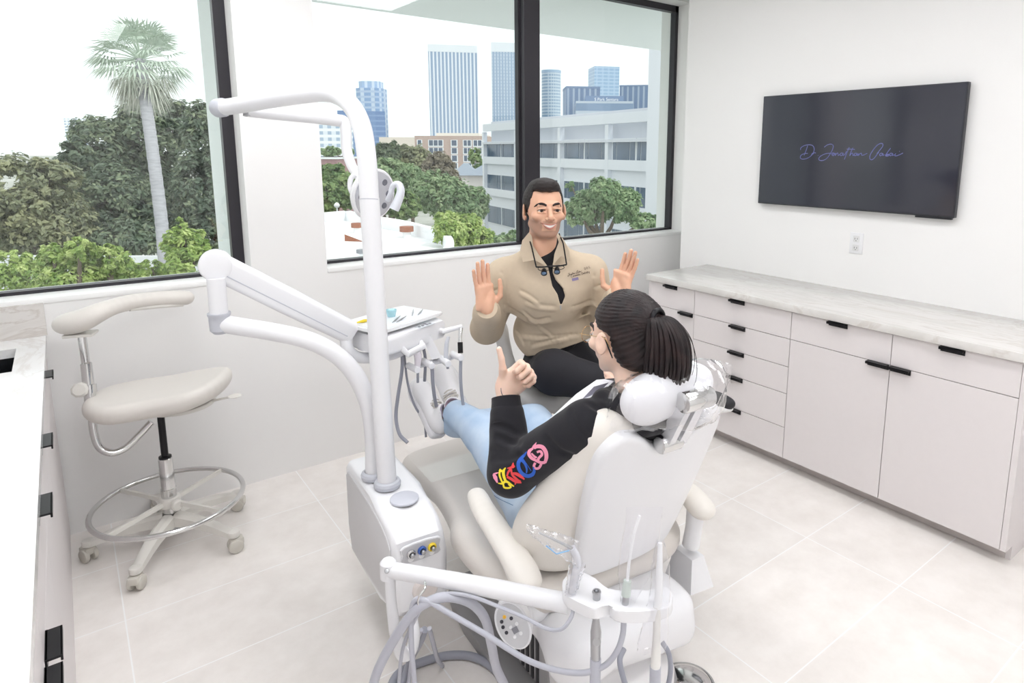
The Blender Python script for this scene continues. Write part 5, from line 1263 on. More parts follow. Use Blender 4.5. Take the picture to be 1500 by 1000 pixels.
wadd(MB().tube([at(126, 534, 2.555), at(120, 492, 2.55)], 0.0145, 18), 'post', CHR, st)
kp_ = at(117, 571, 2.53)
wadd(MB().lathe([(0, 0.014), (0.022, 0.013), (0.030, 0.006), (0.030, -0.006), (0.012, -0.012), (0.010, -0.03)], kp_, at(108, 572, 2.45)-at(126, 570, 2.6), 9), 'clamp_knob', CST, st)
wadd(MB().tube([at(131.5, 575, 2.56), at(130.5, 563, 2.56)], 0.024, 20), 'clamp_ring', CHR, st)
pd = catmull([at(102, 474, 2.50), at(122, 468, 2.49), at(150, 455, 2.52), at(185, 444, 2.62), at(230, 438, 2.74), at(272, 436, 2.84)], 4)
prs = []
for i in range(len(pd)-1):
    t = i/(len(pd)-1); prs.append(ecap(pd[i], pd[i+1], 0.056-0.026*min(1, t*2.2)+0.004*t, (0, 0, 1), 0.72+0.2*min(1, t*2)))
prim_field(prs, 'arm_support_pad', STO, st, 0.005, 0.01)
wadd(MB().box(at(118, 489, 2.52), (0.10, 0.075, 0.012), Euler((0, 0, R(-20))).to_matrix(), bev=0.004), 'pad_plate', CST, st)
wadd(MB().tube([at(190, 453, 2.62), at(230, 449, 2.72), at(268, 446, 2.82)], 0.008, 8), 'pad_rail', CST, st)

# dentist's stool
dc = Vector((-1.80, -1.13, 0))
ds = thing('dental_stool', 'pale grey stool under the seated man in the beige jacket', 'stool', dc)
stool_base(ds, dc, 0.30, 0.12, 40)
wadd(MB().cyl(dc+Vector((0, 0, 0.05)), dc+Vector((0, 0, 0.40)), 0.027, n=24), 'column', CHR, ds)
wadd(MB().cyl(dc+Vector((0, 0, 0.40)), dc+Vector((0, 0, 0.56)), 0.014, n=20), 'gas_lift', BLKM, ds)
sx = Vector((RT[0], RT[1], 0)).normalized(); sy2 = Vector((-sx.y, sx.x, 0))
DMx = Matrix.Translation(at(822, 572, 2.80)) @ Matrix((sx, sy2, (0, 0, 1))).transposed().to_4x4()
prim_field([slab(seatpoly(0.25, 0.20), DMx, -0.034, 0.034, 0.032, lambda x, y: 0.03*(x/0.25)**2-0.035*np.clip(x/0.25, -1, 1)-0.01)], 'seat', mat('grey_stool_seat', '#cfcdcb', 0.38), ds, 0.006, 0.01)
wadd(MB().prism([(x*0.7, y*0.7) for x, y in seatpoly(0.25, 0.2)], -0.045, -0.028, M=DMx, bev=0.004), 'seat_plate', CST, ds)
wadd(MB().cyl(DMx @ Vector((-0.15, -0.08, -0.035)), DMx @ Vector((-0.21, -0.11, -0.02)), 0.022, n=18, bev=0.005), 'tilt_knob', mat('grey_knob', '#a9aca9', 0.5), ds)
lv = mat('grey_lever', '#bfc2c2', 0.4)
wadd(MB().tube(catmull([DMx @ Vector((-0.05, -0.05, -0.05)), at(775, 598, 2.72), at(756, 603, 2.68), at(742, 610, 2.66)], 4), [0.006, 0.008, 0.014, 0.015], 10), 'tilt_lever', lv, ds)
wadd(MB().tube(catmull([DMx @ Vector((0.0, -0.05, -0.05)), at(806, 600, 2.70), at(800, 615, 2.68), at(788, 626, 2.66)], 4), [0.005, 0.005, 0.012, 0.022], 12), 'height_lever', lv, ds)
bk = catmull([at(734, 478, 2.86), at(737, 500, 2.86), at(743, 525, 2.86), at(752, 548, 2.86)], 4)
prim_field([ecap(bk[i], bk[i+1], 0.026, FW, 0.7) for i in range(len(bk)-1)], 'arm_support_pad', mat('grey_stool_seat', '#cfcdcb', 0.38), ds, 0.006, 0.01)
wadd(MB().tube(catmull([at(752, 548, 2.86), at(765, 575, 2.88), DMx @ Vector((-0.02, 0.06, -0.05))], 5), 0.012, 12), 'support_tube', CHR, ds)
# ================================================================== PEOPLE
from mathutils.bvhtree import BVHTree
VR, VU, VF = Vector(RT), Vector(UP), Vector(FW)
def hframe(c, fwd, up):
    y = Vector(fwd).normalized(); z = Vector(up); z = (z-y*z.dot(y)).normalized(); x = z.cross(y)*-1.0
    x = y.cross(z)  # person's right
    M = Matrix((-x, y, z)).transposed().to_4x4(); M.translation = Vector(c); return M   # x = person's left
def rng_pts(M, p): return M @ Vector(p)
def headprims(M, s=1.0, male=True):
    R3 = M.to_3x3()
    def P(x, y, z): return M @ Vector((x*s, y*s, z*s))
    def E(c, r): return ell(P(*c), (r[0]*s, r[1]*s, r[2]*s), R3)
    j = 1.0 if male else 0.86
    L = [(E((0, -0.018, 0.035), (0.074, 0.094, 0.082)), 0.01), (E((0, 0.028, -0.010), (0.062, 0.062, 0.082)), 0.02),
         (E((0, 0.032, -0.062), (0.042*j, 0.050, 0.038)), 0.02), (E((0, 0.068, -0.087), (0.019*j, 0.016, 0.014)), 0.018)]
    for q in (-1, 1):
        L.append((cap(P(q*0.049*j, 0.0, -0.048), P(q*0.022*j, 0.058, -0.085), 0.014*s, 0.011*s), 0.02))
        L.append((E((q*0.042, 0.064, -0.018), (0.022, 0.020, 0.018)), 0.012))
    L.append((cap(P(-0.034, 0.080, 0.024), P(0.034, 0.080, 0.024), 0.009*s), 0.012))
    L.append((E((0, 0.078, -0.051), (0.028, 0.017, 0.020)), 0.012))
    cuts = [E((q*0.030, 0.100, 0.004), (0.016, 0.014, 0.010)) for q in (-1, 1)]
    L2 = [(cap(P(0, 0.088, 0.012), P(0, 0.112, -0.020), 0.0065*s, 0.0095*s), 0.008), (E((0, 0.114, -0.023), (0.0105, 0.009, 0.009)), 0.005)]
    for q in (-1, 1):
        L2.append((E((q*0.0125, 0.101, -0.027), (0.008, 0.009, 0.007)), 0.004))
        L2.append((cap(P(q*0.017, 0.0895, 0.0115), P(q*0.044, 0.080, 0.009), 0.0045*s, 0.0035*s), 0.003))
        L2.append((cap(P(q*0.019, 0.0895, -0.0035), P(q*0.042, 0.081, -0.002), 0.0032*s), 0.004))
        ev = (R3 @ Matrix.Rotation(R(-q*18), 3, 'Z') @ Matrix.Rotation(R(8), 3, 'X'))
        L2.append((ell(P(q*(0.079 if male else 0.087), -0.006, -0.002), (0.006*s, 0.018*s, 0.031*s), ev), 0.004))
        L2.append((ell(P(q*(0.076 if male else 0.083), 0.004, -0.026), (0.006*s, 0.009*s, 0.010*s), ev), 0.004))
    cut2 = [ell(P(q*(0.086 if male else 0.095), -0.004, 0.003), (0.0045*s, 0.009*s, 0.016*s), R3 @ Matrix.Rotation(R(-q*18), 3, 'Z')) for q in (-1, 1)]
    return L, cuts, L2, cut2
def build_head(M, s, male, neck, h=0.0022):
    L, cuts, L2, cut2 = headprims(M, s, male)
    c = np.array(M.translation); F = Field(c-0.27, c+np.array([0.15, 0.15, 0.17]), h)
    for p, k in L: F.add(p, k)
    for p in cuts: F.add(p, 0.008, 's')
    for p, k in L2: F.add(p, k)
    for p in cut2: F.add(p, 0.003, 's')
    for a, b, ra, rb, k in neck: F.add(cap(a, b, ra, rb), k)
    return F.mesh(1)
def handprims(o, x, y, z, curls, spread, thumb, s=1.0, tail=0.05):
    """o wrist, x towards thumb, y towards fingers, z out of the palm"""
    o = Vector(o); x = Vector(x).normalized(); y = Vector(y).normalized(); z = Vector(z).normalized()
    P = lambda a, b, c: o+(x*a+y*b+z*c)*s
    Mx = Matrix((x, y, z)).transposed()
    L = [(rbx(P(0.0, 0.052, 0), (0.040*s, 0.050*s, 0.0135*s), 0.0125*s, Mx), 0.01), (ell(P(0.022, 0.036, 0.010), (0.020*s, 0.034*s, 0.014*s), Mx), 0.012),
         (ell(P(-0.024, 0.036, 0.007), (0.016*s, 0.034*s, 0.012*s), Mx), 0.012), (cap(P(0, -tail, 0), P(0, 0.02, 0), 0.026*s, 0.027*s), 0.014)]
    bases = [(0.030, 0.094), (0.010, 0.099), (-0.011, 0.096), (-0.030, 0.087)]
    seg = [(0.043, 0.025, 0.021), (0.047, 0.029, 0.022), (0.044, 0.027, 0.022), (0.034, 0.020, 0.019)]
    rad = [0.0100, 0.0102, 0.0098, 0.0088]
    for (bx_, by_), sg, r_, cu, sp in zip(bases, seg, rad, curls, spread):
        p = P(bx_, by_, 0.0); q0 = P(bx_*0.9, by_-0.02, -0.002); L.append((cap(q0, p, r_*1.15*s, r_*1.1*s), 0.007))
        a = 0
        for k in range(3):
            a += R(cu[k]); d = (y*math.cos(R(sp))+x*math.sin(R(sp)))*math.cos(a)+z*math.sin(a)
            q = p+d*sg[k]*s; rr_ = r_*(1-0.07*k)*s; L.append((cap(p, q, rr_, rr_*0.92), 0.0025)); p = q
    p = P(0.030, 0.020, 0.006)
    for k, (d, ln, r_) in enumerate(zip(thumb, (0.044, 0.034, 0.029), (0.0135, 0.0108, 0.0095))):
        dv = (x*d[0]+y*d[1]+z*d[2]).normalized(); q = p+dv*ln*s; L.append((cap(p, q, r_*s, r_*0.9*s), 0.008 if k == 0 else 0.003)); p = q
    return L
def fieldmesh(prims, h, pad=0.02, smooth=1):
    lo = np.min([p[1][0] for p, k in prims], 0)-pad; hi = np.max([p[1][1] for p, k in prims], 0)+pad
    F = Field(lo, hi, h)
    for p, k in prims: F.add(p, k)
    return F
def meshobj(name, parts, par):
    """parts: list of (V, F, material) joined in one mesh"""
    Vs = []; Fs = []; mi = []; off = 0; mats = []; sizes = []
    for V, F, m_ in parts:
        Vs.append(np.asarray(V, float)); 
        if m_ not in mats: mats.append(m_)
        for f in F: Fs.append([int(i)+off for i in f]); mi.append(mats.index(m_))
        off += len(V)
    me = bpy.data.meshes.new(name); me.from_pydata(np.concatenate(Vs).tolist(), [], Fs)
    for m_ in mats: me.materials.append(m_)
    me.polygons.foreach_set('material_index', np.array(mi, np.int32)); me.update()
    me.shade_smooth()
    o = bpy.data.objects.new(name, me); COL.objects.link(o); adopt(o, par); return o
def mb_np(mb):
    bmesh.ops.recalc_face_normals(mb.bm, faces=mb.bm.faces[:]); mb.bm.verts.ensure_lookup_table()
    V = [tuple(v.co) for v in mb.bm.verts]; mb.bm.verts.index_update(); F = [[v.index for v in f.verts] for f in mb.bm.faces]; mb.bm.free(); return V, F
def bvh_of(V, F): return BVHTree.FromPolygons([tuple(v) for v in V], [tuple(int(i) for i in f) for f in F])
def onto(bvh, u, v, off=0.0):
    d = (at(u, v, 1.0)-Vector(CAM)).normalized(); h = bvh.ray_cast(Vector(CAM), d)
    if h[0] is None: return None, None
    n = h[1] if h[1].dot(d) < 0 else -h[1]
    return h[0]+n*off, n
def ribbon(mb, bvh, pts, w, off=0.0015):
    """flat applied stripe following a surface; pts in survey pixels, w width(s) in px"""
    P = catmull([(p[0], p[1], 0) for p in pts], 5); n = len(P); row = []
    for i, p in enumerate(P):
        t = P[min(i+1, n-1)]-P[max(i-1, 0)]; t.normalize(); nn = Vector((-t.y, t.x, 0)); f = i/(n-1)
        ww = w if not isinstance(w, (list, tuple)) else np.interp(f*(len(w)-1), range(len(w)), w)
        a, _ = onto(bvh, p.x-nn.x*ww/2, p.y-nn.y*ww/2, off); b, _ = onto(bvh, p.x+nn.x*ww/2, p.y+nn.y*ww/2, off)
        if a is None or b is None or (a-b).length > 0.05: row = []; continue
        va, vb = mb.bm.verts.new(a), mb.bm.verts.new(b)
        if row: 
            if (row[0].co-va.co).length < 0.05: mb.bm.faces.new((row[0], row[1], vb, va))
        row = [va, vb]
def skinmat(name, c1, c2, beard=None):
    mt = mat(name, c1, 0.48, col2=c2, scale=14, sss=0.12, bump=0.0002, bscale=300)
    if beard:
        nt = mt.node_tree; b = nt.nodes['Principled BSDF']; src = b.inputs['Base Color'].links[0].from_socket
        a = nt.nodes.new('ShaderNodeAttribute'); a.attribute_name = 'beard'; mx = nt.nodes.new('ShaderNodeMix'); mx.data_type = 'RGBA'
        nt.links.new(a.outputs['Fac'], mx.inputs[0]); nt.links.new(src, mx.inputs[6]); mx.inputs[7].default_value = (*srgb(beard), 1); nt.links.new(mx.outputs[2], b.inputs['Base Color'])
    return mt

# ------------------------------------------------------------------ the dentist
SK1 = skinmat('skin_tan', '#e2b398', '#ddac90', '#7f6156'); HAIR1 = mat('short_dark_hair', '#221b1a', 0.6, bump=0.0012, bscale=260)
JKT = mat('khaki_jacket_fabric', '#cab9a2', 0.8, noise=0.03, scale=60, bump=0.0002, bscale=500)
BLK = mat('black_knit', '#1b1a1f', 0.85, bump=0.0002, bscale=500)
TRO = mat('black_trousers', '#1d1c22', 0.8, bump=0.0002, bscale=400)
LIP = mat('lip_pink', '#b9776c', 0.4); TEE = mat('teeth_white', '#f4efea', 0.25); EYW = mat('eye_white', '#ddd5d0', 0.2); EYD = mat('eye_dark', '#2a1a14', 0.1); BRW = mat('eyebrow_hair', '#2b211f', 0.7)
dp = thing('person', 'smiling man in a khaki half-zip jacket and black trousers, both open hands raised', 'person', (-1.80, -1.13, 0.6))
HM1 = hframe(at(797, 309, 2.50), -VF*0.95+VR*0.26-VU*0.10, VU*1.0-VR*0.03)
def H1(x, y, z): return HM1 @ Vector((x, y, z))
nk = [(H1(0, -0.018, -0.075), H1(0, -0.035, -0.145), 0.053, 0.056, 0.02), (H1(0, -0.035, -0.145), H1(0, -0.06, -0.22), 0.058, 0.075, 0.02)]
hV, hF = build_head(HM1, 1.0, True, nk)
# stubble by place on the head, stored as a soft mask
Mi1 = np.array(HM1.inverted()); lv1 = hV@Mi1[:3, :3].T+Mi1[:3, 3]
def sst(a, b, x): t = np.clip((x-a)/(b-a), 0, 1); return t*t*(3-2*t)
ax1, y1, z1 = np.abs(lv1[:, 0]), lv1[:, 1], lv1[:, 2]
jaw_ = sst(-0.028, -0.052, z1-np.maximum(ax1-0.03, 0)*0.5)*sst(-0.045, 0.035, y1)*sst(-0.118, -0.100, z1)
mus_ = sst(0.030, 0.024, ax1)*sst(-0.0445, -0.041, -(-z1))*0
mus_ = sst(0.028, 0.022, ax1)*sst(-0.048, -0.044, z1)*sst(-0.033, -0.037, z1)*(y1 > 0.06)
lipz = sst(0.030, 0.024, ax1)*sst(-0.074, -0.070, z1)*sst(-0.044, -0.048, z1)*(y1 > 0.05)
chin_ = sst(0.020, 0.012, ax1)*0.3
beard1 = np.clip(np.maximum(jaw_*(1-lipz), mus_*0.8), 0, 1)
# shoulders, elbows, wrists (photo survey)
shR, shL = at(740, 406, 2.62), at(862, 401, 2.64)
elR, elL = at(713, 480, 2.66), at(890, 476, 2.70)
wrR, wrL = at(713, 453, 2.43), at(905, 434, 2.45)
hipc = at(822, 535, 2.86); chest = at(801, 425, 2.62); belly = at(812, 485, 2.74); nbase = at(799, 366, 2.58)
openc = [(4, 4, 3), (4, 4, 3), (6, 5, 3), (8, 6, 4)]
hr_ = handprims(wrR, VR*0.74+VF*0.67, VU*0.98-VR*0.15-VF*0.1, -VF*0.74+VR*0.67, openc, [2, 0, -4, -10], [(0.62, 0.75, 0.40), (0.18, 1.0, 0.15), (0.05, 1.0, 0.0)], 0.94, tail=0.0)
hl_ = handprims(wrL, -VR*0.78+VF*0.62, VU*0.93+VR*0.33-VF*0.1, -VF*0.78-VR*0.62, openc, [1, -1, -4, -8], [(0.75, 0.5, 0.45), (0.42, 0.9, 0.15), (0.35, 0.93, 0.05)], 0.94, tail=0.0)
for L, wr, el in ((hr_, wrR, elR), (hl_, wrL, elL)): L.append((cap(wr, wr.lerp(el, 0.5), 0.026, 0.030), 0.012))
FR = fieldmesh(hr_, 0.0024); FL = fieldmesh(hl_, 0.0024)
kneA, ankA = at(812, 545, 2.44), at(985, 590, 2.42)
hipA, hipB = at(803, 540, 2.84), at(845, 540, 2.86)
kneB = at(962, 622, 2.50); ftB = Vector((kneB.x, kneB.y, 0.09)); ftB += Vector((-0.05, 0.05, 0))
body_in = [(cap(hipc, belly, 0.09, 0.085), 0.03), (cap(belly, chest, 0.085, 0.085), 0.03), (cap(shR, shL, 0.04), 0.04), (cap(chest, nbase, 0.07, 0.055), 0.03),
           (cap(shR, elR, 0.045, 0.038), 0.02), (cap(elR, wrR, 0.036, 0.026), 0.015), (cap(shL, elL, 0.045, 0.038), 0.02), (cap(elL, wrL, 0.036, 0.026), 0.015),
           (cap(hipA, kneA, 0.07, 0.052), 0.03), (cap(kneA, ankA, 0.048, 0.034), 0.02), (cap(hipB, kneB, 0.07, 0.052), 0.03), (cap(kneB, ftB, 0.048, 0.034), 0.02), (cap(nbase, H1(0, -0.03, -0.12), 0.055, 0.05), 0.02)]
FB = fieldmesh(body_in, 0.012)
parts = [(hV, hF, SK1), (*FB.mesh(1), SK1), (*FR.mesh(1), SK1), (*FL.mesh(1), SK1)]
hb1 = bvh_of(hV, hF)
def on_head(M, bvh, x, z, off=0.0):
    o = M @ Vector((x, 0.2, z)); d = -(M.to_3x3() @ Vector((0, 1, 0))); h = bvh.ray_cast(o, d)
    return (h[0]-d*off) if h[0] is not None else M @ Vector((x, 0.09, z))
def facebits(M, bvh, smile=True):
    out = []
    for q in (-1, 1):
        e = MB().lathe([(0, 0.0125), (0.0065, 0.0107), (0.0108, 0.0062), (0.0125, 0), (0.0108, -0.006)], M @ Vector((q*0.030, 0.0755, 0.0035)), M.to_3x3() @ Vector((0, 1, 0)), 20); out.append((*mb_np(e), EYW))
        e = MB().lathe([(0, 0.0134), (0.004, 0.0132), (0.0062, 0.0118), (0.0064, 0.010)], M @ Vector((q*0.030, 0.0755, 0.0035)), M.to_3x3() @ Vector((0.06, 1, -0.06)), 18); out.append((*mb_np(e), EYD))
        l = MB(); l.tube([on_head(M, bvh, q*x, z, 0.001) for x, z in ((0.0155, 0.004), (0.022, 0.0075), (0.031, 0.0085), (0.040, 0.0065), (0.0455, 0.002))], [0.0006, 0.0013, 0.0016, 0.0014, 0.0006], 6); out.append((*mb_np(l), BRW))
        l = MB(); l.tube(catmull([on_head(M, bvh, q*x, z, 0.001) for x, z in ((0.012, 0.0225), (0.022, 0.0275), (0.034, 0.0295), (0.044, 0.0255), (0.052, 0.018))], 4), [0.0034, 0.0050, 0.0048, 0.0036, 0.0014], 8); out.append((*mb_np(l), BRW))
    return out
parts += facebits(HM1, hb1)
# smiling mouth: teeth band between curved lips
def arc(w, z0, dz, n=9): return [(x, z0+dz*(x/w)**2) for x in np.linspace(-w, w, n)]
t_ = MB(); up_l = arc(0.025, -0.0510, 0.0060); lo_l = arc(0.0225, -0.0600, 0.0135)
t_.loft([[on_head(HM1, hb1, x, z, 0.0012) for x, z in up_l], [on_head(HM1, hb1, x, (z+z2)/2, 0.002) for (x, z), (x2, z2) in zip(up_l, lo_l)], [on_head(HM1, hb1, x, z, 0.0012) for x, z in lo_l]], False, False); parts.append((*mb_np(t_), TEE))
for (cv, r_, m2) in ((arc(0.031, -0.0495, 0.0080), [0.0006, 0.0022, 0.0024, 0.0022, 0.0006], LIP), (arc(0.028, -0.0630, 0.0165), [0.0006, 0.0028, 0.0036, 0.0028, 0.0006], LIP), (arc(0.033, -0.0512, 0.0090), [0.0008, 0.0008, 0.0007, 0.0008, 0.0008], EYD)):
    l = MB(); l.tube([on_head(HM1, hb1, x, z, 0.0005) for x, z in cv], r_, 8); parts.append((*mb_np(l), m2))
body1 = meshobj('body', parts, dp)
ba = body1.data.attributes.new('beard', 'FLOAT', 'POINT'); bv_ = np.zeros(len(body1.data.vertices), np.float32); bv_[:len(hV)] = beard1*0.58; ba.data.foreach_set('value', bv_)
# hair
Fh = Field(np.array(HM1.translation)-0.15, np.array(HM1.translation)+0.17, 0.003)
R31 = HM1.to_3x3()
Fh.add(ell(H1(0, -0.020, 0.036), (0.0785, 0.099, 0.0865), R31), 0.01); Fh.add(ell(H1(0, 0.010, 0.098), (0.050, 0.066, 0.023), R31), 0.03); Fh.add(ell(H1(-0.008, 0.048, 0.098), (0.034, 0.028, 0.016), R31), 0.03)
def hcut(p):
    q = p@Mi1[:3, :3].T+Mi1[:3, 3]; x, y, z = q[..., 0], q[..., 1], q[..., 2]
    lim = 0.036+np.maximum(z-0.062-6*x*x, 0)*3.2+0.004*np.sin(x*190)*(z > 0.05)
    zm = np.where(y < -0.02, -0.045, -0.005)+np.where(np.abs(y-0.012) < 0.010, -0.018, 0)
    zm = np.where(y > 0.022, -0.012, zm)
    return np.maximum(y-lim, zm-z)
Fh.cut(hcut); Fh.disp(crinkle(0.004, 160, 4)); Fh.build('hair', HAIR1, None, 1); ho_ = COL.objects[-1]; adopt(ho_, dp)
# jacket
tfw = (-VF*0.93-VU*0.1+VR*0.22)
jk = [(cap(nbase-VU*0.02, shR-VU*0.0, 0.066, 0.058), 0.05), (cap(nbase-VU*0.02, shL-VU*0.0, 0.066, 0.058), 0.05), (cap(chest, belly, 0.118, 0.122), 0.06), (ell(chest, (0.178, 0.108, 0.14), Matrix((VR, VU.cross(VR), VU)).transposed()), 0.04), (cap(shR, shL, 0.062), 0.06), (cap(nbase-VU*0.03, nbase+VU*0.015, 0.085, 0.068), 0.04),
      (ell(belly, (0.175, 0.125, 0.14), Matrix((VR, VU.cross(VR), VU)).transposed()), 0.05), (ell(hipc+VU*0.03-VF*0.0, (0.165, 0.125, 0.085), Matrix((VR, VU.cross(VR), VU)).transposed()), 0.05),
      (cap(shR, elR, 0.072, 0.066), 0.03), (cap(elR, wrR.lerp(elR, 0.0), 0.064, 0.040), 0.02), (cap(shL, elL, 0.072, 0.064), 0.03), (cap(elL, wrL.lerp(elL, 0.0), 0.062, 0.040), 0.02)]
lo = np.min([p[1][0] for p, k in jk], 0)-0.03; hi = np.max([p[1][1] for p, k in jk], 0)+0.03
FJ = Field(lo, hi, 0.0042)
for p, k in jk: FJ.add(p, k)
FJ.disp(crinkle(0.0035, 24, 12))
bj = bvh_of(*FJ.mesh(1))
folds = [([(770, 440), (789, 446), (812, 448)], 5), ([(767, 455), (783, 468), (804, 465)], 6), ([(738, 446), (755, 455), (772, 466)], 6), ([(762, 425), (775, 432), (787, 441)], 5), ([(845, 461), (863, 453)], 5),
         ([(838, 449), (864, 440)], 4), ([(762, 489), (800, 492), (845, 489)], 5), ([(734, 398), (742, 430), (739, 462)], 6), ([(870, 402), (868, 440)], 5), ([(778, 505), (800, 499), (830, 493)], 4), ([(742, 470), (760, 488), (765, 500)], 5),
         ([(712, 428), (733, 423)], 5), ([(790, 475), (806, 488)], 4), ([(872, 420), (888, 414)], 4), ([(868, 440), (880, 450)], 5), ([(725, 480), (738, 470)], 4)]
for pts, r_ in folds:
    cp_ = catmull([(a, b, 0) for a, b in pts], 5); Q_ = [onto(bj, p.x, p.y, 0.002)[0] for p in cp_]; Q_ = [q for q in Q_ if q is not None]
    for a, b in zip(Q_, Q_[1:]): FJ.add(cap(a, b, r_*0.0007), 0.007, 's')
    Q2 = [onto(bj, p.x+1, p.y+6, -0.004)[0] for p in cp_]; Q2 = [q for q in Q2 if q is not None]
    for a, b in zip(Q2, Q2[1:]): FJ.add(cap(a, b, r_*0.0009), 0.010)
# hollow cuffs
for wr, el in ((wrR, elR), (wrL, elL)):
    d_ = (wr-el).normalized(); FJ.add(cap(wr+d_*0.06, wr+d_*0.004, 0.036, 0.034), 0.003, 's')
opx = [(776, 357), (789, 372), (802.5, 390.5), (805, 401), (809, 419), (816.5, 431), (820.5, 447), (823, 445), (827.7, 434), (824, 422), (813.5, 410), (809.5, 399.5), (809.7, 386), (815, 370), (818, 355), (812, 342), (782, 342)]
# shirt under the jacket
ins = [(p, k) for p, k in body_in[:5]]
shirt = [(ell(chest-VF*0.002, (0.165, 0.104, 0.13), Matrix((VR, VU.cross(VR), VU)).transposed()), 0.04), (cap(shR, shL, 0.055), 0.05), (cap(nbase-VU*0.03, nbase+VU*0.012, 0.080, 0.069), 0.03), (cap(chest, nbase-VU*0.02, 0.10, 0.076), 0.03), (cap(chest, belly, 0.108, 0.108), 0.03)]
# cut the zip opening through the front of the jacket (shallow, along the body's forward axis)
fx = VR; fz_ = VU; fy = -VF
def px2(u, v): q = at(u, v, 2.5)-chest; return (q.dot(fx), q.dot(fz_))
pol = [px2(u, v) for u, v in opx]; f2 = poly2(pol); ch_np = np.array(chest)
def opening(p):
    q = p-ch_np; dpt = q@np.array(fy); sc2 = 2.5/(2.62-dpt)  # perspective-free: same wedge at the chest
    x = q@np.array(fx); z = q@np.array(fz_)
    return np.maximum(f2(x*sc2, z*sc2), 0.02-dpt)
FJ.a = np.maximum(FJ.a, -opening(np.stack(np.meshgrid(*[FJ.lo[k]+FJ.h*np.arange(FJ.n[k]) for k in range(3)], indexing='ij'), -1)).astype(np.float32))
# hem: cut the bottom along a slanting line
ha, hb2 = at(752, 528, 2.7), at(872, 492, 2.7); hn = (hb2-ha).cross(VF).normalized()
if hn.dot(VU) > 0: hn = -hn
hn_, ha_ = np.array(hn), np.array(ha)
sl_a = np.array(at(742, 500, 2.7)); vr_ = np.array(VR)
FJ.cut(lambda p: np.where((p-sl_a)@vr_ > 0, (p-ha_)@hn_, -1.0))
jV, jF = FJ.mesh(1)
jo = meshobj('jacket', [(jV, jF, JKT)], dp); bj = bvh_of(jV, jF)
FS = fieldmesh(shirt, 0.006); FS.add(cap(H1(0, -0.02, -0.10), H1(0, -0.05, -0.2), 0.055, 0.06), 0.005, 's') if False else None
sV, sF = FS.mesh(1); meshobj('shirt', [(sV, sF, BLK)], dp)
# collar flaps
def flap(pts, off=0.010, th=0.004):
    P_ = [onto(bj, u, v, off)[0] or at(u, v, 2.5) for u, v in pts]
    c = sum(P_, Vector())/len(P_); m_ = MB(); n_ = -VF*th
    m_.loft([P_, [p+n_ for p in P_]]); return m_
for pts in ([(775, 340), (765, 352), (762, 366), (766, 384), (783, 380.5), (803, 391), (792, 377), (781, 360), (779, 346)], [(820, 343), (828, 356), (834, 368), (835, 383), (822, 374.5), (810, 388), (812, 372), (818, 356)]):
    far = [at(u, v, 2.475+0.010*(v < 350)) for u, v in pts]
    m_ = MB(); m_.loft([far, [p+VF*0.006 for p in far]]); wadd(m_, 'collar', JKT, jo, ang=30)
zm = MB(); zm.tube([at(821, 447, 2.455), at(821.5, 454, 2.455)], [0.003, 0.0018], 8); wadd(zm, 'zip_pull', STL, jo)
# cuffs
for wr, el in ((wrR, elR), (wrL, elL)):
    d_ = (wr-el).normalized(); c_ = wr.lerp(el, 0.03)
    wadd(MB().tube([c_-d_*0.075, c_-d_*0.02, c_+d_*0.012, c_+d_*0.022, c_+d_*0.020, c_-d_*0.01], [0.056, 0.053, 0.046, 0.040, 0.037, 0.035], 28, cap=False), 'cuff', JKT, jo)
# stitched name and badge
em = MB()
def stitched(strokes_, x0, y0, w_, ang, sx_, sy_, thick=0.45):
    for st_ in strokes_:
        P_ = []
        for (a, b) in st_:
            xx = (a-sx_[0])*w_/(sx_[1]-sx_[0]); yy = (b-sy_)*w_/(sx_[1]-sx_[0])
            P_.append((x0+xx*math.cos(ang)-yy*math.sin(ang), y0+xx*math.sin(ang)+yy*math.cos(ang)))
        try: ribbon(em, bj, P_, thick, 0.0022)
        except Exception: pass
stitched(strokes[4:], 831, 403.5, 22, R(-17), (330, 1355), 300)
DDS = [[(0, 0), (0, 60)], [(0, 0), (28, 8), (36, 30), (28, 52), (0, 60)], [(48, 58), (50, 60)], [(66, 0), (66, 60)], [(66, 0), (94, 8), (102, 30), (94, 52), (66, 60)], [(114, 58), (116, 60)], [(160, 6), (140, 0), (132, 15), (158, 42), (150, 60), (130, 54)], [(174, 58), (176, 60)]]
stitched(DDS, 855.5, 392.3, 9, R(-17), (0, 176), 0)
COS = [[(60, 10), (30, 0), (5, 30), (10, 70), (50, 75), (75, 55)], [(95, 40), (80, 55), (92, 75), (108, 58), (95, 40), (115, 42)], [(145, 38), (128, 48), (142, 62), (128, 76)], [(155, 75), (158, 42), (165, 60), (178, 42), (180, 74), (192, 48), (205, 42), (207, 75)], [(222, 60), (240, 50), (228, 40), (220, 62), (240, 75)], [(262, 5), (256, 70), (268, 75)], [(248, 32), (275, 28)], [(285, 42), (284, 75)], [(284, 22), (286, 24)], [(322, 44), (304, 48), (302, 72), (324, 74)],
       [(370, 5), (366, 74)], [(360, 8), (400, 12), (412, 45), (392, 72), (360, 76)], [(425, 60), (443, 50), (432, 40), (423, 62), (444, 75)], [(455, 75), (458, 42), (470, 44), (474, 75)], [(492, 8), (486, 72), (498, 75)], [(480, 32), (505, 28)], [(515, 42), (514, 75)], [(515, 22), (517, 24)], [(548, 40), (532, 48), (546, 62), (532, 76)], [(566, 8), (560, 72), (572, 75)], [(554, 32), (578, 28)], [(586, 75), (588, 44), (604, 42)], [(612, 42), (620, 70), (634, 42), (620, 100), (604, 104)]]
stitched(COS, 836, 404.8, 28, R(-15), (5, 634), 40)
wadd(em, 'stitched_lettering', mat('dark_thread', '#4b3b3a', 0.8), jo, smooth=False)
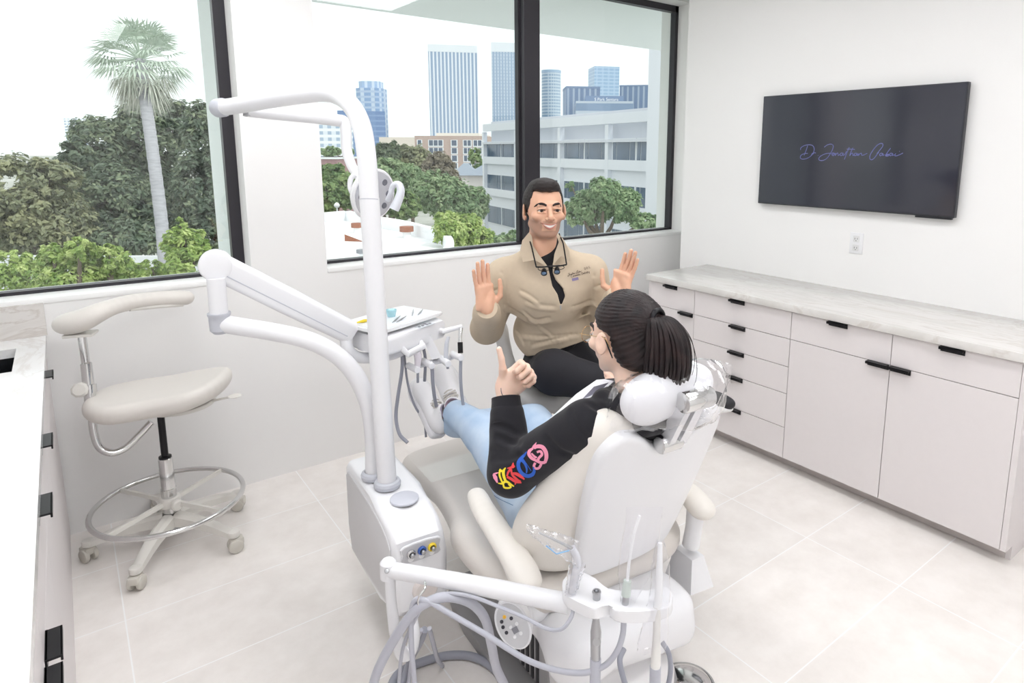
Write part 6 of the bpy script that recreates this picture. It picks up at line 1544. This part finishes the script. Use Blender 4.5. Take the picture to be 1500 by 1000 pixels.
bd = MB()
try: ribbon(bd, bj, [(837.5, 409.8), (842, 408.8), (847, 407.5)], 4.0, 0.002)
except Exception: pass
wadd(bd, 'purple_badge', mat('purple_badge', '#8b80a6', 0.7), jo, smooth=False)
# trousers
tr = [(cap(hipA, hipB, 0.115), 0.04), (cap(hipA, kneA, 0.098, 0.082), 0.04), (cap(kneA, ankA.lerp(kneA, 0.06), 0.080, 0.058), 0.03), (cap(hipB, kneB, 0.100, 0.075), 0.04), (cap(kneB, ftB+Vector((0, 0, 0.05)), 0.072, 0.055), 0.03), (cap(hipc-VU*0.0, belly.lerp(hipc, 0.6), 0.125, 0.12), 0.05)]
FT = fieldmesh(tr, 0.0055, 0.03); FT.disp(crinkle(0.006, 18, 9)); FT.cut(lambda p: np.full(p.shape[:-1], -1.0)) if False else None
tV, tF = FT.mesh(1); meshobj('trousers', [(tV, tF, TRO)], dp)
# black trainers with a white sole line
def shoe(par, heel, toe, upv, sole_m, upper_m, s=1.0, names=('shoe', 'sole'), laces=None, w=0.045):
    d = (toe-heel); L_ = d.length; y = d.normalized(); z = Vector(upv); z = (z-y*z.dot(y)).normalized(); x = y.cross(z)
    M = Matrix((x, y, z)).transposed().to_4x4(); M.translation = heel; R3_ = M.to_3x3()
    P = lambda a, b, c: M @ Vector((a, b*L_, c))
    out = smoothpoly([(0, -0.01), (0.030, 0.0), (0.034, 0.08*1), (0.030, 0.11), (0.040, 0.17), (0.042, 0.20), (0.030, 0.245), (0.0, 0.262), (-0.034, 0.24), (-0.044, 0.20), (-0.040, 0.16), (-0.034, 0.10), (-0.033, 0.05), (-0.029, 0.0)], 4)
    out = [(a*w/0.045, b*L_/0.25) for a, b in out]
    so_ = prim_field([slab(out, M, -0.012, 0.016, 0.008, lambda a, b: 0.01*np.maximum(b/L_-0.75, 0)*4)], names[1], sole_m, par, 0.004, 0.004)
    pr_ = [(ell(P(0, 0.78, 0.026), (0.040*w/0.045, 0.062, 0.030), R3_), 0.02), (ell(P(0, 0.5, 0.034), (0.036*w/0.045, 0.075, 0.036), R3_), 0.02), (ell(P(0, 0.2, 0.036), (0.034*w/0.045, 0.055, 0.042), R3_), 0.02), (cap(P(0, 0.16, 0.045), P(0, 0.22, 0.082), 0.036, 0.035), 0.015)]
    Fq = fieldmesh(pr_, 0.004, 0.02); Fq.add(cap(P(0, 0.18, 0.075), P(0, 0.25, 0.13), 0.028, 0.030), 0.004, 's'); Fq.cut(lambda p: ((np.array(M.translation)+np.array(z)*0.004-p)@np.array(z)))
    o = Fq.build(names[0], upper_m, None, 1); adopt(o, par)
    if laces:
        lm = MB()
        for k in range(6):
            b_ = 0.36+k*0.06; zz2 = 0.080-k*0.0055
            lm.tube(catmull([P(-0.026, b_, zz2-0.014), P(-0.006, b_+0.015, zz2+0.001), P(0.026, b_+0.04, zz2-0.014)], 3), 0.0036, 6)
            lm.tube(catmull([P(0.026, b_, zz2-0.014), P(0.006, b_+0.015, zz2+0.002), P(-0.026, b_+0.04, zz2-0.014)], 3), 0.0028, 6)
        lm.tube(catmull([P(0, 0.36, 0.078), P(0.022, 0.30, 0.085), P(0.03, 0.36, 0.075), P(0.0, 0.37, 0.080), P(-0.025, 0.32, 0.083), P(-0.02, 0.40, 0.07)], 4), 0.0025, 6)
        o2 = lm.build('laces', laces, None); adopt(o2, o)
        lin = MB().tube([P(0, 0.19, 0.100), P(0, 0.2, 0.088), P(0, 0.2, 0.080)], [0.030, 0.027, 0.024], 20, cap=False); o3 = lin.build('lining', mat('lavender_lining', '#cfc4da', 0.8), None); adopt(o3, o)
    return M
shoe(dp, at(1012, 596, 2.47), at(1068, 602, 2.33)+VU*0.0, -VF*0.2+VU*0.6+VR*0.2, mat('white_sole', '#e6e6e6', 0.5), mat('black_shoe', '#242327', 0.6))
shoe(dp, ftB+Vector((0.02, -0.02, -0.075)), ftB+Vector((-0.13, -0.20, -0.075)), (0, 0, 1), mat('white_sole', '#e6e6e6', 0.5), mat('black_shoe', '#242327', 0.6))
# loupes hanging from the neck
lo_ = thing('loupe_glasses', 'black-framed magnifying loupes hanging on the chest of the man in the khaki jacket', 'magnifying glasses', at(807, 392, 2.44))
LD = 2.435
lf = MB(); lf.tube([at(774, 346, 2.50), at(779, 362, 2.46), at(785.5, 391, LD)], 0.0028, 8); lf.tube([at(819, 342, 2.50), at(825, 356, 2.46), at(830, 387.5, LD)], 0.0028, 8)
lf.tube(catmull([at(785.5, 391, LD), at(796, 391, LD-0.004), at(806, 389.5, LD-0.004), at(818, 389.5, LD-0.004), at(830, 387.5, LD)], 4), 0.0030, 8)
for cx2, cy2 in ((796.5, 393.5), (818, 391.5)):
    lf.tube([at(cx2+8.5*math.cos(a), cy2+3.2*math.sin(a), LD) for a in [2*PI*k/18 for k in range(18)]], 0.0013, 6, closed=True)
wadd(lf, 'frame', BLKM, lo_)
for cx2, cy2 in ((797, 397), (816, 395)):
    c_ = at(cx2, cy2, LD-0.006); ax_ = (-VF*0.75-VU*0.6).normalized()
    b_ = wadd(MB().lathe([(0.008, -0.008), (0.0095, -0.006), (0.0115, 0.010), (0.012, 0.014), (0.0095, 0.015)], c_, ax_, 22), 'telescope', BLKM, lo_)
    wadd(MB().lathe([(0, 0.0145), (0.009, 0.0135)], c_, ax_, 22), 'lens', mat('loupe_lens', '#8fa3b8', 0.05, metal=0.6), b_)
wadd(MB().box(at(806.5, 392, LD-0.006), (0.012, 0.010, 0.012), bev=0.002), 'bridge', BLKM, lo_)
# ------------------------------------------------------------------ the patient
def W(r, f, z): return CM @ Vector((r, f, z))
SK2 = skinmat('skin_fair', '#f1d2c0', '#edc9b5')
HAIR2 = mat('long_brown_black_hair', '#1a1416', 0.45, col2='#2e2222', scale=30, detail=2, spec=0.35)
HOOD = mat('black_hoodie_fleece', '#1c1b21', 0.9, bump=0.0003, bscale=350, sheen=0.1)
DEN = mat('light_blue_denim', '#c6d6e8', 0.85, col2='#a9c1dc', scale=9, bump=0.0003, bscale=600)
pa = thing('person', 'patient with a dark ponytail, black hoodie and light jeans giving a thumbs-up in the chair', 'person', W(0, 0.2, 0.5))
HM2 = hframe(at(913, 493, 1.655), Vector((-0.04, 0.99, -0.10)), Vector((0.0, 0.12, 0.99)))
def H2(x, y, z): return HM2 @ Vector((x, y, z))
nb2 = W(0.0, -0.115, 1.045)
nk2 = [(H2(0, -0.012, -0.06), H2(0, -0.035, -0.11), 0.044, 0.044, 0.02), (H2(0, -0.035, -0.11), nb2, 0.046, 0.055, 0.02)]
h2V, h2F = build_head(HM2, 0.95, False, nk2, 0.0025)
hb2_ = bvh_of(h2V, h2F)
s2L, s2R = W(-0.175, -0.09, 0.983), W(0.175, -0.085, 0.995)
e2L, w2L = W(-0.286, 0.085, 0.812), at(740, 568, 1.80)
e2R = W(0.27, 0.16, 0.78); w2R = at(936, 588, 1.93)
hp2 = W(0, 0.22, 0.575); ch2 = W(0, -0.04, 0.87)
h2L, h2R = W(-0.09, 0.24, 0.575), W(0.09, 0.24, 0.575)
k2L, k2R = W(-0.105, 0.64, 0.665), W(0.09, 0.62, 0.66)
a2L, a2R = at(663, 601, 2.44), at(654, 621, 2.47)
thumbz = [(0.68, 0.66, 0.38), (0.80, 0.60, 0.1), (0.86, 0.46, -0.1)]
hy = (VR*0.72+VU*0.60-VF*0.20).normalized(); hz2 = (-VF*0.9+VR*-0.05+VU*-0.25); hz2 = (hz2-hy*hz2.dot(hy)).normalized(); hx = hy.cross(hz2); hx = hx if hx.dot(VU) > 0 else -hx
hp_ = handprims(w2L, hx, hy, hz2, [(68, 98, 60), (72, 98, 60), (74, 98, 58), (76, 96, 55)], [0, 0, 0, 0], thumbz, 0.90, tail=-0.005)
hp_.append((cap(w2L, w2L.lerp(e2L, 0.4), 0.0255, 0.028), 0.02))
F2 = fieldmesh(hp_, 0.0021)
# far hand resting by the chin: only fingertips show
hr2 = handprims(w2R, VU*0.7+VF*0.3, -VR*0.65+VU*0.45-VF*0.1, VF*0.6+VU*0.3, [(30, 50, 30)]*4, [2, 0, -2, -4], [(0.7, 0.6, 0.3), (0.3, 0.9, 0.2), (0.1, 1, 0.1)], 0.85)
hr2.append((cap(w2R, w2R.lerp(e2R, 0.4), 0.025, 0.032), 0.014))
F3 = fieldmesh(hr2, 0.003)
bi2 = [(cap(hp2, ch2, 0.09, 0.085), 0.03), (cap(s2L, s2R, 0.036), 0.04), (cap(ch2, nb2, 0.07, 0.05), 0.03), (cap(s2L, e2L, 0.038, 0.032), 0.02), (cap(e2L, w2L, 0.032, 0.024), 0.015), (cap(s2R, e2R, 0.038, 0.032), 0.02), (cap(e2R, w2R, 0.032, 0.024), 0.015),
       (cap(h2L, k2L, 0.065, 0.045), 0.02), (cap(k2L, a2L, 0.043, 0.030), 0.015), (cap(h2R, k2R, 0.065, 0.045), 0.02), (cap(k2R, a2R, 0.043, 0.030), 0.015), (cap(a2L, at(672, 598, 2.50), 0.029, 0.028), 0.01), (cap(a2R, at(640, 622, 2.50), 0.028, 0.027), 0.01)]
F4 = fieldmesh(bi2, 0.008)
parts = [(h2V, h2F, SK2), (*F4.mesh(1), SK2), (*F2.mesh(1), SK2), (*F3.mesh(1), SK2)] + facebits(HM2, hb2_)
l = MB(); l.tube([on_head(HM2, hb2_, x, z, 0.0005) for x, z in arc(0.022, -0.052, 0.004)], [0.001, 0.003, 0.0035, 0.003, 0.001], 8); parts.append((*mb_np(l), LIP))
pb = meshobj('body', parts, pa)
bb2 = bvh_of(*F2.mesh(1))
tt_ = MB(); 
try: ribbon(tt_, bb2, [(734, 568), (734.5, 574), (737, 580), (740, 583)], [0.8, 1.2, 1.0, 0.6], 0.0008)
except Exception: pass
if len(tt_.bm.faces): wadd(tt_, 'wrist_tattoo', mat('tattoo_ink', '#5b5560', 0.6), pb, smooth=False)
# hair pulled back into a ponytail
TIE = H2(0, -0.110, 0.062)
R32 = HM2.to_3x3()
FhL = np.min([np.array(HM2.translation)-0.17, np.array(H2(0, -0.2, -0.27))], 0); 
Fh2 = Field(np.array(HM2.translation)-np.array([0.16, 0.30, 0.27]), np.array(HM2.translation)+np.array([0.18, 0.14, 0.16]), 0.0026)
Fh2.add(ell(H2(0, -0.022, 0.034), (0.0800, 0.099, 0.090), R32), 0.01)
Fh2.add(ell(H2(0, -0.055, -0.02), (0.066, 0.062, 0.062), R32), 0.03)
Fh2.add(ell(H2(0, -0.085, 0.055), (0.045, 0.035, 0.035), R32), 0.02)
Mi2 = np.array(HM2.inverted())
def hcut2(p):
    q = p@Mi2[:3, :3].T+Mi2[:3, 3]; x, y, z = q[..., 0], q[..., 1], q[..., 2]
    lim = 0.022+np.maximum(z-0.045, 0)*1.5-0.052*sst(0.040, 0.018, z)
    zm = -0.078+0.35*np.maximum(np.abs(x)-0.02, 0)+np.where(y > -0.03, 0.05*sst(-0.03, 0.0, y), 0)
    return np.maximum(y-lim, zm-z)
Fh2.cut(hcut2)
tieL = np.array([0, -0.110, 0.062])
def combed(p):
    q = p@Mi2[:3, :3].T+Mi2[:3, 3]-tieL; r_ = _l(q)
    a = np.arctan2(q[..., 0], q[..., 2]); b = np.arctan2(q[..., 1], np.sqrt(q[..., 0]**2+q[..., 2]**2))
    return 0.0011*np.sin(a*46+3*np.sin(b*5))*np.clip(r_/0.05, 0, 1)+0.0007*np.sin(a*97+b*8)
Fh2.disp(combed)
Fh2.build('hair', HAIR2, None, 1); hair2 = COL.objects[-1]; adopt(hair2, pa)
# ponytail: a bundle of locks
pt2 = MB(); rl = random.Random(11)
spine = [H2(0, -0.102, 0.064), H2(0.002, -0.132, 0.056), H2(0.004, -0.150, 0.018), H2(0.002, -0.150, -0.030), H2(-0.002, -0.140, -0.075), H2(-0.006, -0.125, -0.110), H2(-0.012, -0.108, -0.140)]
side2 = VR; dep2 = VF
def lock(off, ph, r0, lenf=1.0, jit=0.0):
    P_ = []
    for i, c in enumerate(spine):
        f = i/(len(spine)-1)
        if f > lenf: break
        spread = [0.20, 0.65, 1.0, 1.15, 1.15, 1.0, 0.7][i]
        P_.append(c+side2*(off*spread+jit*f*f)+dep2*(ph*spread))
    cp_ = catmull(P_, 5); n = len(cp_)
    pt2.tube(cp_, [r0*(0.7+0.6*math.sin(PI*min(1, k/n*1.1)))*(1-0.75*(k/n)**3) for k in range(n)], 7)
for i in range(120):
    a = rl.uniform(0, 2*PI); rr2 = math.sqrt(rl.random()); lock(0.046*rr2*math.cos(a), 0.030*rr2*math.sin(a), rl.uniform(0.0035, 0.0068), rl.choice([1, 1, 0.84]), rl.uniform(-0.015, 0.012))
for i in range(26): lock(rl.uniform(-0.055, 0.06), rl.uniform(-0.02, 0.03), 0.0007, 1, rl.uniform(-0.03, 0.03))
po_ = pt2.build('ponytail', HAIR2, None); adopt(po_, hair2)
wadd(MB().tube([TIE+(R32 @ Vector((0.018*math.cos(2*PI*k/20), -0.012, 0.018*math.sin(2*PI*k/20)))) for k in range(20)], 0.0065, 10, closed=True), 'hair_tie', BLKM, hair2)
gl = MB(); gl.tube(catmull([H2(0.082, -0.036, -0.008), H2(0.086, -0.02, 0.016), H2(0.077, 0.03, 0.012), H2(0.070, 0.088, 0.010)], 4), 0.0010, 8)
gl.tube([H2(0.040+0.026*math.cos(2*PI*k/24), 0.098-0.006*(math.cos(2*PI*k/24)+1), 0.003+0.021*math.sin(2*PI*k/24)) for k in range(24)], 0.0008, 6, closed=True)
gl.tube([H2(-0.034+0.026*math.cos(2*PI*k/24), 0.100, 0.003+0.021*math.sin(2*PI*k/24)) for k in range(24)], 0.0008, 6, closed=True)
wadd(gl, 'glasses', mat('gold_wire', '#c9a777', 0.25, metal=0.9), pa)
wadd(MB().tube(catmull([H2(0.084, -0.020, 0.016), H2(0.086, -0.034, -0.008), H2(0.080, -0.040, -0.034)], 4), [0.0016, 0.0022, 0.0014], 8), 'glasses_temple', BLKM, pa)
# hoodie
RM = Matrix.Rotation(CRZ, 3, 'Z')
hd_p = [(ell(W(0, -0.02, 0.89), (0.172, 0.115, 0.12), RM), 0.04), (cap(W(-0.150, -0.09, 0.978), W(0.150, -0.09, 0.978), 0.060), 0.05), (ell(W(0, 0.10, 0.74), (0.165, 0.13, 0.13), RM), 0.05), (ell(W(0, 0.15, 0.66), (0.165, 0.115, 0.07), RM), 0.04),
        (cap(s2L, e2L, 0.061, 0.062), 0.03), (cap(e2L, w2L.lerp(e2L, 0.33), 0.062, 0.047), 0.02), (cap(s2R, e2R, 0.068, 0.064), 0.03), (cap(e2R, w2R.lerp(e2R, 0.24), 0.064, 0.05), 0.02),
        (cap(nb2-Vector((0, 0, 0.05)), nb2-Vector((0, 0, 0.01)), 0.085, 0.062), 0.03)]
# hood bunched behind the neck
hk = [W(0.11*math.sin(a), -0.125-0.065*math.cos(a)+0.03*(1 if abs(a) > 1.6 else 0), 1.030+0.018*math.cos(a)) for a in [R(x) for x in range(-150, 151, 25)]]
for a, b in zip(hk, hk[1:]): hd_p.append((cap(a, b, 0.030), 0.012))
hd_p.append((cap(W(-0.06, -0.19, 1.0), W(0.06, -0.19, 1.0), 0.035), 0.025))
FH = fieldmesh(hd_p, 0.0045, 0.03); FH.disp(crinkle(0.005, 20, 21))
hb3 = bvh_of(*FH.mesh(1))
for pts, r_ in [([(722, 622), (740, 626), (756, 634)], 6), ([(728, 640), (745, 646), (762, 650)], 5), ([(716, 655), (735, 662), (752, 668)], 5), ([(722, 672), (742, 672), (765, 665)], 5), ([(800, 640), (820, 660), (840, 668)], 4), ([(835, 600), (845, 625), (862, 645)], 4), ([(868, 565), (880, 580), (900, 588)], 5), ([(862, 590), (885, 603), (905, 606)], 5)]:
    cp_ = catmull([(a, b, 0) for a, b in pts], 5); Q_ = [q for q in [onto(hb3, p.x, p.y, 0.002)[0] for p in cp_] if q is not None]
    for a, b in zip(Q_, Q_[1:]):
        if (a-b).length < 0.04: FH.add(cap(a, b, r_*0.001), 0.010, 's')
d_ = (w2L-e2L).normalized(); FH.add(cap(w2L+d_*0.03, w2L.lerp(e2L, 0.42), 0.036, 0.032), 0.003, 's')
FH.add(cap(nb2+Vector((0, 0, 0.16)), nb2-Vector((0, 0, 0.0)), 0.056, 0.050), 0.004, 's')
gV, gF = FH.mesh(1); hoodie = meshobj('hoodie', [(gV, gF, HOOD)], pa); hb3 = bvh_of(gV, gF)
c_ = w2L.lerp(e2L, 0.25)
wadd(MB().tube([c_-d_*0.040, c_-d_*0.02, c_+d_*0.015, c_+d_*0.030, c_+d_*0.028, c_-d_*0.01], [0.048, 0.046, 0.041, 0.040, 0.036, 0.035], 28, cap=False), 'cuff', HOOD, hoodie)
# appliqué letters down the sleeve
def letter(strk, m_, name='sleeve_letter'):
    q = MB()
    for pts, w_ in strk: ribbon(q, hb3, [(700+a/10, 630+b/10) for a, b in pts], [x*1.2 for x in w_] if isinstance(w_, list) else w_*1.2, 0.0018)
    if len(q.bm.faces): wadd(q, name, m_, hoodie, smooth=False)
letter([([(865, 178), (830, 235), (815, 262)], [0.6, 3.5, 3.0]), ([(815, 262), (765, 300), (755, 350), (790, 400), (840, 430)], [2.5, 4.0, 4.0, 4.0, 3.5]), ([(830, 262), (880, 235), (950, 245), (998, 310), (1008, 390), (985, 470)], [3, 4.5, 5, 5, 4.5, 3.5]),
        ([(870, 320), (920, 305), (945, 350), (900, 400), (880, 445)], [2.5, 3, 3.2, 3, 3.5]), ([(990, 462), (930, 468), (860, 440), (830, 425)], [3.5, 3.5, 3.5, 2]), ([(845, 470), (825, 520), (850, 552), (895, 545), (925, 500), (930, 470)], [3, 3, 3, 3, 3, 2.5]), ([(790, 335), (840, 385), (870, 395)], [2, 2.6, 2])], mat('pink_applique', '#f19ab4', 0.7))
letter([([(725, 308), (690, 360), (635, 420), (600, 480), (608, 560), (655, 630), (730, 662), (800, 640), (828, 585), (815, 530)], [0.6, 3.0, 4.0, 4.5, 4.5, 4.5, 4.5, 4.5, 3.5, 1.5]), ([(640, 430), (690, 480), (720, 560), (715, 620)], [3.5, 3.0, 2.2, 1.5]), ([(665, 410), (720, 490), (785, 590)], 0.7)], mat('blue_applique', '#2f62c4', 0.7))
letter([([(525, 475), (520, 520), (535, 545)], [0.8, 4, 3]), ([(545, 520), (490, 545), (435, 555)], [2, 3, 1]), ([(490, 560), (450, 610), (430, 670)], [3, 2.6, 2]), ([(430, 675), (490, 705), (560, 745), (640, 760)], [3.0, 3.5, 3.5, 1.5]), ([(495, 565), (505, 640), (560, 700), (630, 745)], [2, 2.5, 3, 2]), ([(500, 625), (570, 635), (640, 675), (685, 712)], [2, 4, 3.6, 1.5]), ([(560, 745), (545, 790)], [3, 1])], mat('red_applique', '#ea4b4f', 0.7))
letter([([(412, 545), (380, 600), (385, 670), (410, 740)], [1, 3.6, 3.4, 3]), ([(320, 575), (365, 600), (395, 590)], [3, 2.5, 1.5]), ([(330, 590), (322, 650), (345, 720), (370, 770)], [2.4, 2.4, 2.2, 2]), ([(300, 770), (360, 775), (420, 745), (530, 815)], [1, 2.6, 3.2, 1.5]), ([(375, 780), (390, 830), (450, 838), (485, 820), (450, 780)], [2, 2.4, 2.4, 2.2, 2])], mat('yellow_applique', '#f6e23b', 0.7))
letter([([(238, 640), (262, 690), (292, 765)], [3, 5, 1.5]), ([(232, 640), (275, 628), (310, 618)], [1.5, 2, 1])], mat('pink_applique', '#f19ab4', 0.7))
# jeans
jn = [(cap(h2L, h2R, 0.105), 0.04), (ell(W(-0.01, 0.22, 0.59), (0.20, 0.125, 0.092), RM), 0.04), (cap(h2L+W(-0.02,0,0)-W(0,0,0), k2L, 0.098, 0.070), 0.03), (cap(k2L, a2L.lerp(k2L, 0.13), 0.068, 0.050), 0.025), (cap(h2R, k2R, 0.088, 0.068), 0.03), (cap(k2R, a2R.lerp(k2R, 0.10), 0.068, 0.050), 0.025)]
FJ2 = fieldmesh(jn, 0.0048, 0.02); FJ2.disp(crinkle(0.004, 28, 31))
d2 = (a2L-k2L).normalized(); FJ2.add(cap(a2L+d2*0.05, a2L.lerp(k2L, 0.2), 0.044, 0.038), 0.003, 's')
jv, jf = FJ2.mesh(1); jeans = meshobj('jeans', [(jv, jf, DEN)], pa); bj2 = bvh_of(jv, jf)
sm = MB()
for pts in ([(700, 692), (712, 712), (728, 728), (752, 740)], [(668, 650), (684, 672), (698, 690)]):
    try: ribbon(sm, bj2, pts, 0.9, 0.001)
    except Exception: pass
if len(sm.bm.faces): wadd(sm, 'side_seam', mat('denim_seam', '#5f83ab', 0.8), jeans, smooth=False)
fr_ = MB(); e_ = a2L.lerp(k2L, 0.10)
fx1 = frame_from(d2)
for k in range(70):
    a = 2*PI*k/70; o_ = e_+fx1 @ Vector((0.047*math.cos(a), 0.047*math.sin(a), 0)); fr_.tube([o_-d2*0.008, o_+d2*(0.004+0.006*rl.random())+fx1 @ Vector((0.002*rl.uniform(-1, 1), 0.002*rl.uniform(-1, 1), 0))], [0.0016, 0.0006], 4)
wadd(fr_, 'frayed_hem', mat('denim_fray', '#b9cde2', 0.9), jeans)
# white trainers
WSO = mat('trainer_sole_white', '#eeedf0', 0.5); WUP = mat('trainer_leather_white', '#f3f2f4', 0.42); WLA = mat('lace_white', '#cfcac4', 0.8)
shoe(pa, at(681, 618, 2.50), at(648, 537, 2.60), VR*-0.12-VF*0.85+VU*0.30, WSO, WUP, laces=WLA, w=0.052)
shoe(pa, at(641, 638, 2.46), at(607, 562, 2.56), VR*0.80-VF*0.58+VU*0.15, WSO, WUP, laces=WLA, w=0.052)
# paper bib and its far edge
bib = MB()
rowsb = [[at(900, 558, 1.70), at(886, 555, 1.76), at(874, 556, 1.84)], [at(872, 582, 1.72), at(856, 572, 1.78), at(845, 576, 1.86)], [at(836, 614, 1.74), at(816, 610, 1.80), at(806, 612, 1.88)]]
bib.loft([[r_[0], r_[1], r_[2], r_[2]+VR*0.10+VF*0.05] for r_ in [rowsb[0]]+[rowsb[1]]+[rowsb[2]]], False, False)
b2_ = MB(); b2_.loft([[at(870, 566, 1.72), at(892, 560, 1.70)], [at(838, 600, 1.80), at(862, 590, 1.76)], [at(810, 630, 1.88), at(832, 614, 1.84)], [at(786, 642, 1.96), at(800, 640, 1.93)]], False, False)
bb_ = wadd(bib, 'paper_bib', mat('bib_paper_white', '#f1f1f6', 0.6), pa); wadd(b2_, 'bib_backing', mat('bib_lilac_backing', '#b9b6c8', 0.6), bb_)
